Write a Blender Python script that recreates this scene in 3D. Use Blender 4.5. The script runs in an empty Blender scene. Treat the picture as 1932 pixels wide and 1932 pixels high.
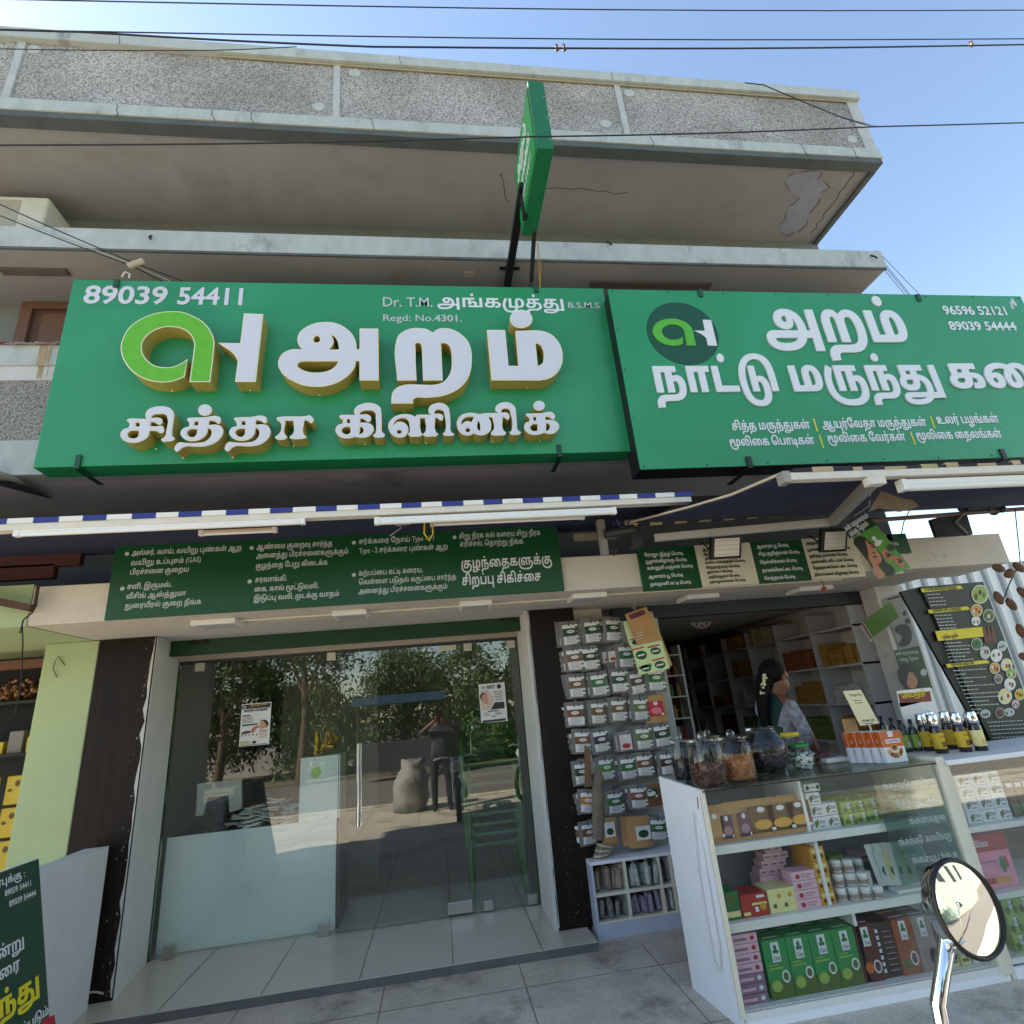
import bpy, bmesh, math, random
from mathutils import Vector, Matrix, geometry

SC = bpy.context.scene
COL = SC.collection
random.seed(7)

# ---------------------------------------------------------------- camera
F_PX, FRAME = 1045.0, 1932.0          # focal length in units of a 1932-unit wide frame
YAW, PITCH, ROLL, CAM_Z = math.radians(8.842), math.radians(19.385), math.radians(-5.405), 1.55
_fw = Vector((math.sin(YAW) * math.cos(PITCH), math.cos(YAW) * math.cos(PITCH), math.sin(PITCH)))
_r0 = Vector((math.cos(YAW), -math.sin(YAW), 0))
_u0 = _r0.cross(_fw)
CR = math.cos(ROLL) * _r0 + math.sin(ROLL) * _u0
CU = -math.sin(ROLL) * _r0 + math.cos(ROLL) * _u0
cam_d = bpy.data.cameras.new('camera')
cam = bpy.data.objects.new('camera', cam_d)
COL.objects.link(cam)
cam.matrix_world = Matrix((
    (CR.x, CU.x, -_fw.x, 0), (CR.y, CU.y, -_fw.y, 0), (CR.z, CU.z, -_fw.z, CAM_Z), (0, 0, 0, 1)))
cam_d.sensor_width = 36
cam_d.lens = F_PX / FRAME * 36
cam_d.clip_start, cam_d.clip_end = 0.05, 800
SC.camera = cam

# ---------------------------------------------------------------- light
SUN_EL, SUN_AZ = math.radians(38), math.radians(-66)      # azimuth measured from +y (behind the building) towards +x
world = bpy.data.worlds.new('World')
SC.world = world
world.use_nodes = True
wn = world.node_tree
bg = wn.nodes['Background']
sky = wn.nodes.new('ShaderNodeTexSky')
sky.sky_type = 'NISHITA'
sky.sun_disc = False
sky.sun_elevation = SUN_EL
sky.sun_rotation = SUN_AZ
sky.air_density = 1.0
sky.dust_density = 0.3
sky.ozone_density = 1.0
wn.links.new(sky.outputs[0], bg.inputs[0])
bg.inputs[1].default_value = 0.11
sun_d = bpy.data.lights.new('sun', 'SUN')
sun_d.energy = 5.0
sun_d.angle = math.radians(0.5)
sun_d.color = (1.0, 0.95, 0.87)
sun = bpy.data.objects.new('sun', sun_d)
COL.objects.link(sun)
_sd = Vector((math.sin(SUN_AZ) * math.cos(SUN_EL), math.cos(SUN_AZ) * math.cos(SUN_EL), math.sin(SUN_EL)))
sun.rotation_euler = _sd.to_track_quat('Z', 'Y').to_euler()
sun.location = (0, 0, 30)
SC.view_settings.view_transform = 'Standard'
SC.view_settings.look = 'None'
SC.view_settings.gamma = 1
SC.view_settings.exposure = 1.85
SC.view_settings.use_white_balance = True
SC.view_settings.white_balance_temperature = 7000
SC.cycles.max_bounces = 8
SC.cycles.transparent_max_bounces = 24
SC.cycles.use_denoising = True

# ---------------------------------------------------------------- placing helpers
def ray(u, v):
    return CR * (u - 966) - CU * (v - 966) + _fw * F_PX
def P(u, v, Y):                        # where the line of sight through frame point (u, v) meets the wall plane y = Y
    d = ray(u, v)
    return Vector((0, 0, CAM_Z)) + d * (Y / d.y)
def G(u, v, z=0.0):                    # the same for a level plane
    d = ray(u, v)
    return Vector((0, 0, CAM_Z)) + d * ((z - CAM_Z) / d.z)
def PX(u, v, X):
    d = ray(u, v)
    return Vector((0, 0, CAM_Z)) + d * (X / d.x)
def REG(x0, y0, w, iw=1932.0):         # a survey crop: its own coordinates to frame coordinates
    k = w / iw
    return lambda x, y: ((x0 + x * k) * FRAME / 2560, (y0 + y * k) * FRAME / 2560)

# ---------------------------------------------------------------- materials
def lin(c):
    return tuple(((x / 255 + 0.055) / 1.055) ** 2.4 if x > 10 else x / 255 / 12.92 for x in c)
MATS = {}
def mat(name, col, rough=0.6, metal=0.0, var=0.0, vs=6.0, bump=0.0, bs=60.0, blot=None, bls=1.5, blt=0.55, stretch=(1, 1, 1),
        spec=0.5, coat=0.0, emit=0.0, trans=0.0, alpha=1.0, sheen=0.0, fine=0.0):
    """col in 0-255 sRGB; var = brightness variation; blot = second colour in large patches; fine = grain"""
    if name in MATS:
        return MATS[name]
    m = bpy.data.materials.new(name)
    m.use_nodes = True
    nt = m.node_tree
    b = nt.nodes['Principled BSDF']
    c = lin(col)
    b.inputs['Roughness'].default_value = rough
    b.inputs['Metallic'].default_value = metal
    b.inputs['Specular IOR Level'].default_value = spec
    b.inputs['Coat Weight'].default_value = coat
    b.inputs['Transmission Weight'].default_value = trans
    b.inputs['Alpha'].default_value = alpha
    base = None
    def rgb(cc):
        n = nt.nodes.new('ShaderNodeRGB'); n.outputs[0].default_value = (*cc, 1); return n.outputs[0]
    tc = mp = None
    if var or bump or blot or fine:
        tc = nt.nodes.new('ShaderNodeTexCoord')
        mp = nt.nodes.new('ShaderNodeMapping'); mp.inputs['Scale'].default_value = stretch
        nt.links.new(tc.outputs['Object'], mp.inputs[0])
    def noise(scale, detail=6, rg=0.6):
        n = nt.nodes.new('ShaderNodeTexNoise')
        n.inputs['Scale'].default_value = scale; n.inputs['Detail'].default_value = detail; n.inputs['Roughness'].default_value = rg
        nt.links.new(mp.outputs[0], n.inputs['Vector'])
        return n.outputs[0]
    def ramp(src, a, bb, ca, cb):
        r = nt.nodes.new('ShaderNodeValToRGB')
        r.color_ramp.elements[0].position = a; r.color_ramp.elements[1].position = bb
        r.color_ramp.elements[0].color = (*ca, 1); r.color_ramp.elements[1].color = (*cb, 1)
        nt.links.new(src, r.inputs[0])
        return r.outputs[0]
    def mix(f, x, y, mode='MIX'):
        n = nt.nodes.new('ShaderNodeMix'); n.data_type = 'RGBA'; n.blend_type = mode
        if isinstance(f, float): n.inputs[0].default_value = f
        else: nt.links.new(f, n.inputs[0])
        nt.links.new(x, n.inputs[6]); nt.links.new(y, n.inputs[7])
        return n.outputs[2]
    base = rgb(c)
    if blot:
        f = ramp(noise(bls, 9, 0.68), blt, blt + 0.14, (0, 0, 0), (1, 1, 1))
        base = mix(f, base, rgb(lin(blot)))
    if var:
        f = ramp(noise(vs, 7, 0.65), 0.28, 0.72, (1 - var,) * 3, (1 + var * 0.6,) * 3)
        base = mix(1.0, base, f, 'MULTIPLY')
    if fine:
        f = ramp(noise(bs * 1.7, 3, 0.6), 0.3, 0.7, (1 - fine,) * 3, (1 + fine * 0.5,) * 3)
        base = mix(1.0, base, f, 'MULTIPLY')
    nt.links.new(base, b.inputs['Base Color'])
    if bump:
        bn = nt.nodes.new('ShaderNodeBump')
        bn.inputs['Strength'].default_value = min(1.0, bump); bn.inputs['Distance'].default_value = 0.01
        nt.links.new(noise(bs, 5, 0.6), bn.inputs['Height'])
        nt.links.new(bn.outputs[0], b.inputs['Normal'])
    if emit:
        b.inputs['Emission Color'].default_value = (*c, 1); b.inputs['Emission Strength'].default_value = emit
    MATS[name] = m
    return m

def pebble(name, lo, hi, scale=70.0):
    m = bpy.data.materials.new(name); m.use_nodes = True; nt = m.node_tree; b = nt.nodes['Principled BSDF']
    tc = nt.nodes.new('ShaderNodeTexCoord')
    vo = nt.nodes.new('ShaderNodeTexVoronoi'); vo.inputs['Scale'].default_value = scale
    ns = nt.nodes.new('ShaderNodeTexNoise'); ns.inputs['Scale'].default_value = scale * 0.9; ns.inputs['Detail'].default_value = 6
    n2 = nt.nodes.new('ShaderNodeTexNoise'); n2.inputs['Scale'].default_value = 1.1; n2.inputs['Detail'].default_value = 7
    for n in (vo, ns, n2): nt.links.new(tc.outputs['Object'], n.inputs['Vector'])
    r = nt.nodes.new('ShaderNodeValToRGB')
    r.color_ramp.elements[0].position = 0.30; r.color_ramp.elements[1].position = 0.62
    r.color_ramp.elements[0].color = (*lin(lo), 1); r.color_ramp.elements[1].color = (*lin(hi), 1)
    nt.links.new(ns.outputs[0], r.inputs[0])
    r2 = nt.nodes.new('ShaderNodeValToRGB')
    r2.color_ramp.elements[0].position = 0.35; r2.color_ramp.elements[1].position = 0.7
    r2.color_ramp.elements[0].color = (0.7, 0.68, 0.66, 1); r2.color_ramp.elements[1].color = (1.1, 1.1, 1.1, 1)
    nt.links.new(n2.outputs[0], r2.inputs[0])
    mx = nt.nodes.new('ShaderNodeMix'); mx.data_type = 'RGBA'; mx.blend_type = 'MULTIPLY'; mx.inputs[0].default_value = 1
    nt.links.new(r.outputs[0], mx.inputs[6]); nt.links.new(r2.outputs[0], mx.inputs[7])
    nt.links.new(mx.outputs[2], b.inputs['Base Color'])
    b.inputs['Roughness'].default_value = 0.95
    bn = nt.nodes.new('ShaderNodeBump'); bn.inputs['Strength'].default_value = 1.0; bn.inputs['Distance'].default_value = 0.02
    nt.links.new(ns.outputs[0], bn.inputs['Height']); nt.links.new(bn.outputs[0], b.inputs['Normal'])
    MATS[name] = m
    return m

def glass_mat(name, tint=(200, 225, 215), refl=0.12, rough=0.0, edge=0.6):
    """thin sheet: clear tint plus a mirror reflection that grows towards grazing angles"""
    m = bpy.data.materials.new(name); m.use_nodes = True; nt = m.node_tree
    nt.nodes.remove(nt.nodes['Principled BSDF'])
    out = nt.nodes['Material Output']
    t = nt.nodes.new('ShaderNodeBsdfTransparent'); t.inputs[0].default_value = (*lin(tint), 1)
    g = nt.nodes.new('ShaderNodeBsdfGlossy'); g.inputs['Roughness'].default_value = rough; g.inputs[0].default_value = (1, 1, 1, 1)
    lw = nt.nodes.new('ShaderNodeLayerWeight'); lw.inputs[0].default_value = 0.35
    ma = nt.nodes.new('ShaderNodeMath'); ma.operation = 'MULTIPLY_ADD'; ma.use_clamp = True
    nt.links.new(lw.outputs['Fresnel'], ma.inputs[0]); ma.inputs[1].default_value = edge; ma.inputs[2].default_value = refl
    mx = nt.nodes.new('ShaderNodeMixShader')
    nt.links.new(ma.outputs[0], mx.inputs[0]); nt.links.new(t.outputs[0], mx.inputs[1]); nt.links.new(g.outputs[0], mx.inputs[2])
    nt.links.new(mx.outputs[0], out.inputs[0])
    MATS[name] = m
    return m

# ---------------------------------------------------------------- meshes
WORLD = {}                              # world position of each thing's own origin (parts are built in world space)
class MB:
    def __init__(s):
        s.v, s.f, s.m, s.s = [], [], [], []
    def add(s, vs, fs, mi=0, sm=False, M=None):
        o = len(s.v)
        s.v += [tuple(M @ Vector(p)) if M else tuple(p) for p in vs]
        s.f += [tuple(i + o for i in f) for f in fs]
        s.m += [mi] * len(fs); s.s += [sm] * len(fs)
        return s
    def box(s, a, b, mi=0, M=None):
        x0, x1 = sorted((a[0], b[0])); y0, y1 = sorted((a[1], b[1])); z0, z1 = sorted((a[2], b[2]))
        vs = [(x, y, z) for z in (z0, z1) for y in (y0, y1) for x in (x0, x1)]
        return s.add(vs, [(0, 2, 3, 1), (4, 5, 7, 6), (0, 1, 5, 4), (2, 6, 7, 3), (0, 4, 6, 2), (1, 3, 7, 5)], mi, False, M)
    def quad(s, a, b, c, d, mi=0):
        return s.add([a, b, c, d], [(0, 1, 2, 3)], mi)
    def prism(s, pts, vec, mi=0, side=None):
        """planar outline pushed along vec; the front cap is the outline itself"""
        n = len(pts); vec = Vector(vec)
        vs = [Vector(p) for p in pts] + [Vector(p) + vec for p in pts]
        s.add(vs, [tuple(range(n)), tuple(range(2 * n - 1, n - 1, -1))], mi)
        s.add(vs, [(i, i + n, (i + 1) % n + n, (i + 1) % n) for i in range(n)], mi if side is None else side)
        return s
    def tube(s, pts, r, n=8, mi=0, cap=True, sm=True):
        pts = [Vector(p) for p in pts]
        rs = r if isinstance(r, (list, tuple)) else [r] * len(pts)
        t = (pts[1] - pts[0]).normalized()
        a = t.orthogonal().normalized()
        vs, fs = [], []
        for i, p in enumerate(pts):
            t2 = ((pts[min(i + 1, len(pts) - 1)] - pts[max(i - 1, 0)])).normalized()
            q = t.rotation_difference(t2); a = (q @ a); a = (a - t2 * a.dot(t2)).normalized(); t = t2
            bb = t.cross(a)
            for k in range(n):
                w = 2 * math.pi * k / n
                vs.append(p + (a * math.cos(w) + bb * math.sin(w)) * rs[i])
        for i in range(len(pts) - 1):
            for k in range(n):
                fs.append((i * n + k, i * n + (k + 1) % n, (i + 1) * n + (k + 1) % n, (i + 1) * n + k))
        s.add(vs, fs, mi, sm)
        if cap:
            s.add(vs[:n], [tuple(range(n - 1, -1, -1))], mi); s.add(vs[-n:], [tuple(range(n))], mi)
        return s
    def lathe(s, prof, c=(0, 0, 0), n=20, mi=0, M=None, sm=True):
        vs, fs = [], []
        for r, z in prof:
            for k in range(n):
                w = 2 * math.pi * k / n
                vs.append((c[0] + r * math.cos(w), c[1] + r * math.sin(w), c[2] + z))
        for i in range(len(prof) - 1):
            for k in range(n):
                fs.append((i * n + k, i * n + (k + 1) % n, (i + 1) * n + (k + 1) % n, (i + 1) * n + k))
        return s.add(vs, fs, mi, sm, M)
    def ball(s, c, r, n=12, mi=0, M=None):
        r = r if isinstance(r, (list, tuple)) else (r, r, r)
        vs, fs = [], []
        h = n // 2
        for i in range(h + 1):
            a = math.pi * i / h
            for k in range(n):
                w = 2 * math.pi * k / n
                vs.append((c[0] + r[0] * math.sin(a) * math.cos(w), c[1] + r[1] * math.sin(a) * math.sin(w), c[2] + r[2] * math.cos(a)))
        for i in range(h):
            for k in range(n):
                fs.append((i * n + k, (i + 1) * n + k, (i + 1) * n + (k + 1) % n, i * n + (k + 1) % n))
        return s.add(vs, fs, mi, True, M)
    def disc(s, c, rx, rz, ux=(1, 0, 0), uz=(0, 0, 1), n=20, mi=0):
        c = Vector(c); ux = Vector(ux); uz = Vector(uz)
        s.add([c + ux * (rx * math.cos(2 * math.pi * k / n)) + uz * (rz * math.sin(2 * math.pi * k / n)) for k in range(n)], [tuple(range(n))], mi)
        return s
    def build(s, name, mats, parent=None, bevel=0.0, local=False, seg=2):
        if not isinstance(mats, (list, tuple)): mats = [mats]
        if parent is not None:
            off = Vector((0, 0, 0)) if local else WORLD[parent.name]
        else:
            xs = list(zip(*s.v)); off = Vector(((min(xs[0]) + max(xs[0])) / 2, (min(xs[1]) + max(xs[1])) / 2, min(xs[2])))
            if local: off = Vector((0, 0, 0))
        me = bpy.data.meshes.new(name)
        me.from_pydata([tuple(Vector(p) - off) for p in s.v], [], s.f)
        for m in mats: me.materials.append(m)
        me.polygons.foreach_set('material_index', s.m)
        me.polygons.foreach_set('use_smooth', s.s)
        me.update()
        o = bpy.data.objects.new(name, me)
        COL.objects.link(o)
        if parent is not None:
            o.parent = parent; WORLD[o.name] = off
        else:
            o.location = off; WORLD[o.name] = off
        if bevel:
            bm = o.modifiers.new('edge', 'BEVEL'); bm.width = bevel; bm.segments = seg; bm.limit_method = 'ANGLE'; bm.angle_limit = 0.7
        return o
def tag(o, label=None, cat=None, group=None, kind=None):
    if label: o['label'] = label
    if cat: o['category'] = cat
    if group: o['group'] = group
    if kind: o['kind'] = kind
    return o
def thing(name, label, cat, loc=(0, 0, 0), group=None):
    o = bpy.data.objects.new(name, None); COL.objects.link(o)
    o.location = loc; o.empty_display_size = 0.1; WORLD[o.name] = Vector(loc)
    return tag(o, label, cat, group)
def copy_tree(o, parent=None):
    c = o.copy(); COL.objects.link(c); c.parent = parent
    for ch in list(o.children): copy_tree(ch, c)
    return c
ORD = ['first', 'second', 'third', 'fourth', 'fifth', 'sixth', 'seventh', 'eighth', 'ninth', 'tenth', 'eleventh', 'twelfth']

# ---------------------------------------------------------------- lettering
GLYPHS={
'அ':'133;38,-15 ~-11,0 ~-16,5 ~-8,10 0,7 ~0,3 ~2,6 ~5,3 ~4,1 ~6,1 5,0 85,0 0,-11 -84,0 ~-2,0 ~-2,-1 ~-2,0 ~-2,-2 ~0,-6 ~11,-5 11,0 2,0 ~11,0 ~15,5 ~10,9 2,5 0,3 ~1,3 ~0,4 0,2 ~0,6 ~-3,11 ~-8,7 -7,1 ~-1,0 ~-2,0 ~-5,0 ~-5,-1 ~-3,-4 ~0,-7 ~3,-4 ~7,0 ~4,4 ~0,9 ~-4,7 -2,3 11,2 ~2,-2 ~3,-5 ~3,-6 ~0,-8 ~-3,-7 ~-5,-5 ~-7,-3 ~-12,0 ~-9,4 ~-6,8 ~0,13 ~7,9 ~12,4 ~17,0 ~15,-6 ~9,-10 ~5,-13 0,-7 ~0,-2 ~-1,-5 0,-2 0,-4 ~-4,-9 ~-15,-13 ~-22,-7 -15,0|109,-17 0,79 16,0 0,-79',
'ஆ':'158;38,-15 ~-11,0 ~-16,5 ~-8,10 0,7 ~0,3 ~2,6 ~5,3 ~4,1 ~6,1 5,0 85,0 0,-11 -84,0 ~-2,0 ~-2,-1 ~-2,0 ~-2,-2 ~0,-6 ~11,-5 11,0 2,0 ~11,0 ~15,5 ~10,9 2,5 0,3 ~1,3 ~0,4 0,2 ~0,6 ~-3,11 ~-8,7 -7,1 ~-1,0 ~-2,0 ~-5,0 ~-5,-1 ~-3,-4 ~0,-7 ~3,-4 ~7,0 ~4,4 ~0,9 ~-4,7 -2,3 11,2 ~2,-2 ~3,-5 ~3,-6 ~0,-8 ~-3,-7 ~-5,-5 ~-7,-3 ~-12,0 ~-9,4 ~-6,8 ~0,13 ~7,9 ~12,4 ~17,0 ~15,-6 ~9,-10 ~5,-13 0,-7 ~0,-2 ~-1,-5 0,-2 0,-4 ~-4,-9 ~-15,-13 ~-22,-7 -15,0|109,-35 ~-16,0 ~-17,10 0,9 ~0,3 ~4,6 ~8,4 ~8,0 ~6,-1 3,-1 -2,-10 ~-2,1 ~-3,0 ~-5,0 ~-2,-2 ~0,-3 ~3,-3 ~9,-2 8,0 1,0 ~9,0 ~14,4 ~7,8 ~0,9 ~-4,5 ~-8,0 ~-6,-3 -2,-1 0,11 ~2,1 ~8,3 ~10,0 ~10,-4 ~6,-9 ~0,-15 ~-11,-13 ~-21,-7 -15,0|109,-14 0,76 16,0 0,-76',
'இ':'134;31,-35 ~-9,0 ~-12,5 ~-7,9 ~0,15 ~10,13 ~15,8 ~18,3 10,0 ~8,0 ~16,-2 ~13,-5 ~10,-8 ~6,-10 0,-7 ~0,-10 ~-14,-11 -14,0 ~-9,0 ~-16,4 ~-14,8 ~-11,9 ~-8,10 -4,6 ~-6,10 ~-5,18 ~0,21 ~7,19 ~15,15 ~23,9 ~31,0 ~21,-8 ~13,-13 ~5,-12 ~3,-16 0,-10 0,-35 -16,0 0,28 ~0,12 ~-2,16 ~-5,11 ~-10,10 ~-15,5 ~-19,0 ~-17,-6 ~-12,-10 ~-7,-16 0,-10 ~0,-6 ~2,-10 ~3,-10 ~7,-12 ~9,-11 ~12,-9 ~11,-4 ~9,-2 5,0 ~7,0 ~7,6 ~0,10 ~-6,8 ~-11,5 ~-15,2 -6,0 ~-10,0 ~-15,-3 ~-10,-6 ~-4,-6 ~0,-10 ~6,-6 8,0 ~4,0 ~9,1 3,2 ~7,2 ~12,9 ~9,12 2,8 ~2,4 ~1,9 ~0,10 ~-3,10 ~-6,8 -5,1 -2,0 ~-2,0 ~-2,0 ~-4,0 ~-6,-1 ~-3,-4 ~0,-7 ~4,-4 ~6,0 ~4,4 ~0,9 ~-3,7 -3,3 13,-3 ~1,-1 ~3,-4 ~2,-5 ~0,-7 ~-4,-9 ~-9,-5 ~-13,0 ~-9,4 ~-6,8 ~0,13 ~7,9 ~12,4 7,0 ~12,0 ~16,-9 ~8,-16 0,-10 ~0,-7 ~-2,-11 ~-5,-12 ~-8,-12 ~-10,-10 ~-14,-7 ~-17,-4',
'உ':'120;35,63 ~13,0 ~17,-6 ~8,-11 ~0,-12 ~-6,-9 ~-10,-6 ~-12,-2 -7,-1 -13,-1 ~-3,0 ~-2,-1 ~0,-2 ~2,-1 2,0 94,0 0,-11 -94,0 ~-7,0 ~-8,3 ~-4,6 ~0,6 ~4,6 ~8,4 6,0 10,1 ~10,1 ~11,4 ~3,5 ~0,8 ~-5,5 ~-10,3 -5,0 -2,0 ~-2,0 ~-3,0 ~-5,0 ~-6,-3 ~0,-7 ~5,-3 ~6,0 ~4,3 ~0,8 ~-4,8 -3,2 12,0 ~2,-1 ~4,-4 ~2,-6 0,-5 ~0,-7 ~-11,-9 -10,0 ~-6,0 ~-9,3 ~-6,8 ~0,12 ~7,8 ~14,4',
'எ':'96;30,-1 ~-7,0 ~-12,6 ~-6,12 ~0,19 ~7,14 7,5 ~4,2 ~10,3 ~13,2 10,0 3,0 0,-12 -10,0 ~-5,0 ~-8,-1 ~-5,-2 ~-7,-5 ~-5,-10 ~0,-13 ~3,-6 ~4,-3 ~6,0 ~3,2 ~2,4 ~0,6 ~-4,5 ~-9,0 ~-7,-5 -3,-3 -2,10 ~4,4 ~10,5 ~16,0 ~10,-10 0,-9 ~0,-6 ~-5,-9 ~-10,-5|62,0 0,50 -5,0 0,12 37,0 0,-12 -16,0 0,-50',
'ஓ':'123;95,5 ~-6,0 ~-10,4 ~-4,8 0,5 ~0,2 ~0,4 1,2 2,0 ~-5,-3 ~-4,-8 ~0,-9 ~3,-6 ~6,-4 ~5,-2 ~7,0 6,0 12,0 0,-12 -14,0 ~-6,0 ~-7,1 -3,1 ~-8,2 ~-10,8 ~-5,10 ~0,12 ~5,11 ~9,8 7,2 14,-5 ~-1,-2 ~-2,-6 ~0,-6 ~4,-6 ~8,0 ~3,3 ~1,5 0,3 ~0,7 ~-10,11 ~-19,6 ~-23,0 ~-18,-3 ~-12,-6 -2,-5 -1,-3 ~0,-1 ~0,-3 ~0,-5 ~2,-5 ~5,-3 ~7,0 ~4,4 ~0,8 ~-4,4 ~-7,0 ~-6,-3 -3,-3 1,10 ~2,2 ~7,4 ~11,0 ~8,-4 ~5,-8 ~0,-13 ~-6,-8 ~-10,-4 ~-13,0 ~-11,6 ~-6,10 ~0,14 ~5,10 ~10,9 ~15,6 ~17,2 9,0 ~13,0 ~25,-5 9,-7 ~5,-4 ~6,-12 0,-8 ~0,-4 ~-2,-7 ~-5,-7 ~-9,-4|37,2 ~7,0 ~10,-5 ~4,-7 ~0,-9 ~-3,-7 -1,-1 -13,2 ~2,1 ~1,5 ~0,5 ~-1,3 ~-4,2 ~-4,0 ~-4,-2 ~-1,-3 ~0,-5 ~3,-3 ~4,-2 ~5,0 1,0 9,0 ~4,0 ~6,2 ~5,5 3,4 ~1,1 ~2,3 1,2 15,-3 ~-2,-2 ~-2,-3 -1,-1 ~-3,-6 ~-9,-9 ~-13,-4 -10,0 -1,0 ~-9,0 ~-11,2 ~-7,5 ~-5,7 ~0,10 ~5,8 ~9,5',
'க':'100;32,-1 ~-8,0 ~-12,4 ~-7,9 ~0,12 ~7,9 ~15,5 13,0 23,0 ~7,0 ~9,-1 ~6,-3 ~7,-4 ~3,-8 0,-4 ~0,-9 ~-11,-10 -10,0 ~-3,0 ~-7,0 -2,1 2,11 ~2,0 ~3,-1 2,0 ~4,0 ~5,4 ~0,7 ~-3,4 ~-5,2 ~-7,0 -3,0 -24,0 ~-4,0 ~-7,-1 ~-5,-2 ~-2,-3 ~0,-7 ~7,-4 ~10,0 ~7,3 ~3,7 0,6 0,24 -17,0 0,-17 -14,-2 0,31 67,0 0,-12 -21,0 0,-24 ~0,-7 ~-3,-9 ~-6,-8 ~-13,-3',
'கு':'128;61,-1 ~-8,0 ~-13,4 ~-7,9 ~0,12 ~7,9 ~16,5 13,0 15,0 ~11,0 ~15,-5 ~10,-10 ~4,-11 0,-6 ~0,-10 ~-6,-13 ~-11,-10 ~-14,-6 ~-16,-2 -9,0 -2,0 ~-14,0 ~-20,6 ~-14,10 ~-8,13 ~-4,14 0,7 0,3 ~0,9 ~4,16 ~7,14 4,6 12,-8 ~-3,-5 ~-6,-12 ~-3,-13 0,-6 0,-3 ~0,-8 ~5,-14 ~11,-11 ~17,-6 12,0 1,0 ~9,0 ~15,3 ~11,7 ~6,11 ~0,15 ~-7,10 ~-12,4 -7,0 -15,0 ~-4,0 ~-7,-1 ~-5,-2 ~-2,-3 ~0,-7 ~7,-4 ~10,0 ~6,3 ~4,7 0,6 0,24 -17,0 0,-19 -14,-2 0,33 67,0 0,-12 -21,0 0,-24 ~0,-7 ~-3,-9 ~-7,-8 ~-12,-3',
'க்':'100;32,-1 ~-8,0 ~-12,4 ~-7,9 ~0,12 ~7,9 ~15,5 13,0 23,0 ~7,0 ~9,-1 ~6,-3 ~7,-4 ~3,-8 0,-4 ~0,-9 ~-11,-10 -10,0 ~-3,0 ~-7,0 -2,1 2,11 ~2,0 ~3,-1 2,0 ~4,0 ~5,4 ~0,7 ~-3,4 ~-5,2 ~-7,0 -3,0 -24,0 ~-4,0 ~-7,-1 ~-5,-2 ~-2,-3 ~0,-7 ~7,-4 ~10,0 ~7,3 ~3,7 0,6 0,24 -17,0 0,-17 -14,-2 0,31 67,0 0,-12 -21,0 0,-24 ~0,-7 ~-3,-9 ~-6,-8 ~-13,-3|52,73 ~-4,0 ~-5,5 ~0,8 ~5,5 ~8,0 ~5,-5 ~0,-8 ~-5,-5',
'ங்':'129;9,0 0,62 70,0 0,-12 -22,0 0,-14 ~3,2 ~7,2 ~11,0 ~9,-5 ~3,-8 ~0,-8 ~-2,-5 -1,-3 28,0 0,-11 -74,0 0,11 30,0 ~2,2 ~2,4 ~0,8 ~-5,3 ~-6,0 ~-5,-2 -2,-1 0,-8 -16,0 0,33 -16,0 0,-50|96,0 -4,11 12,0 0,51 16,0 0,-62|65,73 ~-4,0 ~-5,5 ~0,8 ~5,5 ~7,0 ~5,-5 ~0,-8 ~-5,-5',
'ச':'88;32,-1 ~-8,0 ~-12,4 ~-7,9 ~0,12 ~7,9 ~15,5 13,0 43,0 0,-11 -45,0 ~-4,0 ~-7,-1 ~-5,-2 ~-2,-3 ~0,-7 ~7,-4 ~10,0 ~7,3 ~3,7 0,6 0,24 -17,0 0,-17 -14,-2 0,31 67,0 0,-12 -21,0 0,-24 ~0,-7 ~-3,-9 ~-6,-8 ~-13,-3',
'சு':'104;32,-1 ~-8,0 ~-12,4 ~-7,9 ~0,12 ~7,9 ~15,5 13,0 62,0 0,-11 -64,0 ~-4,0 ~-7,-1 ~-5,-2 ~-2,-3 ~0,-7 ~7,-4 ~10,0 ~7,3 ~3,7 0,6 0,24 -17,0 0,-17 -14,-2 0,31 67,0 0,-12 -21,0 0,-24 ~0,-7 ~-3,-9 ~-6,-8 ~-13,-3|74,0 0,30 15,-1 0,-29',
'ச்':'88;32,-1 ~-8,0 ~-12,4 ~-7,9 ~0,12 ~7,9 ~15,5 13,0 43,0 0,-11 -45,0 ~-4,0 ~-7,-1 ~-5,-2 ~-2,-3 ~0,-7 ~7,-4 ~10,0 ~7,3 ~3,7 0,6 0,24 -17,0 0,-17 -14,-2 0,31 67,0 0,-12 -21,0 0,-24 ~0,-7 ~-3,-9 ~-6,-8 ~-13,-3|52,73 ~-4,0 ~-5,5 ~0,8 ~5,5 ~8,0 ~5,-5 ~0,-8 ~-5,-5',
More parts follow.
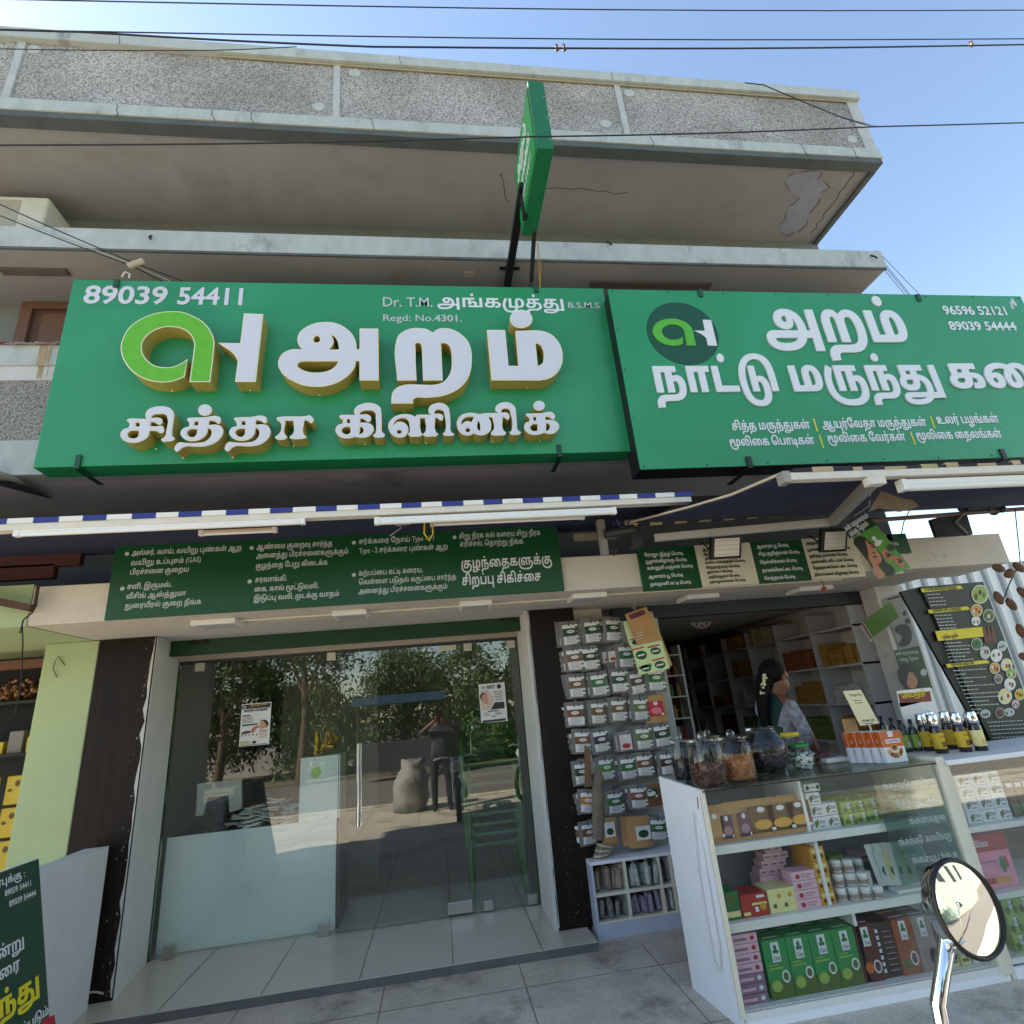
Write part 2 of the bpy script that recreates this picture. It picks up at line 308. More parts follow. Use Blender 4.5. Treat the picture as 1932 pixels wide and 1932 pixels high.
'ஜ':'123;38,63 ~9,0 ~12,-4 ~7,-6 2,-3 -5,-2 ~3,5 ~7,7 ~9,3 6,0 ~10,0 ~12,-7 ~7,-12 ~0,-17 ~-7,-12 ~-9,-6 ~-11,-3 ~-12,-1 -8,0 -24,0 ~-6,0 ~-7,-1 ~-5,-2 ~-4,-3 ~-3,-5 ~0,-8 ~4,-7 ~7,-3 ~8,0 ~7,3 ~7,5 ~10,10 ~10,6 ~10,3 ~13,0 ~9,-3 ~6,-6 ~4,-7 ~0,-10 ~-5,-8 ~-10,-4 ~-13,0 ~-8,3 ~-5,5 ~-2,6 ~0,7 ~5,8 3,2 12,-1 ~-4,-3 ~-3,-6 ~0,-6 ~4,-4 ~6,0 ~4,2 ~2,3 ~0,4 ~-2,3 ~-3,2 ~-4,2 ~-6,0 ~-4,-1 ~-4,-2 ~-3,-2 ~-4,-4 ~-8,-8 ~-10,-7 ~-11,-3 -8,0 ~-11,0 ~-13,7 ~-6,11 ~0,13 ~5,9 ~7,7 ~10,3 ~11,2 7,0 21,0 ~6,0 ~11,0 ~9,2 ~6,5 ~3,7 ~0,10 ~-4,7 ~-6,3 ~-7,0 ~-5,-1 ~-3,-4 ~-2,-7 0,-6 0,-10 -16,0 0,8 ~0,5 ~-2,8 ~-4,5 ~-8,3 -6,0 ~-1,0 ~-2,0 -1,0 -3,-1 ~-5,-1 ~-5,-4 ~-2,-5 ~0,-6 ~4,-5 ~8,0 ~4,4 ~0,6 ~-3,5 ~-6,3 -6,0 13,6 ~4,-1 ~7,-4 ~4,-7 0,-5 ~0,-8 ~-11,-10 -10,0 ~-7,0 ~-10,5 ~-5,9 ~0,13 ~9,11 ~15,6',
'ஞ்':'148;121,37 ~7,0 ~10,-7 ~6,-11 ~0,-19 ~-8,-15 ~-13,-11 ~-16,-6 ~-19,-3 -9,0 -6,0 ~-15,0 ~-22,5 ~-16,10 ~-9,13 ~-5,15 0,8 0,2 ~0,9 ~4,16 ~7,14 4,6 13,-8 ~-4,-5 ~-6,-13 ~-3,-13 0,-6 0,-1 ~0,-9 ~6,-15 ~12,-10 ~20,-6 15,0 4,0 ~11,0 ~18,4 ~13,7 ~8,13 0,9 ~0,4 ~-3,7 ~-4,4 ~-7,0 ~-4,-1 -2,-2 0,12 ~2,1 ~7,2|61,-1 ~-7,0 ~-12,6 ~-6,12 ~0,19 ~7,14 7,5 ~4,2 ~10,3 ~13,2 10,0 3,0 0,-12 -10,0 ~-5,0 ~-8,-1 ~-5,-2 ~-7,-5 ~-5,-10 ~0,-13 ~3,-6 ~4,-3 ~6,0 ~3,2 ~2,4 ~0,6 ~-4,5 ~-9,0 ~-7,-5 -3,-3 -2,10 ~4,4 ~10,5 ~16,0 ~10,-10 0,-9 ~0,-6 ~-5,-9 ~-10,-5|93,0 0,50 -5,0 0,12 37,0 0,-12 -16,0 0,-50|74,73 ~-4,0 ~-5,5 ~0,8 ~5,5 ~8,0 ~5,-5 ~0,-8 ~-5,-5',
'ட':'81;9,0 0,62 16,0 0,-51 54,0 0,-11',
'டி':'95;9,0 0,62 16,0 0,-51 68,0 0,-11|59,53 ~7,0 ~8,-4 ~4,-5 ~2,-7 ~0,-9 ~-2,-11 -2,-5 -12,-43 -14,4 8,29 1,2 2,9 ~2,5 ~2,10 ~0,8 ~-3,5 ~-7,0 ~-4,-5 ~0,-9 ~4,-8 ~5,-7 3,-4 -11,-6 ~-4,4 ~-7,10 ~-4,10 ~0,12 ~5,9 ~10,6',
'டு':'125;52,-34 ~-12,0 ~-18,8 ~-10,16 ~-6,21 0,13 0,1 ~0,12 ~5,21 ~10,17 ~15,12 ~19,7 ~23,0 ~16,-5 ~10,-8 ~6,-8 ~4,-11 ~2,-15 0,-10 0,-37 -16,0 0,35 ~0,9 ~-2,14 ~-4,12 ~-8,8 ~-12,4 ~-15,0 ~-13,-5 ~-11,-9 ~-9,-14 ~-4,-19 ~0,-25 ~4,-18 ~9,-10 ~10,-4 ~14,0 ~9,4 ~5,8 ~3,10 ~0,13 ~-3,9 ~-5,3 ~-7,0 ~-6,-3 -3,-3 -1,12 ~3,2 ~9,4 ~12,0 ~11,-7 ~6,-13 ~0,-21 ~-6,-16 ~-11,-10 ~-15,-4|41,0 0,62 16,0 0,-62',
'ட்':'81;9,0 0,62 16,0 0,-51 54,0 0,-11|44,73 ~-4,0 ~-5,5 ~0,8 ~5,5 ~7,0 ~5,-5 ~0,-8 ~-5,-5',
'ண':'200;30,-1 ~-7,0 ~-12,6 ~-6,12 ~0,20 ~11,17 ~20,9 14,0 ~7,0 ~11,-2 ~10,-3 5,-4 3,-2 ~7,-6 ~10,-15 0,-10 ~0,-7 ~-5,-10 ~-10,-5 ~-15,0 ~-9,6 ~-5,10 ~0,11 ~4,12 ~7,10 5,4 2,2 ~7,5 ~13,4 10,0 ~6,0 ~9,-1 ~9,-4 4,-3 3,-2 ~5,-4 ~7,-10 ~4,-12 ~0,-13 ~-5,-10 ~-9,-5 ~-15,0 ~-10,6 ~-4,10 ~0,11 ~3,12 ~7,9 5,4 4,3 ~4,3 ~8,3 ~12,2 9,0 35,0 0,-12 -16,0 0,-50 -16,0 0,50 -5,0 ~-5,0 ~-8,0 ~-5,-2 ~-4,-2 ~-6,-4 ~-5,-7 ~-2,-9 ~0,-11 ~4,-5 ~5,0 ~3,3 ~1,5 ~0,8 ~-2,9 ~-6,8 ~-9,6 ~-10,2 ~-13,0 ~-10,-3 ~-7,-5 ~-5,-7 ~-3,-9 ~0,-11 ~4,-6 ~6,0 ~2,3 ~2,5 0,4 ~0,7 ~-7,12 ~-12,7 ~-12,3 ~-16,0 ~-13,-5 ~-7,-10 -1,-5 ~-1,-1 ~0,-3 0,-2 ~0,-6 ~3,-6 ~4,-3 ~6,0 ~3,2 ~2,4 ~0,6 ~-4,5 ~-9,0 ~-7,-5 -3,-3 -2,10 ~4,4 ~10,5 ~16,0 ~10,-10 0,-9 ~0,-6 ~-5,-9 ~-10,-5',
'ணீ':'206;30,-1 ~-7,0 ~-12,6 ~-6,12 ~0,20 ~11,17 ~20,9 14,0 ~7,0 ~11,-2 ~10,-3 5,-4 3,-2 ~7,-6 ~10,-15 0,-10 ~0,-7 ~-5,-10 ~-10,-5 ~-15,0 ~-9,6 ~-5,10 ~0,11 ~4,12 ~7,10 5,4 2,2 ~7,5 ~13,4 10,0 ~6,0 ~9,-1 ~9,-4 4,-3 3,-2 ~5,-4 ~7,-10 ~4,-12 ~0,-13 ~-5,-10 ~-9,-5 ~-15,0 ~-10,6 ~-4,10 ~0,11 ~3,12 ~7,9 5,4 4,3 ~4,3 ~8,3 ~12,2 9,0 35,0 0,-12 -16,0 0,-50 -16,0 0,50 -5,0 ~-5,0 ~-8,0 ~-5,-2 ~-4,-2 ~-6,-4 ~-5,-7 ~-2,-9 ~0,-11 ~4,-5 ~5,0 ~3,3 ~1,5 ~0,8 ~-2,9 ~-6,8 ~-9,6 ~-10,2 ~-13,0 ~-10,-3 ~-7,-5 ~-5,-7 ~-3,-9 ~0,-11 ~4,-6 ~6,0 ~2,3 ~2,5 0,4 ~0,7 ~-7,12 ~-12,7 ~-12,3 ~-16,0 ~-13,-5 ~-7,-10 -1,-5 ~-1,-1 ~0,-3 0,-2 ~0,-6 ~3,-6 ~4,-3 ~6,0 ~3,2 ~2,4 ~0,6 ~-4,5 ~-9,0 ~-7,-5 -3,-3 -2,10 ~4,4 ~10,5 ~16,0 ~10,-10 0,-9 ~0,-6 ~-5,-9 ~-10,-5|185,94 ~11,0 ~11,-9 ~0,-14 ~-9,-7 ~-18,0 ~-8,8 0,6 ~0,3 ~4,8 3,3 9,-3 ~-2,-3 ~-3,-4 ~0,-5 ~1,-3 ~3,-1 ~5,0 ~2,3 ~0,5 ~-5,2 ~-6,0 ~-4,0 ~-7,-2 ~-6,-7 ~0,-9 ~1,-4 1,-2 -13,-2 ~-1,3 ~-2,6 ~0,7 ~4,9 ~8,7 ~12,5',
'ண்':'200;30,-1 ~-7,0 ~-12,6 ~-6,12 ~0,20 ~11,17 ~20,9 14,0 ~7,0 ~11,-2 ~10,-3 5,-4 3,-2 ~7,-6 ~10,-15 0,-10 ~0,-7 ~-5,-10 ~-10,-5 ~-15,0 ~-9,6 ~-5,10 ~0,11 ~4,12 ~7,10 5,4 2,2 ~7,5 ~13,4 10,0 ~6,0 ~9,-1 ~9,-4 4,-3 3,-2 ~5,-4 ~7,-10 ~4,-12 ~0,-13 ~-5,-10 ~-9,-5 ~-15,0 ~-10,6 ~-4,10 ~0,11 ~3,12 ~7,9 5,4 4,3 ~4,3 ~8,3 ~12,2 9,0 35,0 0,-12 -16,0 0,-50 -16,0 0,50 -5,0 ~-5,0 ~-8,0 ~-5,-2 ~-4,-2 ~-6,-4 ~-5,-7 ~-2,-9 ~0,-11 ~4,-5 ~5,0 ~3,3 ~1,5 ~0,8 ~-2,9 ~-6,8 ~-9,6 ~-10,2 ~-13,0 ~-10,-3 ~-7,-5 ~-5,-7 ~-3,-9 ~0,-11 ~4,-6 ~6,0 ~2,3 ~2,5 0,4 ~0,7 ~-7,12 ~-12,7 ~-12,3 ~-16,0 ~-13,-5 ~-7,-10 -1,-5 ~-1,-1 ~0,-3 0,-2 ~0,-6 ~3,-6 ~4,-3 ~6,0 ~3,2 ~2,4 ~0,6 ~-4,5 ~-9,0 ~-7,-5 -3,-3 -2,10 ~4,4 ~10,5 ~16,0 ~10,-10 0,-9 ~0,-6 ~-5,-9 ~-10,-5|100,73 ~-4,0 ~-5,5 ~0,8 ~5,5 ~8,0 ~5,-5 ~0,-8 ~-5,-5',
'த':'100;32,-1 ~-8,0 ~-12,4 ~-7,9 ~0,12 ~7,9 ~15,5 13,0 18,0 ~11,0 ~17,-5 ~9,-12 0,-10 ~0,-8 ~-6,-10 ~-9,-6 ~-10,-4 ~-14,-1 -9,0 -9,0 ~-6,0 ~-6,-2 ~-3,-2 ~-2,-4 ~0,-5 ~0,-2 0,-2 -16,0 ~0,2 ~0,5 ~0,7 ~4,7 ~5,4 ~5,2 ~8,1 6,0 10,0 ~10,0 ~12,1 ~8,4 ~4,4 ~3,6 ~0,9 ~-4,6 ~-7,3 ~-8,1 -4,0 -19,0 ~-4,0 ~-7,-1 ~-5,-2 ~-2,-3 ~0,-7 ~7,-4 ~10,0 ~7,3 ~3,7 0,6 0,24 -17,0 0,-17 -14,-2 0,31 67,0 0,-12 -21,0 0,-24 ~0,-7 ~-3,-9 ~-6,-8 ~-13,-3',
'து':'132;32,-1 ~-8,0 ~-12,4 ~-7,9 ~0,12 ~7,9 ~15,5 13,0 19,0 ~6,0 ~12,-3 ~11,-7 ~6,-12 0,-10 ~0,-5 ~-2,-10 -3,-4 -1,-3 ~-4,-6 ~-14,-9 ~-19,-4 -13,0 -1,0 ~-10,0 ~-15,3 ~-8,8 0,7 ~0,2 ~2,4 ~3,3 ~6,1 6,0 91,0 6,-11 -38,0 -6,1 -52,0 ~-2,0 ~-2,-1 ~0,-4 ~9,-3 9,0 3,0 ~9,0 ~12,2 ~9,4 3,3 1,4 ~2,3 ~3,6 ~1,6 0,3 ~0,8 ~-6,9 ~-10,4 -7,0 -18,0 ~-4,0 ~-7,-1 ~-5,-2 ~-2,-3 ~0,-7 ~7,-4 ~10,0 ~7,3 ~3,7 0,6 0,24 -17,0 0,-17 -14,-2 0,31 67,0 0,-12 -21,0 0,-24 ~0,-7 ~-3,-9 ~-6,-8 ~-13,-3|107,-18 0,80 16,0 0,-80',
'தூ':'173;32,-1 ~-8,0 ~-12,4 ~-7,9 ~0,12 ~7,9 ~15,5 13,0 19,0 ~6,0 ~12,-3 ~11,-7 ~6,-12 0,-10 ~0,-5 ~-2,-10 -3,-4 -1,-3 ~-4,-6 ~-14,-9 ~-19,-4 -13,0 -1,0 ~-10,0 ~-15,3 ~-8,8 0,7 ~0,2 ~2,4 ~3,3 ~6,1 6,0 91,0 6,-11 -38,0 -6,1 -52,0 ~-2,0 ~-2,-1 ~0,-4 ~9,-3 9,0 3,0 ~9,0 ~12,2 ~9,4 3,3 1,4 ~2,3 ~3,6 ~1,6 0,3 ~0,8 ~-6,9 ~-10,4 -7,0 -18,0 ~-4,0 ~-7,-1 ~-5,-2 ~-2,-3 ~0,-7 ~7,-4 ~10,0 ~7,3 ~3,7 0,6 0,24 -17,0 0,-17 -14,-2 0,31 67,0 0,-12 -21,0 0,-24 ~0,-7 ~-3,-9 ~-6,-8 ~-13,-3|107,-18 0,80 64,0 0,-12 -16,0 0,-68 -16,0 0,68 -16,0 0,-68',
'த்':'100;32,-1 ~-8,0 ~-12,4 ~-7,9 ~0,12 ~7,9 ~15,5 13,0 18,0 ~11,0 ~17,-5 ~9,-12 0,-10 ~0,-8 ~-6,-10 ~-9,-6 ~-10,-4 ~-14,-1 -9,0 -9,0 ~-6,0 ~-6,-2 ~-3,-2 ~-2,-4 ~0,-5 ~0,-2 0,-2 -16,0 ~0,2 ~0,5 ~0,7 ~4,7 ~5,4 ~5,2 ~8,1 6,0 10,0 ~10,0 ~12,1 ~8,4 ~4,4 ~3,6 ~0,9 ~-4,6 ~-7,3 ~-8,1 -4,0 -19,0 ~-4,0 ~-7,-1 ~-5,-2 ~-2,-3 ~0,-7 ~7,-4 ~10,0 ~7,3 ~3,7 0,6 0,24 -17,0 0,-17 -14,-2 0,31 67,0 0,-12 -21,0 0,-24 ~0,-7 ~-3,-9 ~-6,-8 ~-13,-3|53,73 ~-4,0 ~-5,5 ~0,8 ~5,5 ~7,0 ~5,-5 ~0,-8 ~-5,-5',
'ந':'97;69,40 ~7,0 ~11,-6 ~5,-11 ~0,-19 ~-6,-12 ~-9,-6 ~-9,-3 ~-13,-1 -7,0 -10,0 ~-7,0 ~-5,-2 ~-4,-2 ~-2,-4 ~0,-5 ~1,-2 0,-2 -16,0 ~0,2 ~-1,5 ~0,7 ~4,7 ~6,4 ~5,2 ~8,1 6,0 13,0 ~8,0 ~10,1 ~6,3 ~4,4 ~3,8 ~0,10 ~-3,6 ~-5,3 ~-6,0 ~-5,-2 -2,-1 0,11 ~2,2 ~7,2|9,0 0,62 64,0 0,-12 -16,0 0,-50 -16,0 0,50 -16,0 0,-50',
'நீ':'97;69,40 ~7,0 ~11,-6 ~5,-11 ~0,-19 ~-6,-12 ~-9,-6 ~-9,-3 ~-13,-1 -7,0 -10,0 ~-7,0 ~-5,-2 ~-4,-2 ~-2,-4 ~0,-5 ~1,-2 0,-2 -16,0 ~0,2 ~-1,5 ~0,7 ~4,7 ~6,4 ~5,2 ~8,1 6,0 13,0 ~8,0 ~10,1 ~6,3 ~4,4 ~3,8 ~0,10 ~-3,6 ~-5,3 ~-6,0 ~-5,-2 -2,-1 0,11 ~2,2 ~7,2|9,0 0,62 64,0 0,-12 -16,0 0,-50 -16,0 0,50 -16,0 0,-50|73,94 ~12,0 ~10,-9 ~0,-14 ~-9,-7 ~-17,0 ~-8,8 0,6 ~0,3 ~3,8 4,3 8,-3 ~-2,-3 ~-3,-4 ~0,-5 ~2,-3 ~2,-1 ~5,0 ~3,3 ~0,5 ~-5,2 ~-6,0 ~-4,0 ~-8,-2 ~-6,-7 ~0,-9 ~1,-4 1,-2 -12,-2 ~-2,3 ~-1,6 ~0,7 ~4,9 ~7,7 ~13,5',
'நு':'132;69,40 ~7,0 ~11,-6 ~5,-12 ~0,-16 ~-2,-11 -3,-5 -1,-3 ~-5,-7 ~-14,-10 ~-19,-5 -11,0 -1,0 ~-10,0 ~-14,4 ~-8,8 0,6 ~0,2 ~2,4 ~3,3 ~6,1 6,0 86,0 0,69 16,0 0,-80 -47,0 -8,1 -46,0 ~-2,0 ~-2,-1 ~0,-3 ~4,-2 ~7,-2 6,0 1,0 ~12,0 ~16,6 5,5 2,4 ~3,4 ~3,11 0,7 ~0,9 ~-6,7 ~-9,0 ~-6,-3 -3,-3 -1,12 ~4,2 ~8,4|9,0 0,62 64,0 0,-12 -16,0 0,-50 -16,0 0,50 -16,0 0,-50',
'ந்':'97;69,40 ~7,0 ~11,-6 ~5,-11 ~0,-19 ~-6,-12 ~-9,-6 ~-9,-3 ~-13,-1 -7,0 -10,0 ~-7,0 ~-5,-2 ~-4,-2 ~-2,-4 ~0,-5 ~1,-2 0,-2 -16,0 ~0,2 ~-1,5 ~0,7 ~4,7 ~6,4 ~5,2 ~8,1 6,0 13,0 ~8,0 ~10,1 ~6,3 ~4,4 ~3,8 ~0,10 ~-3,6 ~-5,3 ~-6,0 ~-5,-2 -2,-1 0,11 ~2,2 ~7,2|9,0 0,62 64,0 0,-12 -16,0 0,-50 -16,0 0,50 -16,0 0,-50|48,73 ~-3,0 ~-5,5 ~0,8 ~5,5 ~7,0 ~5,-5 ~0,-8 ~-5,-5',
'ன':'148;30,-1 ~-7,0 ~-12,6 ~-6,12 ~0,20 ~11,17 ~20,9 14,0 ~7,0 ~11,-2 ~10,-3 5,-4 3,-2 ~7,-6 ~10,-15 0,-10 ~0,-7 ~-5,-10 ~-10,-5 ~-15,0 ~-9,6 ~-5,10 ~0,11 ~4,12 ~6,9 5,4 4,3 ~4,3 ~9,3 ~12,2 9,0 35,0 0,-12 -16,0 0,-50 -16,0 0,50 -5,0 ~-6,0 ~-7,0 ~-6,-2 ~-4,-2 ~-6,-4 ~-5,-7 ~-2,-9 ~0,-11 ~4,-5 ~6,0 ~2,3 ~2,5 0,4 ~0,7 ~-7,12 ~-12,7 ~-12,3 ~-16,0 ~-13,-5 ~-7,-10 -1,-5 ~-1,-1 ~0,-3 0,-2 ~0,-6 ~3,-6 ~4,-3 ~6,0 ~3,2 ~2,4 ~0,6 ~-4,5 ~-9,0 ~-7,-5 -3,-3 -2,10 ~4,4 ~10,5 ~16,0 ~10,-10 0,-9 ~0,-6 ~-5,-9 ~-10,-5',
'ன்':'148;30,-1 ~-7,0 ~-12,6 ~-6,12 ~0,20 ~11,17 ~20,9 14,0 ~7,0 ~11,-2 ~10,-3 5,-4 3,-2 ~7,-6 ~10,-15 0,-10 ~0,-7 ~-5,-10 ~-10,-5 ~-15,0 ~-9,6 ~-5,10 ~0,11 ~4,12 ~6,9 5,4 4,3 ~4,3 ~9,3 ~12,2 9,0 35,0 0,-12 -16,0 0,-50 -16,0 0,50 -5,0 ~-6,0 ~-7,0 ~-6,-2 ~-4,-2 ~-6,-4 ~-5,-7 ~-2,-9 ~0,-11 ~4,-5 ~6,0 ~2,3 ~2,5 0,4 ~0,7 ~-7,12 ~-12,7 ~-12,3 ~-16,0 ~-13,-5 ~-7,-10 -1,-5 ~-1,-1 ~0,-3 0,-2 ~0,-6 ~3,-6 ~4,-3 ~6,0 ~3,2 ~2,4 ~0,6 ~-4,5 ~-9,0 ~-7,-5 -3,-3 -2,10 ~4,4 ~10,5 ~16,0 ~10,-10 0,-9 ~0,-6 ~-5,-9 ~-10,-5|74,73 ~-4,0 ~-5,5 ~0,8 ~5,5 ~8,0 ~5,-5 ~0,-8 ~-5,-5',
'ப':'91;9,0 0,62 16,0 0,-51 41,0 0,51 16,0 0,-62',
'பு':'91;66,-31 0,31 -57,0 0,62 16,0 0,-51 41,0 0,51 16,0 0,-93',
'பூ':'115;66,-15 0,15 -57,0 0,62 16,0 0,-51 41,0 0,51 16,0 0,-77|95,13 ~5,0 ~9,-4 ~5,-8 ~0,-14 ~-8,-11 ~-15,-8 ~-22,-3 -13,0 -5,0 ~-12,0 ~-16,2 ~-10,5 ~-4,7 ~0,8 ~4,6 ~9,4 7,0 ~4,0 ~9,-1 4,-1 -2,-11 ~-3,1 ~-7,1 ~-5,0 ~-4,-1 ~-1,-1 ~0,-3 ~2,-2 ~7,-2 ~12,-1 10,0 2,0 ~13,0 ~19,5 ~10,8 ~0,9 ~-4,4 ~-7,0 ~-6,-3 -2,-1 0,12 ~3,1 ~7,2',
'ப்':'91;9,0 0,62 16,0 0,-51 41,0 0,51 16,0 0,-62|46,73 ~-4,0 ~-5,5 ~0,8 ~5,5 ~7,0 ~5,-5 ~0,-8 ~-5,-5',
'ம':'102;68,63 ~10,0 ~13,-9 ~6,-15 ~0,-18 ~-4,-11 ~-7,-6 ~-7,-3 ~-11,-1 -7,0 -52,0 0,62 16,0 0,-51 20,0 0,28 ~0,7 ~3,8 ~6,6 ~8,3|69,52 ~-1,0 ~-3,-1 ~-3,-3 ~-1,-5 0,-6 0,-26 4,0 ~6,0 ~7,4 ~3,8 ~0,13 ~-2,10 ~-5,6',
'மு':'135;51,-33 ~-11,0 ~-17,7 ~-11,13 ~-6,18 0,10 0,2 ~0,9 ~5,17 ~7,14 3,6 13,-7 ~-6,-10 ~-7,-21 0,-10 0,-1 ~0,-8 ~4,-12 ~7,-10 ~11,-5 ~17,0 ~11,6 ~6,11 1,7 15,0 ~-1,-12 ~-11,-16 ~-18,-8|101,63 ~10,0 ~12,-9 ~6,-15 ~0,-18 ~-4,-11 ~-7,-6 ~-7,-3 ~-10,-1 -8,0 -52,0 0,62 16,0 0,-51 21,0 0,28 ~0,7 ~3,8 ~5,6 ~9,3|102,52 ~-2,0 ~-3,-1 ~-2,-3 ~-2,-5 0,-6 0,-26 5,0 ~6,0 ~7,4 ~2,8 ~0,13 ~-2,10 ~-5,6',
'மூ':'153;65,-33 ~-13,0 ~-22,8 ~-16,15 ~-8,22 0,14 ~0,8 ~3,14 ~7,10 ~11,5 ~13,0 ~9,-5 ~4,-8 ~0,-11 ~-4,-8 ~-9,-5 ~-12,0 ~-10,4 -4,5 3,12 ~3,-5 ~8,-5 ~7,0 ~4,4 ~0,8 ~-3,3 ~-6,0 ~-5,-5 ~-3,-8 ~-1,-7 ~0,-5 0,-2 ~0,-15 ~11,-20 ~20,-11 13,0 ~9,0 ~11,4 ~7,6 ~3,9 1,5 15,0 ~-1,-9 ~-6,-13 ~-12,-9 ~-16,-5|118,63 ~10,0 ~13,-9 ~6,-15 ~0,-18 ~-4,-11 ~-7,-6 ~-7,-3 ~-11,-1 -7,0 -52,0 0,62 16,0 0,-51 21,0 0,28 ~0,7 ~3,9 ~5,5 ~9,3|120,52 ~-2,0 ~-3,-1 ~-2,-3 ~-2,-5 0,-6 0,-26 5,0 ~6,0 ~6,4 ~3,8 ~0,13 ~-2,10 ~-5,6',
'ம்':'102;68,63 ~10,0 ~13,-9 ~6,-15 ~0,-18 ~-4,-11 ~-7,-6 ~-7,-3 ~-11,-1 -7,0 -52,0 0,62 16,0 0,-51 20,0 0,28 ~0,7 ~3,8 ~6,6 ~8,3|69,52 ~-1,0 ~-3,-1 ~-3,-3 ~-1,-5 0,-6 0,-26 4,0 ~6,0 ~7,4 ~3,8 ~0,13 ~-2,10 ~-5,6|51,73 ~-4,0 ~-5,5 ~0,8 ~5,5 ~8,0 ~5,-5 ~0,-8 ~-5,-5',
'ய':'113;40,0 0,62 16,0 0,-51 33,0 0,51 16,0 0,-62|28,-1 ~-5,0 ~-6,2 ~-4,4 ~-3,5 ~-1,7 0,5 0,40 16,0 0,-39 ~0,-4 ~1,-5 ~2,-3 ~3,-1 ~5,0 ~5,4 2,3 -1,-12 ~-2,-3 ~-7,-3',
'யீ':'113;40,0 0,62 16,0 0,-51 33,0 0,51 16,0 0,-62|28,-1 ~-5,0 ~-6,2 ~-4,4 ~-3,5 ~-1,7 0,5 0,40 16,0 0,-39 ~0,-4 ~1,-5 ~2,-3 ~3,-1 ~5,0 ~4,4 2,3 0,-12 ~-2,-3 ~-7,-3|92,94 ~12,0 ~10,-9 ~0,-14 ~-9,-7 ~-17,0 ~-9,8 0,6 ~0,3 ~4,8 3,3 9,-3 ~-2,-3 ~-3,-5 ~0,-4 ~2,-3 ~2,-1 ~5,0 ~3,3 ~0,5 ~-6,2 ~-5,0 ~-4,0 ~-8,-2 ~-6,-7 ~0,-10 ~3,-5 ~4,-3 ~6,-3 3,0 0,-12 ~-7,1 ~-10,4 ~-8,7 ~-4,9 ~0,11 ~4,9 ~7,7 ~13,5',
'யு':'113;40,0 0,62 16,0 0,-51 33,0 0,51 16,0 0,-62|28,-1 ~-5,0 ~-6,2 ~-4,4 ~-3,5 ~-1,7 0,5 0,40 16,0 0,-39 ~0,-4 ~1,-5 ~2,-3 ~3,-1 ~5,0 ~4,4 2,3 0,-12 ~-2,-3 ~-7,-3|89,-31 0,37 16,0 0,-37',
'ய்':'113;40,0 0,62 16,0 0,-51 33,0 0,51 16,0 0,-62|28,-1 ~-5,0 ~-6,2 ~-4,4 ~-3,5 ~-1,7 0,5 0,40 16,0 0,-39 ~0,-4 ~1,-5 ~2,-3 ~3,-1 ~5,0 ~5,4 2,3 -1,-12 ~-2,-3 ~-7,-3|57,73 ~-4,0 ~-5,5 ~0,8 ~5,5 ~7,0 ~5,-5 ~0,-8 ~-5,-5',
'ர':'76;33,-23 -10,9 19,18 0,46 -17,0 0,-50 -16,0 0,62 65,0 0,-12 -16,0 0,-50',
'ரு':'128;100,37 ~7,0 ~11,-6 ~6,-12 0,-9 ~0,-12 ~-9,-17 ~-16,-11 ~-20,-5 -12,0 -2,0 ~-11,0 ~-18,4 ~-14,8 ~-10,13 ~-6,16 0,10 0,2 ~0,9 ~4,16 ~7,14 4,6 13,-7 ~-6,-9 ~-7,-19 0,-8 0,-4 ~0,-8 ~5,-15 ~11,-10 ~17,-6 12,0 3,0 ~12,0 ~17,7 ~10,15 0,11 ~0,5 ~-3,7 ~-5,3 ~-7,0 ~-6,-3 -3,-3 -1,12 ~3,2 ~9,4|41,0 0,62 64,0 0,-12 -16,0 0,-50 -16,0 0,50 -16,0 0,-50',
'ர்':'76;33,-23 -10,9 19,18 0,46 -17,0 0,-50 -16,0 0,62 65,0 0,-12 -16,0 0,-50|38,73 ~-4,0 ~-5,5 ~0,8 ~5,5 ~8,0 ~5,-5 ~0,-8 ~-5,-5',
'ற':'106;70,63 ~10,0 ~13,-9 ~7,-16 ~0,-25 ~-7,-17 ~-10,-9 ~-12,-4 ~-14,-1 -8,0 -11,0 ~-7,0 ~-5,-2 ~-4,-2 ~-2,-4 ~0,-5 ~0,-2 0,-2 -15,0 ~0,2 ~-1,5 ~0,7 ~4,7 ~6,4 ~5,2 ~8,1 6,0 14,0 ~9,0 ~15,3 ~9,7 ~4,13 ~0,19 ~-4,12 ~-7,5 ~-7,0 ~-4,-2 ~-4,-4 ~-1,-7 0,-5 0,-34 -16,0 0,33 ~0,6 ~0,7 ~-3,4 ~-3,2 ~-4,0 ~-3,-2 ~-3,-4 ~-1,-7 0,-5 0,-34 -15,0 0,36 ~0,6 ~1,8 ~3,6 ~5,4 ~8,3 ~10,0 ~8,-3 ~6,-6 3,-5 -6,1 ~3,4 ~6,6 ~8,3',
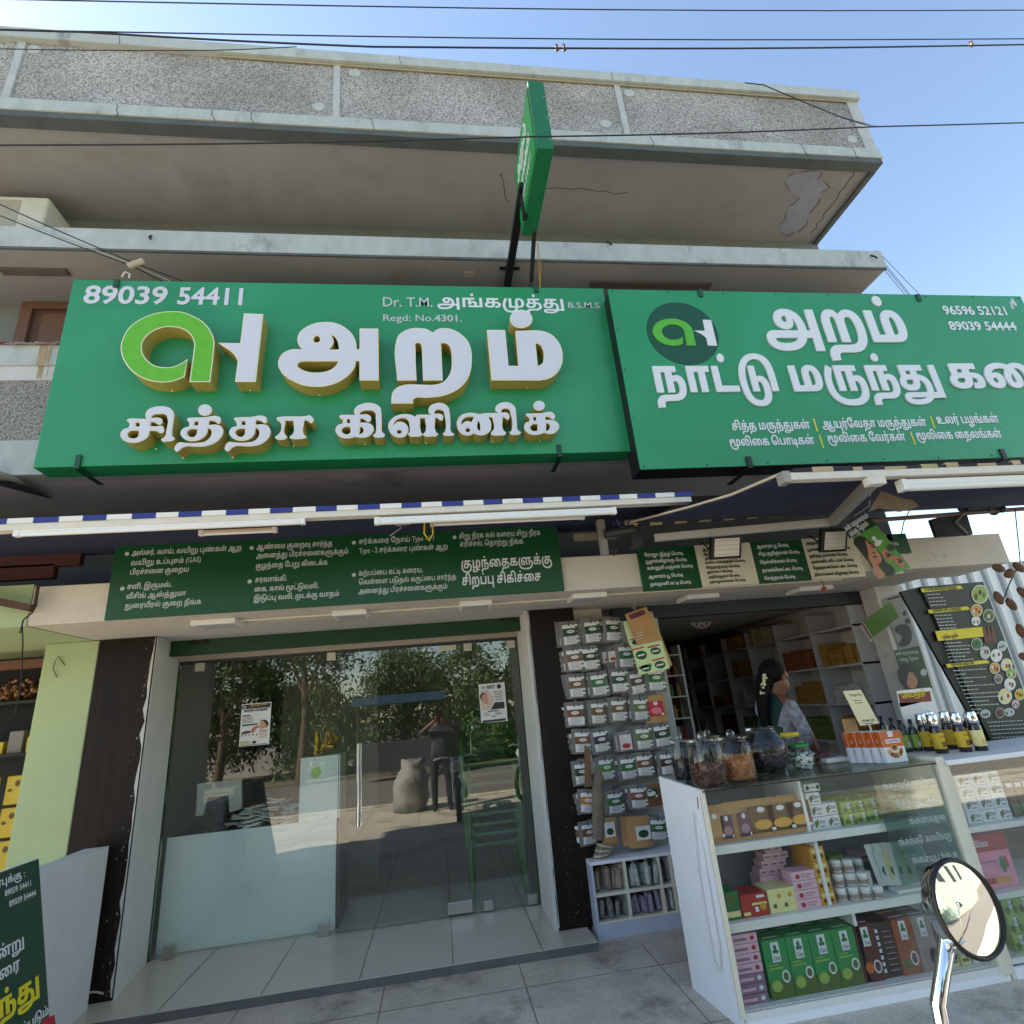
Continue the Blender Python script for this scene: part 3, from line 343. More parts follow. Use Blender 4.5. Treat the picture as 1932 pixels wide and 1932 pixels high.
'று':'140;70,63 ~10,0 ~13,-9 ~7,-16 ~0,-25 ~-5,-18 -5,-8 0,-2 ~-8,-11 ~-26,-9 -17,0 -2,0 ~-10,0 ~-15,3 ~-8,8 0,7 ~0,2 ~2,4 ~3,3 ~6,1 6,0 99,0 0,-11 -38,0 -7,1 -53,0 ~-2,0 ~-2,-1 ~0,-4 ~9,-3 9,0 2,0 ~14,0 ~18,6 6,7 0,4 ~3,4 ~3,11 ~2,12 ~0,16 ~-4,12 ~-7,5 ~-7,0 ~-4,-2 ~-4,-4 ~-1,-7 0,-5 0,-34 -16,0 0,33 ~0,6 ~0,7 ~-3,4 ~-3,2 ~-4,0 ~-3,-2 ~-3,-4 ~-1,-7 0,-5 0,-34 -15,0 0,36 ~0,6 ~1,8 ~3,6 ~5,4 ~8,3 ~10,0 ~8,-3 ~6,-6 3,-5 -6,1 ~3,4 ~6,6 ~8,3|115,-18 0,80 16,0 0,-80',
'ற்':'106;70,63 ~10,0 ~13,-9 ~7,-16 ~0,-25 ~-7,-17 ~-10,-9 ~-12,-4 ~-14,-1 -8,0 -11,0 ~-7,0 ~-5,-2 ~-4,-2 ~-2,-4 ~0,-5 ~0,-2 0,-2 -15,0 ~0,2 ~-1,5 ~0,7 ~4,7 ~6,4 ~5,2 ~8,1 6,0 14,0 ~9,0 ~15,3 ~9,7 ~4,13 ~0,19 ~-4,12 ~-7,5 ~-7,0 ~-4,-2 ~-4,-4 ~-1,-7 0,-5 0,-34 -16,0 0,33 ~0,6 ~0,7 ~-3,4 ~-3,2 ~-4,0 ~-3,-2 ~-3,-4 ~-1,-7 0,-5 0,-34 -15,0 0,36 ~0,6 ~1,8 ~3,6 ~5,4 ~8,3 ~10,0 ~8,-3 ~6,-6 3,-5 -6,1 ~3,4 ~6,6 ~8,3|53,73 ~-4,0 ~-5,5 ~0,8 ~5,5 ~8,0 ~5,-5 ~0,-8 ~-5,-5',
'ல':'122;30,-1 ~-7,0 ~-12,6 ~-6,12 ~0,18 ~6,14 ~11,9 ~14,5 ~16,0 ~12,-3 ~7,-7 ~4,-7 ~2,-11 1,-9 ~0,-3 ~1,-5 ~2,-4 ~3,-3 ~3,-1 ~5,0 ~5,3 ~3,8 ~0,12 ~-3,11 ~-5,11 -4,4 13,8 ~8,-9 ~7,-19 ~0,-20 ~-6,-13 ~-12,-7 -10,0 ~-5,0 ~-9,2 ~-7,6 ~-5,11 0,8 ~0,4 ~-1,7 ~-2,6 ~-4,5 ~-7,3 ~-12,0 ~-11,-6 ~-6,-12 ~0,-13 ~3,-7 ~4,-3 ~6,0 ~3,2 ~2,4 ~0,6 ~-4,5 ~-9,0 ~-7,-5 -3,-3 -2,10 ~4,4 ~10,5 ~15,0 ~11,-10 0,-9 ~0,-6 ~-5,-9 ~-10,-5',
'லி':'155;108,94 ~10,0 ~14,-6 ~8,-8 ~4,-9 ~2,-12 0,-9 0,-50 -15,0 0,47 ~0,8 ~-2,10 ~-2,7 ~-5,6 ~-9,4 ~-12,0 ~-8,-5 ~-3,-6 ~0,-7 ~2,-5 ~4,-3 ~6,-2 3,-1 0,-13 ~-8,1 ~-14,7 ~-7,12 ~0,15 ~7,12 ~15,7|30,-1 ~-7,0 ~-12,6 ~-6,12 ~0,18 ~6,14 ~11,9 ~14,5 ~16,0 ~12,-3 ~7,-7 ~4,-7 ~2,-11 1,-9 ~0,-3 ~1,-5 ~2,-4 ~3,-3 ~3,-1 ~5,0 ~5,3 ~3,8 ~0,11 ~-2,10 ~-4,9 -2,3 13,8 ~4,-5 ~5,-11 ~2,-12 0,-6 ~0,-9 ~-6,-13 ~-12,-7 -10,0 ~-5,0 ~-9,2 ~-7,6 ~-5,11 0,8 ~0,4 ~-1,7 ~-2,6 ~-4,5 ~-7,3 ~-12,0 ~-11,-6 ~-6,-12 ~0,-13 ~3,-7 ~4,-3 ~6,0 ~3,2 ~2,4 ~0,6 ~-4,5 ~-9,0 ~-7,-5 -3,-3 -2,10 ~4,4 ~10,5 ~15,0 ~11,-10 0,-9 ~0,-6 ~-5,-9 ~-10,-5',
'ல்':'122;30,-1 ~-7,0 ~-12,6 ~-6,12 ~0,18 ~6,14 ~11,9 ~14,5 ~16,0 ~12,-3 ~7,-7 ~4,-7 ~2,-11 1,-9 ~0,-3 ~1,-5 ~2,-4 ~3,-3 ~3,-1 ~5,0 ~5,3 ~3,8 ~0,12 ~-3,11 ~-5,11 -4,4 13,8 ~8,-9 ~7,-19 ~0,-20 ~-6,-13 ~-12,-7 -10,0 ~-5,0 ~-9,2 ~-7,6 ~-5,11 0,8 ~0,4 ~-1,7 ~-2,6 ~-4,5 ~-7,3 ~-12,0 ~-11,-6 ~-6,-12 ~0,-13 ~3,-7 ~4,-3 ~6,0 ~3,2 ~2,4 ~0,6 ~-4,5 ~-9,0 ~-7,-5 -3,-3 -2,10 ~4,4 ~10,5 ~15,0 ~11,-10 0,-9 ~0,-6 ~-5,-9 ~-10,-5|61,73 ~-4,0 ~-5,5 ~0,8 ~5,5 ~8,0 ~5,-5 ~0,-8 ~-5,-5',
'ள':'128;30,-1 ~-7,0 ~-12,6 ~-6,12 ~0,18 ~6,14 ~10,9 ~14,5 ~13,0 ~9,-2 ~9,-4 4,-4 -6,-12 ~-4,4 ~-10,6 ~-15,0 ~-10,-6 ~-6,-12 ~0,-13 ~3,-7 ~4,-3 ~6,0 ~3,2 ~2,3 ~0,8 ~-4,4 ~-9,0 ~-7,-5 -3,-3 -2,10 ~4,4 ~10,5 ~15,0 ~11,-10 0,-9 ~0,-6 ~-5,-9 ~-10,-5|62,0 0,50 2,3 0,9 63,0 0,-12 -16,0 0,-50 -16,0 0,50 -17,0 0,-50',
'ளு':'180;153,37 ~7,0 ~10,-7 ~6,-11 ~0,-18 ~-7,-14 ~-13,-10 ~-16,-7 ~-17,-4 ~-19,-1 -9,0 -8,0 ~-12,0 ~-24,3 ~-20,7 ~-16,12 ~-9,18 0,12 0,1 ~0,9 ~4,15 ~7,14 4,7 12,-7 ~-4,-7 ~-5,-12 ~-3,-12 0,-6 0,-2 ~0,-10 ~8,-14 ~14,-10 ~18,-5 ~19,-1 9,0 3,0 ~6,0 ~15,0 ~15,3 ~14,5 ~11,7 ~7,11 ~0,14 ~-6,8 ~-9,0 ~-6,-3 -3,-3 -1,12 ~3,2 ~9,4|61,-1 ~-8,0 ~-11,6 ~-6,12 ~0,18 ~6,14 ~10,9 ~14,5 ~13,0 ~9,-2 ~9,-4 4,-4 -6,-12 ~-4,4 ~-11,6 ~-14,0 ~-10,-6 ~-6,-12 ~0,-13 ~2,-7 ~5,-3 ~6,0 ~3,2 ~2,3 ~0,8 ~-4,4 ~-9,0 ~-7,-5 -3,-3 -3,10 ~4,4 ~11,5 ~15,0 ~11,-10 0,-9 ~0,-6 ~-5,-9 ~-10,-5|93,0 0,50 2,3 0,9 62,0 0,-12 -16,0 0,-50 -15,0 0,50 -17,0 0,-50',
'ள்':'128;30,-1 ~-7,0 ~-12,6 ~-6,12 ~0,18 ~6,14 ~10,9 ~14,5 ~13,0 ~9,-2 ~9,-4 4,-4 -6,-12 ~-4,4 ~-10,6 ~-15,0 ~-10,-6 ~-6,-12 ~0,-13 ~3,-7 ~4,-3 ~6,0 ~3,2 ~2,3 ~0,8 ~-4,4 ~-9,0 ~-7,-5 -3,-3 -2,10 ~4,4 ~10,5 ~15,0 ~11,-10 0,-9 ~0,-6 ~-5,-9 ~-10,-5|62,0 0,50 2,3 0,9 63,0 0,-12 -16,0 0,-50 -16,0 0,50 -17,0 0,-50|64,73 ~-4,0 ~-5,5 ~0,8 ~5,5 ~8,0 ~5,-5 ~0,-8 ~-5,-5',
'ழ':'102;68,63 ~10,0 ~13,-9 ~6,-15 ~0,-18 ~-4,-11 ~-7,-6 ~-7,-3 ~-11,-1 -7,0 -52,0 0,62 16,0 0,-51 20,0 0,28 ~0,7 ~3,8 ~6,6 ~8,3|69,52 ~-1,0 ~-3,-1 ~-3,-3 ~-1,-5 0,-6 0,-26 4,0 ~6,0 ~7,4 ~3,8 ~0,13 ~-2,10 ~-5,6|25,-5 ~2,0 ~5,0 2,-1 -1,-10 ~-1,0 ~-3,0 ~-5,0 ~-4,-2 ~0,-4 ~3,-1 ~5,-1 2,0 3,0 ~5,0 ~7,2 ~5,5 ~3,4 ~3,2 ~6,2 4,0 10,-3 ~-5,-1 ~-4,-3 -1,-2 ~-3,-6 ~-8,-8 ~-12,-3 -9,0 -4,0 ~-6,0 ~-10,2 ~-5,4 ~-4,5 0,4 ~0,7 ~11,8|62,-20 -1,1 ~-5,1 ~-6,4 ~-4,8 -1,6 16,0 ~0,-2 ~2,-4 ~3,-2 ~4,-1 4,0 11,0 0,-11',
'ழ்':'102;68,63 ~10,0 ~13,-9 ~6,-15 ~0,-18 ~-4,-11 ~-7,-6 ~-7,-3 ~-11,-1 -7,0 -52,0 0,62 16,0 0,-51 20,0 0,28 ~0,7 ~3,8 ~6,6 ~8,3|69,52 ~-1,0 ~-3,-1 ~-3,-3 ~-1,-5 0,-6 0,-26 4,0 ~6,0 ~7,4 ~3,8 ~0,13 ~-2,10 ~-5,6|25,-5 ~2,0 ~5,0 2,-1 -1,-10 ~-1,0 ~-3,0 ~-5,0 ~-4,-2 ~0,-4 ~3,-1 ~5,-1 2,0 3,0 ~5,0 ~7,2 ~5,5 ~3,4 ~3,2 ~6,2 4,0 10,-3 ~-5,-1 ~-4,-3 -1,-2 ~-3,-6 ~-8,-8 ~-12,-3 -9,0 -4,0 ~-6,0 ~-10,2 ~-5,4 ~-4,5 0,4 ~0,7 ~11,8|62,-20 -1,1 ~-5,1 ~-6,4 ~-4,8 -1,6 16,0 ~0,-2 ~2,-4 ~3,-2 ~4,-1 4,0 11,0 0,-11|51,73 ~-4,0 ~-5,5 ~0,8 ~5,5 ~8,0 ~5,-5 ~0,-8 ~-5,-5',
'வ':'125;30,-1 ~-7,0 ~-12,6 ~-6,12 ~0,21 ~10,17 ~18,8 ~21,0 ~14,-5 ~9,-9 ~3,-12 ~0,-11 ~-2,-10 -2,-5 24,0 0,51 16,0 0,-62 -56,0 0,9 ~2,4 ~3,10 ~0,13 ~-5,10 ~-10,5 ~-15,0 ~-10,-7 ~-6,-12 ~0,-12 ~3,-7 ~4,-3 ~6,0 ~3,2 ~2,4 ~0,7 ~-4,4 ~-9,0 ~-7,-5 -3,-3 -2,10 ~4,4 ~10,5 ~15,0 ~11,-10 0,-9 ~0,-6 ~-5,-9 ~-10,-5',
'வீ':'125;30,-1 ~-7,0 ~-12,6 ~-6,12 ~0,21 ~10,17 ~18,8 ~21,0 ~14,-5 ~9,-9 ~3,-12 ~0,-11 ~-2,-10 -2,-5 24,0 0,51 16,0 0,-62 -56,0 0,9 ~2,4 ~3,10 ~0,13 ~-5,10 ~-10,5 ~-15,0 ~-10,-7 ~-6,-12 ~0,-12 ~3,-7 ~4,-3 ~6,0 ~3,2 ~2,4 ~0,7 ~-4,4 ~-9,0 ~-7,-5 -3,-3 -2,10 ~4,4 ~10,5 ~15,0 ~11,-10 0,-9 ~0,-6 ~-5,-9 ~-10,-5|103,94 ~12,0 ~11,-9 ~0,-14 ~-9,-7 ~-18,0 ~-8,8 0,6 ~0,3 ~4,8 3,3 9,-3 ~-2,-3 ~-3,-5 ~0,-4 ~1,-3 ~3,-1 ~5,0 ~2,3 ~0,5 ~-5,2 ~-6,0 ~-4,0 ~-7,-2 ~-7,-7 ~0,-10 ~3,-5 ~4,-3 ~6,-3 3,0 0,-12 ~-6,1 ~-11,4 ~-8,7 ~-4,9 ~0,11 ~4,9 ~8,7 ~12,5',
'வு':'125;30,-1 ~-7,0 ~-12,6 ~-6,12 ~0,21 ~10,17 ~18,8 ~21,0 ~14,-5 ~9,-9 ~3,-12 ~0,-11 ~-2,-10 -2,-5 24,0 0,51 16,0 0,-62 -56,0 0,9 ~2,4 ~3,10 ~0,13 ~-5,10 ~-10,5 ~-15,0 ~-10,-7 ~-6,-12 ~0,-12 ~3,-7 ~4,-3 ~6,0 ~3,2 ~2,4 ~0,7 ~-4,4 ~-9,0 ~-7,-5 -3,-3 -2,10 ~4,4 ~10,5 ~15,0 ~11,-10 0,-9 ~0,-6 ~-5,-9 ~-10,-5|100,-31 0,33 16,0 0,-33',
'ஷ':'167;113,63 ~6,0 ~8,-3 ~5,-6 ~2,-6 ~0,-6 ~-1,-8 -2,-7 -1,-4 -14,-54 -14,4 9,32 0,4 5,18 ~1,5 ~2,9 ~0,7 ~-3,4 ~-8,0 ~-3,-6 ~0,-8 ~3,-4 ~7,-3 5,0 7,0 ~6,0 ~9,4 4,3 14,0 0,-38 -70,0 0,11 56,0 0,7 ~0,1 ~0,5 0,2 ~-2,-2 ~-13,-4 -7,0 -3,0 ~-8,0 ~-12,4 ~-7,6 ~-4,8 ~0,10 ~5,9 ~10,6|30,-1 ~-7,0 ~-12,6 ~-6,12 ~0,21 ~10,17 ~18,8 ~21,0 ~14,-5 ~9,-9 ~3,-12 ~0,-11 ~-2,-10 -2,-5 24,0 -2,-11 -38,0 0,9 ~2,4 ~3,10 ~0,13 ~-5,10 ~-10,5 ~-15,0 ~-10,-7 ~-6,-12 ~0,-12 ~3,-7 ~4,-3 ~6,0 ~3,2 ~2,4 ~0,7 ~-4,4 ~-9,0 ~-7,-5 -3,-3 -2,10 ~4,4 ~10,5 ~15,0 ~11,-10 0,-9 ~0,-6 ~-5,-9 ~-10,-5',
'ஸ்':'155;30,-1 ~-7,0 ~-12,6 ~-6,12 ~0,18 ~6,14 ~11,9 ~14,5 ~14,0 ~11,-3 ~8,-7 3,-4 -6,-2 ~2,5 ~7,7 ~8,4 ~11,0 ~8,-3 ~6,-6 ~3,-11 0,-8 0,-8 ~0,-5 ~2,-8 ~4,-3 ~3,-1 ~5,0 ~6,3 ~2,8 ~0,12 ~-2,11 ~-6,11 -4,4 14,8 ~7,-9 ~7,-19 ~0,-20 ~-6,-13 ~-12,-7 -10,0 ~-5,0 ~-9,2 ~-6,5 ~-4,6 ~-2,10 0,6 0,5 ~0,6 ~-1,7 ~-2,4 ~-3,2 ~-4,0 ~-4,-2 ~-2,-4 ~-1,-6 0,-6 0,-34 -16,0 0,29 ~0,6 ~-2,8 ~-5,5 ~-7,3 ~-12,0 ~-11,-6 ~-6,-12 ~0,-13 ~3,-7 ~4,-3 ~6,0 ~3,2 ~2,4 ~0,6 ~-4,5 ~-9,0 ~-7,-5 -3,-3 -2,10 ~4,4 ~10,5 ~15,0 ~11,-10 0,-9 ~0,-6 ~-5,-9 ~-10,-5|78,73 ~-4,0 ~-5,5 ~0,8 ~5,5 ~8,0 ~5,-5 ~0,-8 ~-5,-5',
'ஹ':'194;159,63 ~9,0 ~14,-9 ~6,-16 ~0,-25 ~-6,-17 ~-11,-9 ~-11,-4 ~-14,-1 -9,0 -99,0 ~-7,0 ~-5,-2 ~-4,-2 ~-2,-4 ~0,-5 ~1,-2 0,-2 -16,0 ~0,2 ~-1,5 ~0,7 ~4,7 ~6,4 ~5,2 ~8,1 6,0 102,0 ~10,0 ~14,3 ~9,7 ~5,13 ~0,19 ~-4,12 ~-7,5 ~-7,0 ~-5,-2 ~-3,-4 ~-1,-7 0,-5 0,-34 -16,0 0,33 ~0,6 ~-1,7 ~-2,4 ~-3,2 ~-5,0 ~-3,-2 ~-3,-4 ~0,-7 0,-5 0,-34 -16,0 0,36 ~0,6 ~1,8 ~3,6 ~6,4 ~7,3 ~10,0 ~8,-3 ~6,-6 3,-5 -6,1 ~3,4 ~6,6 ~8,3|30,-1 ~-7,0 ~-12,6 ~-6,12 ~0,21 ~10,17 ~18,8 ~21,0 ~14,-5 ~9,-9 ~3,-12 ~0,-11 ~-2,-10 -2,-5 24,0 6,-11 -46,0 0,9 ~2,4 ~3,10 ~0,13 ~-5,10 ~-10,5 ~-15,0 ~-10,-7 ~-6,-12 ~0,-12 ~3,-7 ~4,-3 ~6,0 ~3,2 ~2,4 ~0,7 ~-4,4 ~-9,0 ~-7,-5 -3,-3 -2,10 ~4,4 ~10,5 ~15,0 ~11,-10 0,-9 ~0,-6 ~-5,-9 ~-10,-5',
'ா':'76;9,0 0,62 65,0 0,-12 -16,0 0,-50 -16,0 0,50 -17,0 0,-50',
'ி':'33;-9,94 ~8,0 ~13,-5 ~6,-7 ~4,-8 ~3,-12 0,-10 0,-52 -16,0 0,48 ~0,8 ~-1,12 ~-3,7 ~-5,5 ~-5,2 ~-8,0 ~-6,-3 ~-3,-6 ~0,-6 ~2,-7 2,-3 -16,0 ~-1,2 ~-2,8 0,3 ~0,6 ~5,9 ~8,6 ~10,3',
'ெ':'108;45,-1 ~-9,0 ~-15,6 ~-10,11 ~-5,17 ~0,21 ~8,19 ~14,13 ~19,8 11,0 ~8,0 ~14,-4 ~10,-8 ~6,-9 ~3,-15 0,-11 0,-47 -16,0 0,42 ~0,6 ~-1,12 ~-3,11 ~-6,7 ~-10,4 ~-12,0 ~-13,-5 ~-11,-9 ~-6,-16 0,-10 ~0,-7 ~2,-11 ~5,-8 ~5,-5 3,-1 4,0 ~1,0 ~4,0 2,0 ~6,0 ~5,6 ~0,8 ~-4,6 ~-8,0 ~-5,-5 ~0,-9 ~3,-7 2,-2 -13,0 ~-1,2 ~-4,7 ~0,11 ~5,9 ~10,5 ~15,0 ~10,-5 ~5,-10 ~0,-13 ~-7,-9 ~-12,-5',
'ே':'86;53,-1 ~-11,0 ~-17,6 ~-13,12 ~-7,18 ~0,22 ~8,18 ~13,12 ~19,7 ~19,0 ~13,-5 ~6,-10 ~0,-13 ~-5,-9 ~-10,-5 ~-14,0 ~-9,5 ~-5,9 ~0,11 ~3,6 2,2 13,0 ~-2,-2 ~-3,-7 ~0,-9 ~4,-4 ~8,0 ~3,5 ~0,7 ~-2,5 ~-5,2 -5,0 ~-1,0 ~-4,0 -2,0 ~-5,-1 ~-11,-5 ~-8,-9 ~-5,-13 ~0,-17 ~5,-13 ~8,-8 ~10,-5 6,-1 ~1,0 ~3,0 ~6,0 ~5,2 ~3,5 ~0,7 ~-4,6 ~-7,0 ~-5,-5 ~0,-9 ~3,-7 2,-2 -13,0 ~-2,3 ~-3,6 ~0,11 ~5,9 ~9,5 ~15,0 ~10,-6 ~5,-9 ~0,-12 ~-7,-10 ~-13,-5',
'ை':'141;30,-1 ~-7,0 ~-12,6 ~-6,12 ~0,20 ~11,17 ~20,9 14,0 ~7,0 ~11,-2 ~10,-3 5,-4 3,-2 ~7,-5 ~10,-16 0,-10 ~0,-7 ~-5,-10 ~-10,-5 ~-15,0 ~-9,6 ~-5,10 ~0,12 ~4,11 ~6,10 5,4 2,2 ~6,4 ~13,5 7,0 ~12,0 ~14,-9 ~7,-14 ~0,-16 ~-3,-12 ~-5,-10 -2,-3 -13,6 ~3,5 ~4,12 ~0,15 ~-5,9 ~-8,5 ~-10,0 ~-8,-2 ~-6,-5 ~-5,-8 ~-3,-9 ~0,-12 ~4,-5 ~6,0 ~3,3 ~1,5 0,4 ~0,7 ~-7,12 ~-12,7 ~-12,3 ~-16,0 ~-13,-5 ~-7,-10 -1,-5 ~-1,-1 ~0,-3 0,-2 ~0,-6 ~3,-6 ~4,-3 ~6,0 ~3,2 ~2,4 ~0,6 ~-4,5 ~-9,0 ~-7,-5 -3,-3 -2,10 ~4,4 ~10,5 ~16,0 ~10,-10 0,-9 ~0,-6 ~-5,-9 ~-9,-5',}
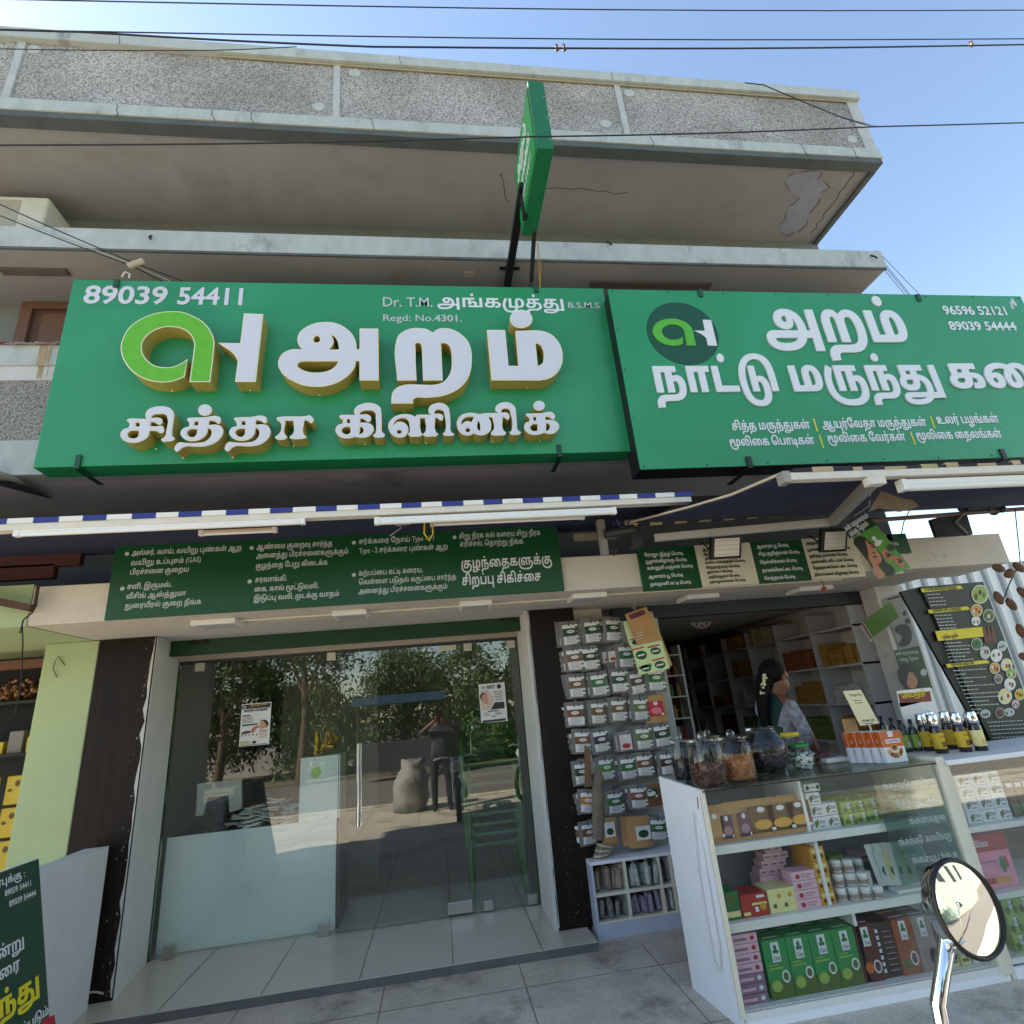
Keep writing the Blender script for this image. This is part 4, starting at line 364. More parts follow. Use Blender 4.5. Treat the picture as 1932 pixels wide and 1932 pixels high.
HEAVY={
'அ':'255;75,-30 ~-23,0 ~-31,11 ~-17,19 0,13 ~0,8 ~6,10 ~10,6 ~9,2 ~13,1 8,0 158,0 -1,-26 -157,0 ~-1,0 ~-3,0 ~-1,0 ~-4,-2 0,-3 ~0,-6 ~18,-7 19,0 1,0 ~22,0 ~28,8 ~17,15 4,10 0,6 ~0,3 ~1,7 0,2 ~0,11 ~-6,19 ~-13,13 -11,2 ~-2,0 ~-5,0 -3,0 ~-5,0 ~-9,-2 ~-6,-5 ~0,-10 ~6,-6 ~9,0 ~7,5 ~0,14 ~-8,12 -5,6 23,8 ~4,-5 ~8,-11 ~4,-13 0,-9 ~0,-5 ~-3,-11 ~-8,-10 ~-16,-6 ~-24,0 ~-19,8 ~-12,15 ~0,25 ~14,16 ~24,8 15,0 ~20,0 ~29,-11 ~18,-19 ~10,-25 0,-13 ~0,-4 ~-1,-7 -1,-3 0,-9 ~-7,-18 ~-29,-25 ~-42,-12 -28,0|204,-31 0,145 38,0 0,-145',
'க':'193;63,-2 ~-18,0 ~-25,8 ~-13,16 ~0,23 ~13,17 ~31,9 25,0 48,0 ~11,0 ~16,-2 ~13,-3 ~14,-8 ~9,-14 0,-11 ~0,-17 ~-22,-18 -21,0 ~-6,0 ~-13,1 -6,1 6,25 ~3,0 ~5,-1 4,0 ~6,0 ~8,5 ~0,10 ~-5,5 ~-7,2 ~-10,1 -5,0 -53,0 ~-9,0 ~-9,-1 ~-7,-3 ~-3,-5 0,-3 ~0,-6 ~11,-5 ~16,0 ~11,4 ~6,10 0,10 0,40 -27,0 0,-28 -34,-3 0,57 136,0 0,-26 -38,0 0,-38 ~0,-13 ~-7,-20 ~-15,-13 ~-23,-6',
'ட':'152;14,0 0,114 38,0 0,-88 97,0 0,-26',
'டு':'236;99,-64 ~-25,0 ~-34,17 ~-20,29 ~-9,37 0,21 0,4 ~0,22 ~10,39 ~19,31 ~28,22 ~37,12 23,0 ~15,0 ~28,-6 ~21,-11 ~15,-14 ~10,-20 ~6,-30 0,-21 0,-68 -38,0 0,63 ~0,13 ~-3,26 ~-8,21 ~-13,13 ~-20,8 ~-29,0 ~-25,-9 ~-20,-18 ~-13,-25 ~-6,-32 0,-18 ~0,-26 ~9,-31 ~14,-17 ~19,-6 ~21,0 ~15,8 ~9,13 ~4,18 ~0,22 ~-4,14 ~-8,6 ~-9,0 ~-7,-2 -3,-3 -3,25 ~6,3 ~14,3 5,0 ~14,0 ~21,-13 ~12,-26 ~0,-38 ~-10,-28 ~-20,-18 ~-29,-10|74,0 0,114 38,0 0,-114',
'ட்':'152;14,0 0,114 38,0 0,-88 97,0 0,-26|82,131 ~-9,0 ~-11,11 ~0,17 ~11,10 ~18,0 ~11,-10 ~0,-17 ~-11,-11',
'து':'258;63,-2 ~-18,0 ~-25,8 ~-13,16 ~0,23 ~13,17 ~31,9 25,0 40,0 ~12,0 ~26,-6 ~21,-13 ~13,-22 0,-17 ~0,-12 ~-7,-17 -5,-8 1,-4 ~-9,-12 ~-29,-16 ~-39,-8 -24,0 -5,0 ~-21,0 ~-30,7 ~-15,15 0,11 ~0,5 ~4,8 ~7,5 ~12,3 8,0 182,0 19,-26 -85,0 -11,4 -99,0 ~-2,0 ~-2,-1 ~0,-4 ~14,-4 17,0 9,0 ~13,0 ~23,3 ~18,6 6,6 2,6 ~3,4 ~5,9 ~3,11 0,9 ~0,13 ~-11,15 ~-19,6 -12,0 -38,0 ~-9,0 ~-9,-1 ~-7,-3 ~-3,-5 0,-3 ~0,-6 ~11,-5 ~16,0 ~11,4 ~6,10 0,10 0,40 -27,0 0,-28 -34,-3 0,57 136,0 0,-26 -38,0 0,-38 ~0,-13 ~-7,-20 ~-15,-13 ~-23,-6|207,-36 0,150 38,0 0,-150',
'ந':'187;137,74 ~15,0 ~19,-12 ~9,-22 0,-14 ~0,-18 ~-12,-24 -11,-7 ~-7,-5 ~-17,-6 ~-21,-2 -13,0 -27,0 ~-9,0 ~-10,-2 ~-6,-4 ~-3,-7 0,-5 ~0,-2 ~0,-4 1,-2 -38,-2 ~0,4 ~-1,9 0,5 ~0,9 ~8,14 ~11,8 ~10,3 ~14,2 11,0 33,0 ~12,0 ~16,2 ~11,4 ~7,8 ~4,12 ~0,16 ~-4,11 ~-7,5 ~-10,0 ~-9,-4 -3,-2 -3,25 ~6,3 ~14,4|14,0 0,114 127,0 0,-26 -27,0 0,-88 -38,0 0,88 -24,0 0,-88',
'ந்':'187;137,74 ~15,0 ~19,-12 ~9,-22 0,-14 ~0,-18 ~-12,-24 -11,-7 ~-7,-5 ~-17,-6 ~-21,-2 -13,0 -27,0 ~-9,0 ~-10,-2 ~-6,-4 ~-3,-7 0,-5 ~0,-2 ~0,-4 1,-2 -38,-2 ~0,4 ~-1,9 0,5 ~0,9 ~8,14 ~11,8 ~10,3 ~14,2 11,0 33,0 ~12,0 ~16,2 ~11,4 ~7,8 ~4,12 ~0,16 ~-4,11 ~-7,5 ~-10,0 ~-9,-4 -3,-2 -3,25 ~6,3 ~14,4|14,0 0,114 127,0 0,-26 -27,0 0,-88 -38,0 0,88 -24,0 0,-88|94,131 ~-9,0 ~-11,11 ~0,17 ~11,10 ~17,0 ~11,-10 ~0,-17 ~-11,-11',
'ம':'194;128,116 ~21,0 ~25,-16 ~12,-28 ~0,-33 ~-9,-21 -9,-7 ~-5,-4 ~-14,-5 ~-18,-2 -13,0 -104,0 0,114 38,0 0,-88 30,0 0,44 ~0,14 ~7,16 ~12,11 ~17,5|131,90 ~-2,0 ~-4,-2 ~-4,-4 ~-1,-6 0,-7 0,-45 3,0 ~9,0 ~11,5 ~5,13 ~0,22 ~-3,16 ~-8,8',
'ம்':'194;128,116 ~21,0 ~25,-16 ~12,-28 ~0,-33 ~-9,-21 -9,-7 ~-5,-4 ~-14,-5 ~-18,-2 -13,0 -104,0 0,114 38,0 0,-88 30,0 0,44 ~0,14 ~7,16 ~12,11 ~17,5|131,90 ~-2,0 ~-4,-2 ~-4,-4 ~-1,-6 0,-7 0,-45 3,0 ~9,0 ~11,5 ~5,13 ~0,22 ~-3,16 ~-8,8|97,131 ~-9,0 ~-11,11 ~0,17 ~11,10 ~18,0 ~11,-10 ~0,-17 ~-11,-11',
'ரு':'247;195,69 ~15,0 ~20,-12 ~11,-22 0,-16 ~0,-23 ~-17,-32 ~-30,-19 ~-41,-9 -24,0 -3,0 ~-18,0 ~-34,6 ~-29,13 ~-23,22 ~-13,32 0,22 0,2 ~0,16 ~8,29 ~12,27 8,11 29,-16 ~-10,-17 ~-11,-33 0,-15 0,-3 ~0,-16 ~9,-26 ~20,-18 ~31,-9 21,0 3,0 ~25,0 ~32,13 ~17,25 0,18 ~0,8 ~-4,10 ~-8,6 ~-10,0 ~-7,-2 -3,-3 -2,25 ~6,3 ~14,3|75,0 0,114 127,0 0,-26 -26,0 0,-88 -38,0 0,88 -25,0 0,-88',
'ற':'206;138,116 ~19,0 ~27,-16 ~14,-30 0,-22 ~0,-25 ~-14,-32 -12,-9 ~-8,-7 ~-21,-8 ~-27,-3 -18,0 -26,0 ~-10,0 ~-9,-2 ~-6,-4 ~-4,-7 0,-5 ~0,-2 ~1,-4 0,-2 -37,-2 ~-1,4 ~-1,9 0,5 ~0,9 ~8,14 ~11,8 ~10,3 ~15,2 10,0 37,0 ~17,0 ~24,5 ~15,12 ~8,23 0,17 ~0,15 ~-6,19 ~-11,9 -8,0 ~-4,0 ~-6,-2 ~-7,-6 ~-3,-12 0,-10 0,-60 -38,0 0,59 ~0,12 ~-1,12 ~-4,5 ~-4,2 ~-6,0 ~-5,-2 ~-5,-5 ~-1,-13 0,-9 0,-61 -38,0 0,62 ~0,12 ~4,17 ~8,12 ~11,9 ~15,4 ~21,0 ~15,-7 ~11,-12 5,-9 -13,0 ~6,9 ~13,13 ~18,6',
'ா':'146;14,0 0,114 128,0 0,-26 -26,0 0,-88 -38,0 0,88 -26,0 0,-88',
'ை':'270;57,-2 ~-16,0 ~-22,11 ~-12,23 0,17 ~0,21 ~22,30 ~41,16 27,0 ~13,0 ~22,-3 ~20,-8 9,-6 5,-3 ~17,-11 ~18,-28 0,-18 ~0,-14 ~-10,-18 ~-20,-9 ~-28,0 ~-20,10 ~-11,20 0,14 ~0,9 ~5,17 ~10,16 6,7 6,7 ~12,10 ~27,8 17,0 ~23,0 ~30,-16 ~14,-27 0,-16 ~0,-13 ~-5,-22 ~-8,-18 -4,-6 -32,16 ~4,8 ~7,17 0,14 ~0,12 ~-9,16 ~-14,9 ~-19,0 ~-12,-6 ~-11,-10 ~-8,-12 ~-5,-14 ~0,-17 ~6,-8 ~8,0 ~5,4 ~1,7 0,5 ~0,12 ~-12,20 -12,7 ~-9,7 ~-21,5 ~-30,0 ~-24,-9 ~-14,-17 -2,-10 ~0,-1 ~0,-2 0,-5 ~0,-7 ~3,-11 ~6,-5 ~9,0 ~5,3 ~3,5 0,4 ~0,6 ~-7,6 ~-13,0 ~-11,-8 -6,-7 -6,20 ~9,8 ~20,11 13,0 ~17,0 ~20,-18 0,-18 ~0,-11 ~-10,-17 ~-21,-9',}

VSIGN = 'ாிீுூ்'
_gc = {}
def flat_glyph(key, heavy=False, seg=3):
    tb = HEAVY if heavy and key in HEAVY else GLYPHS
    ck = (key, heavy, seg)
    if ck in _gc: return _gc[ck]
    k = 1 / 200.0 if tb is HEAVY else 1 / 110.0
    if key not in tb:                   # latin letters and digits come from the built-in font, slightly emboldened
        def outline(txt):
            cu = bpy.data.curves.new('latin', 'FONT'); cu.body = txt; cu.size = 1.0; cu.offset = 0.024 if key.isdigit() else 0.01; cu.resolution_u = 3
            ob = bpy.data.objects.new('latin', cu); COL.objects.link(ob)
            me = bpy.data.meshes.new_from_object(ob.evaluated_get(bpy.context.evaluated_depsgraph_get()))
            v = [(q.co.x, q.co.y) for q in me.vertices]; f = [tuple(q.vertices) for q in me.polygons]
            bpy.data.objects.remove(ob); bpy.data.curves.remove(cu); bpy.data.meshes.remove(me)
            return v, f
        right = lambda t: max(q[0] for q in outline(t)[0])
        v, f = outline(key)
        _gc[ck] = (right('I' + key + 'I') - right('II'), [], v, f); return _gc[ck]
    adv, body = tb[key].split(';')
    cons = []
    for c in body.split('|') if body else []:
        pts, x, y = [], 0, 0
        for t in c.split():
            dx, dy = t.lstrip('~').split(','); x += int(dx); y += int(dy)
            pts.append((x * k, y * k, t[0] != '~'))
        full = []
        for i, p in enumerate(pts):
            q = pts[(i + 1) % len(pts)]
            full.append(p)
            if not p[2] and not q[2]: full.append(((p[0] + q[0]) / 2, (p[1] + q[1]) / 2, True))
        while not full[0][2]: full = full[1:] + full[:1]
        out = []
        i = 0
        full.append(full[0])
        while i < len(full) - 1:
            p = full[i]
            out.append((p[0], p[1]))
            if not full[i + 1][2]:
                a, b2 = full[i + 1], full[i + 2]
                for j in range(1, seg):
                    t = j / seg
                    out.append(((1 - t) ** 2 * p[0] + 2 * t * (1 - t) * a[0] + t * t * b2[0], (1 - t) ** 2 * p[1] + 2 * t * (1 - t) * a[1] + t * t * b2[1]))
                i += 2
            else: i += 1
        cons.append(out)
    vs, tris = fill(cons)
    _gc[ck] = (int(adv) * k, cons, vs, tris)
    return _gc[ck]
def fill(cons, nonzero=True):
    vs, es = [], []
    for c in cons:
        n0 = len(vs); m = len(c)
        vs += [Vector(p) for p in c]
        es += [(n0 + i, n0 + (i + 1) % m) for i in range(m)]
    if not vs: return [], []
    r = geometry.delaunay_2d_cdt(vs, es, [], 0, 1e-6)
    V2, F2 = r[0], r[2]
    keep = []
    for f in F2:
        cx = sum(V2[i].x for i in f) / len(f); cy = sum(V2[i].y for i in f) / len(f)
        w = 0
        for c in cons:
            for i in range(len(c)):
                x0, y0 = c[i]; x1, y1 = c[(i + 1) % len(c)]
                if (y0 > cy) != (y1 > cy):
                    xx = x0 + (cy - y0) / (y1 - y0) * (x1 - x0)
                    if xx > cx: w += 1 if y1 > y0 else -1
        if (w != 0) if nonzero else (w % 2): keep.append(tuple(f))
    return [(p.x, p.y) for p in V2], keep
def units(s):
    o, i = [], 0
    cons = 'கசதபமயரலவழளறனநணஞஙடஜஸஷஹ'
    while i < len(s):
        c = s[i]; nx = s[i + 1] if i + 1 < len(s) else ''
        if nx and nx in VSIGN and c + nx in GLYPHS: o.append(c + nx); i += 2
        elif c in cons and nx and nx in 'ெேை': o += [nx, c]; i += 2
        elif c in cons and nx and nx in 'ொோ': o += ['ெ' if nx == 'ொ' else 'ே', c, 'ா']; i += 2
        else: o.append(c); i += 1
    return o
KH = 0.53                               # height of a plain letter body in em
def layout(s, heavy=False):
    x, out = 0.0, []
    for w in s.split(' '):
        for u in units(w):
            a = flat_glyph(u, heavy)[0]
            out.append((u, x)); x += a
        x += 0.28
    return out, x - 0.28
def write(mb, s, o, h, width=None, ux=(1, 0, 0), uy=(0, 0, 1), mi=0, heavy=False, depth=0.0, side=None, center=False, slant=0.0):
    """letters of body height h on the plane through o; depth pushes them out towards -normal"""
    o, ux, uy = Vector(o), Vector(ux).normalized(), Vector(uy).normalized()
    nrm = ux.cross(uy)                  # for x right and z up this is -y, towards the street
    lay, w = layout(s, heavy)
    sy = h / KH
    sx = width / w if width else sy
    if center: o = o - ux * (w * sx / 2)
    for u, x in lay:
        adv, cons, vs, tris = flat_glyph(u, heavy)
        if not tris: continue
        T = lambda p: o + ux * ((p[0] + x + slant * p[1]) * sx) + uy * (p[1] * sy)
        mb.add([T(p) + nrm * depth for p in vs], tris, mi)
        if depth:
            for c in cons:
                n = len(c)
                q = [T(p) for p in c]
                mb.add(q + [p + nrm * depth for p in q], [(i, (i + 1) % n, (i + 1) % n + n, i + n) for i in range(n)], mi if side is None else side)
    return w * sx
def curve_pts(spec, seg=6):
    """outline from 'x,y x,y! ...' where ! marks a corner; the rest runs smoothly"""
    pts = []
    for t in spec.split():
        cr = t.endswith('!'); x, y = t.rstrip('!').split(','); pts.append((float(x), float(y), cr))
    n = len(pts); out = []
    for i in range(n):
        p0, p1, p2, p3 = pts[i - 1], pts[i], pts[(i + 1) % n], pts[(i + 2) % n]
        d = math.hypot(p2[0] - p1[0], p2[1] - p1[1])
        def tan(a, b, c):
            l1 = math.hypot(b[0] - a[0], b[1] - a[1]) or 1; l2 = math.hypot(c[0] - b[0], c[1] - b[1]) or 1
            tx = (b[0] - a[0]) / l1 * l2 + (c[0] - b[0]) / l2 * l1; ty = (b[1] - a[1]) / l1 * l2 + (c[1] - b[1]) / l2 * l1
            L = math.hypot(tx, ty) or 1
            return tx / L, ty / L
        chord = ((p2[0] - p1[0]) / (d or 1), (p2[1] - p1[1]) / (d or 1))
        m1 = chord if p1[2] else tan(p0, p1, p2)
        m2 = chord if p2[2] else tan(p1, p2, p3)
        if p1[2] and p2[2]:
            out.append((p1[0], p1[1])); continue
        for j in range(seg):
            t = j / seg
            h00 = 2 * t ** 3 - 3 * t * t + 1; h10 = t ** 3 - 2 * t * t + t; h01 = -2 * t ** 3 + 3 * t * t; h11 = t ** 3 - t * t
            out.append((h00 * p1[0] + h10 * d * m1[0] + h01 * p2[0] + h11 * d * m2[0], h00 * p1[1] + h10 * d * m1[1] + h01 * p2[1] + h11 * d * m2[1]))
    return out
def ellipse(cx, cy, rx, ry, n=28):
    return [(cx + rx * math.cos(2 * math.pi * k / n), cy + ry * math.sin(2 * math.pi * k / n)) for k in range(n)]
def shrink(c, d, sign):
    """outline moved inwards by d (sign from its winding)"""
    n = len(c); out = []
    for i in range(n):
        x0, y0 = c[i - 1]; x1, y1 = c[i]; x2, y2 = c[(i + 1) % n]
        a = (x1 - x0, y1 - y0); b = (x2 - x1, y2 - y1)
        la = math.hypot(*a) or 1; lb = math.hypot(*b) or 1
        na = (-a[1] / la, a[0] / la); nb = (-b[1] / lb, b[0] / lb)
        bx, by = na[0] + nb[0], na[1] + nb[1]
        L2 = bx * bx + by * by
        k = min(2 / L2 if L2 > 1e-6 else 1, 1.6)
        out.append((x1 + sign * d * bx * k, y1 + sign * d * by * k))
    return out
def area(c):
    return sum(c[i - 1][0] * c[i][1] - c[i][0] * c[i - 1][1] for i in range(len(c))) / 2

# ---------------------------------------------------------------- palette
M_SOFF = mat('soffit_render', (150, 150, 148), 0.9, var=0.14, vs=1.3, blot=(138, 135, 131), bls=0.9, blt=0.52, bump=0.25, bs=14)
M_BAND = mat('weathered_blue_paint', (172, 178, 174), 0.85, var=0.16, vs=9, blot=(124, 128, 124), bls=2.6, blt=0.56, bump=0.4, bs=30, stretch=(1, 1, 0.5))
M_BANDD = mat('dark_drip_edge', (84, 92, 92), 0.9, var=0.25, vs=5)
M_PEB = pebble('pebble_dash', (92, 89, 86), (200, 198, 193), 92)
M_PLAS = mat('plaster_strip', (176, 178, 176), 0.9, var=0.14, vs=10, bump=0.4, bs=40)
M_PALE = mat('pale_plaster', (190, 188, 184), 0.85, var=0.1, vs=5)
M_BEAM = mat('cream_beam_paint', (208, 198, 182), 0.8, var=0.08, vs=4, blot=(150, 138, 118), bls=3.2, blt=0.66, bump=0.35, bs=25)
M_BEAMS = mat('cream_soffit_paint', (196, 190, 182), 0.85, var=0.08, vs=2)
M_LIME = mat('pale_green_wall_paint', (168, 182, 138), 0.8, var=0.06, vs=3, blot=(160, 172, 128), bls=3, blt=0.62, bump=0.2, bs=25)
M_WHITEW = mat('white_wall_paint', (212, 210, 204), 0.75, var=0.07, vs=4, blot=(170, 166, 158), bls=3, blt=0.66, bump=0.15, bs=25)
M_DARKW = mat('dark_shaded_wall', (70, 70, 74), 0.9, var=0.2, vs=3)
M_WOODB = mat('dark_brown_laminate', (30, 22, 20), 0.42, var=0.4, vs=7, stretch=(9, 9, 0.25), spec=0.18, blot=(40, 28, 24), bls=3, blt=0.5)
M_CHIP = mat('chipped_white_edge', (196, 192, 186), 0.8, var=0.15, vs=14, bump=0.5, bs=50)
M_GREENSH = mat('dark_green_shutter_paint', (10, 62, 34), 0.45, var=0.15, vs=6)
M_BLACK = mat('black_metal', (18, 19, 21), 0.5, var=0.2, vs=20)
M_DGREY = mat('dark_grey_metal', (62, 63, 64), 0.5, 0.3, var=0.2, vs=18)
M_ALU = mat('dirty_white_aluminium', (212, 206, 192), 0.5, var=0.1, vs=14, blot=(150, 136, 112), bls=6, blt=0.66)
M_GREYMET = mat('grey_painted_metal', (150, 146, 138), 0.45, 0.2, var=0.15, vs=14, blot=(100, 90, 78), bls=5, blt=0.62)
M_CHROME = mat('chrome', (225, 228, 232), 0.06, 1.0)
M_STEEL = mat('brushed_steel', (190, 188, 182), 0.28, 1.0)
M_GLASS = glass_mat('door_glass', (250, 253, 251), 0.045, edge=.5)
M_TILE = mat('beige_floor_tile', (206, 196, 178), 0.22, var=0.05, vs=3, spec=0.5)
M_CONC = mat('grey_pavement_concrete', (206, 194, 176), 0.9, var=0.26, vs=3.5, blot=(150, 142, 128), bls=2.2, blt=0.52, bump=0.4, bs=45, fine=0.2)
M_JOINT = mat('dark_joint', (52, 50, 48), 0.9)
M_ROAD = mat('asphalt', (120, 114, 106), 0.9, var=0.15, vs=5, bump=0.4, bs=120)
M_SAND = mat('dusty_road_shoulder', (172, 150, 118), 0.95, var=0.18, vs=4, bump=0.3, bs=60)
M_SIGN = mat('sign_green_panel', (26, 136, 84), 0.34, spec=0.55, var=0.05, vs=1.2, bump=.5, bs=2.2, blot=(36, 142, 94), bls=1.1, blt=.5)
M_SIGN2 = mat('sign_green_panel_matt', (28, 138, 88), 0.4, spec=0.45, var=0.05, vs=1.2, bump=.5, bs=2.6, blot=(38, 144, 98), bls=1.3, blt=.5)
M_LISTG = mat('list_board_green', (4, 70, 32), 0.4, var=0.04, vs=3)
M_LETW = mat('white_vinyl_face', (204, 204, 212), 0.42, var=0.03, vs=5, bump=0.3, bs=16, stretch=(0.6, 1, 2.2))
M_LETG = mat('lime_vinyl_face', (92, 176, 22), 0.38, var=0.12, vs=22, bump=0.4, bs=26)
M_GOLD = mat('gold_letter_return', (178, 158, 86), 0.42, 0.2, var=0.14, vs=10)
M_RIM = mat('pale_gold_rim', (232, 226, 186), 0.4, 0.1)
M_WTXT = mat('white_lettering', (216, 217, 220), 0.5)
M_SILV = mat('dull_white_lettering', (184, 190, 186), 0.5)
M_YEL = mat('yellow_lettering', (226, 206, 40), 0.5)
M_DTXT = mat('dark_green_lettering', (8, 56, 28), 0.5)
M_CREAMP = mat('cream_list_panel', (214, 202, 178), 0.6, var=0.06, vs=6)
M_BLUEF = mat('navy_awning_fabric', (30, 38, 66), 0.85, var=0.2, vs=4, bump=0.3, bs=12)
M_BLUEST = mat('blue_stripe_fabric', (42, 56, 128), 0.75, var=0.15, vs=8)
M_WHITEST = mat('white_stripe_fabric', (224, 222, 212), 0.75, var=0.08, vs=8)
M_DBLUEST = mat('dirty_navy_stripe', (44, 40, 50), 0.85, var=0.2, vs=9)
M_DWHITEST = mat('dirty_cream_stripe', (176, 158, 122), 0.85, var=0.2, vs=9)
M_TUBE = mat('white_plastic_tube', (226, 226, 222), 0.35, var=0.04, vs=9)
M_PLA = mat('white_plastic', (226, 224, 218), 0.4, var=0.03, vs=9)
M_LAMW = mat('white_laminate', (238, 238, 240), 0.45, var=0.04, vs=5, blot=(180, 180, 186), bls=4, blt=0.68)
M_EDGE = mat('cream_edge_band', (226, 218, 196), 0.5, var=0.08, vs=9)

Y_GLASS = 5.36
Y_PIL = 4.726
Y_BEAM = 3.98
Z_SOF = 2.327
XL, XR = -7.0, 4.405

# ---------------------------------------------------------------- ground
tag(MB().box((-60, -1.6, -0.4), (60, 4.55, -0.05)).build('pavement', M_CONC), kind='structure')
tag(MB().box((-60, -1.9, -0.4), (60, -1.6, -0.03)).build('kerb', M_CONC), kind='structure')
tag(MB().box((-60, -9.5, -0.4), (60, -1.9, -0.17)).build('road', M_ROAD), kind='structure')
tag(MB().box((-250, -400, -0.4), (250, -9.5, -0.12)).build('far_ground', mat('dusty_far_ground', (120, 112, 92), .95, var=.2, vs=.6)), kind='structure')
tag(MB().box((1.0, 4.55, -0.4), (4.45, 9.0, -0.05)).build('shop_floor', M_CONC), kind='structure')
tag(MB().box((4.45, 4.55, -0.4), (60, 40, -0.052)).build('yard_ground', M_SAND), kind='structure')
mb = MB()
tile_edge = [(-2.75, 4.45), (1.0, 4.45), (1.0, 9.0), (-2.75, 9.0)]
mb.prism([(x, y, 0.0) for x, y in tile_edge], (0, 0, -0.35))
floor = tag(mb.build('tiled_floor', M_TILE, bevel=0.004), kind='structure')
mb = MB()
for u0, v0, u1, v1 in ((522, 1725 + 59, 436, 1889), (680, 1770, 621, 1840)): pass
for xa in (-1.78, -1.18, -0.58, 0.02, 0.62):
    mb.box((xa - 0.002, 4.452, 0.0005), (xa + 0.002, 8.9, 0.0016))
tag(mb.build('tile_joints', M_JOINT), kind='structure')
tag(MB().box((-2.75, 4.438, -.06), (1.0, 4.449, -.004)).build('step_face', mat('dark_step_face', (104, 102, 100), .8, var=.25, vs=9)), kind='structure')
mb = MB()
for xa in (-2.2, -1.3, -0.42, 0.45, 1.3):
    mb.box((xa - 0.003, -1.5, -0.0495), (xa + 0.003, 4.44, -0.0485))
for ya in (0.7, 1.6, 2.5, 3.4, 4.1):
    mb.box((-6, ya - 0.003, -0.0495), (3.0, ya + 0.003, -0.0485))
tag(mb.build('pavement_joints', mat('pavement_joint', (122, 115, 104), 0.95)), kind='structure')
rl = random.Random(3)
for k in range(16):
    x, y = rl.uniform(-0.9, 1.5), rl.uniform(3.2, 4.35)
    if 1.3 < x and y > 3.2: continue
    q = MB(); a = rl.uniform(0, 3); s = rl.uniform(0.008, 0.024)
    pts = [(x + s * math.cos(a + t) * rl.uniform(.6, 1), y + s * .6 * math.sin(a + t) * rl.uniform(.6, 1), -0.048) for t in (0, 1, 2, 3, 4, 5)]
    q.prism(pts, (0, 0, 0.002))
    tag(q.build('paper_scrap', M_CREAMP), 'tiny torn paper scrap lying on the grey pavement', 'litter', 'paper scraps on the pavement')

# ---------------------------------------------------------------- building
bld = thing('shop_building', 'weathered grey two storey concrete building with pebble dash parapet over two shops', 'building', (0, 6, 0))
def part(mb, name, mats, bevel=0.0, parent=None):
    return mb.build(name, mats, parent or bld, bevel)
part(MB().box((XL, 3.37, 6.14), (XR - 0.01, 9.2, 6.3)), 'roof_slab', M_SOFF)
par = part(MB().box((XL, 3.375, 6.28), (XR + 0.005, 3.5, 6.97)), 'roof_parapet', M_PEB)
part(MB().box((XL, 3.325, 6.965), (XR + 0.025, 3.52, 7.08)), 'parapet_coping', M_BAND, 0.008)
mb = MB().box((XL, 3.34, 6.165), (XR + 0.01, 3.52, 6.283))
part(mb, 'slab_edge', M_BAND, 0.006)
part(MB().box((XL, 3.352, 6.11), (XR, 3.46, 6.166)), 'drip_edge', M_BANDD, 0.006)
part(MB().box((XR - 0.05, 3.46, 6.11), (XR, 9.2, 6.155)), 'side_drip_edge', M_BANDD)
for u in (16, 635, 1164):
    x = P(u, 160, 3.36).x
    part(MB().box((x - .0275, 3.362, 6.284), (x + .0275, 3.38, 6.964)), 'parapet_strip', M_PLAS)
part(MB().box((XR - 0.11, 3.362, 6.284), (XR + 0.006, 3.38, 6.964)), 'parapet_strip', M_PLAS)
for u, v in ((64, 93), (669, 137), (601, 201), (1187, 175), (1143, 233), (1608, 262)):
    c = P(u, v, 3.37); mb = MB()
    rr = random.Random(u)
    mb.prism([c + Vector((0.052 * math.cos(t) * rr.uniform(.9, 1.1), 0, 0.05 * math.sin(t) * rr.uniform(.9, 1.1))) for t in [k * math.pi / 9 for k in range(18)]], (0, 0.02, 0))
    part(mb, 'plaster_patch', M_PLAS)
part(MB().tube([(-1.6, 3.36, 6.955), (0, 3.36, 6.952), (2, 3.36, 6.957), (XR - 0.05, 3.36, 6.953)], 0.006), 'conduit', mat('yellowed_conduit', (172, 160, 128), 0.6))
# peeled paint on the soffit
r2 = REG(1280, 0, 1280)
pk = [(1050, 665), (1066, 655), (1090, 657), (1105, 650), (1150, 648), (1165, 655), (1160, 668), (1150, 680), (1180, 690), (1195, 710), (1165, 725), (1160, 748), (1150, 770), (1120, 805), (1115, 828), (1110, 845), (1080, 870), (1065, 873), (1040, 885), (1015, 875), (1010, 845), (1035, 825), (1040, 800), (1050, 775), (1070, 765), (1085, 745), (1050, 720), (1040, 700), (1035, 690)]
pts = [G(*r2(*p), 6.139) for p in pk]
part(MB().prism(pts, (0, 0, 0.004)), 'peeled_patch', mat('bare_blue_grey_cement', (150, 154, 166), 0.9, var=0.12, vs=6))
cx = sum(p.x for p in pts) / len(pts); cy = sum(p.y for p in pts) / len(pts)
mb = MB()
for i in range(len(pts)):
    a, b = pts[i], pts[(i + 1) % len(pts)]
    o = lambda p, k: Vector((cx + (p.x - cx) * k, cy + (p.y - cy) * k, 6.132))
    if i % 3 != 1: mb.add([a, b, o(b, 1.05 + .04 * (i % 2)), o(a, 1.06)], [(0, 1, 2, 3)])
part(mb, 'flaking_paint', mat('flaking_paint', (126, 118, 110), 0.9))
def crack(pl, name='crack', w=0.004, M=None):
    mb = MB().tube(pl, w, 4, sm=False)
    part(mb, name, M or mat('crack_shadow', (70, 66, 62), 0.95))
def zig(a, b, n, amp, seed):
    r = random.Random(seed); a, b = Vector(a), Vector(b); d = b - a
    return [a + d * (i / n) + Vector((r.uniform(-amp, amp), r.uniform(-amp, amp) if abs(d.z) < 1e-3 else 0, r.uniform(-amp, amp) if abs(d.z) > 1e-3 else 0)) for i in range(n + 1)]
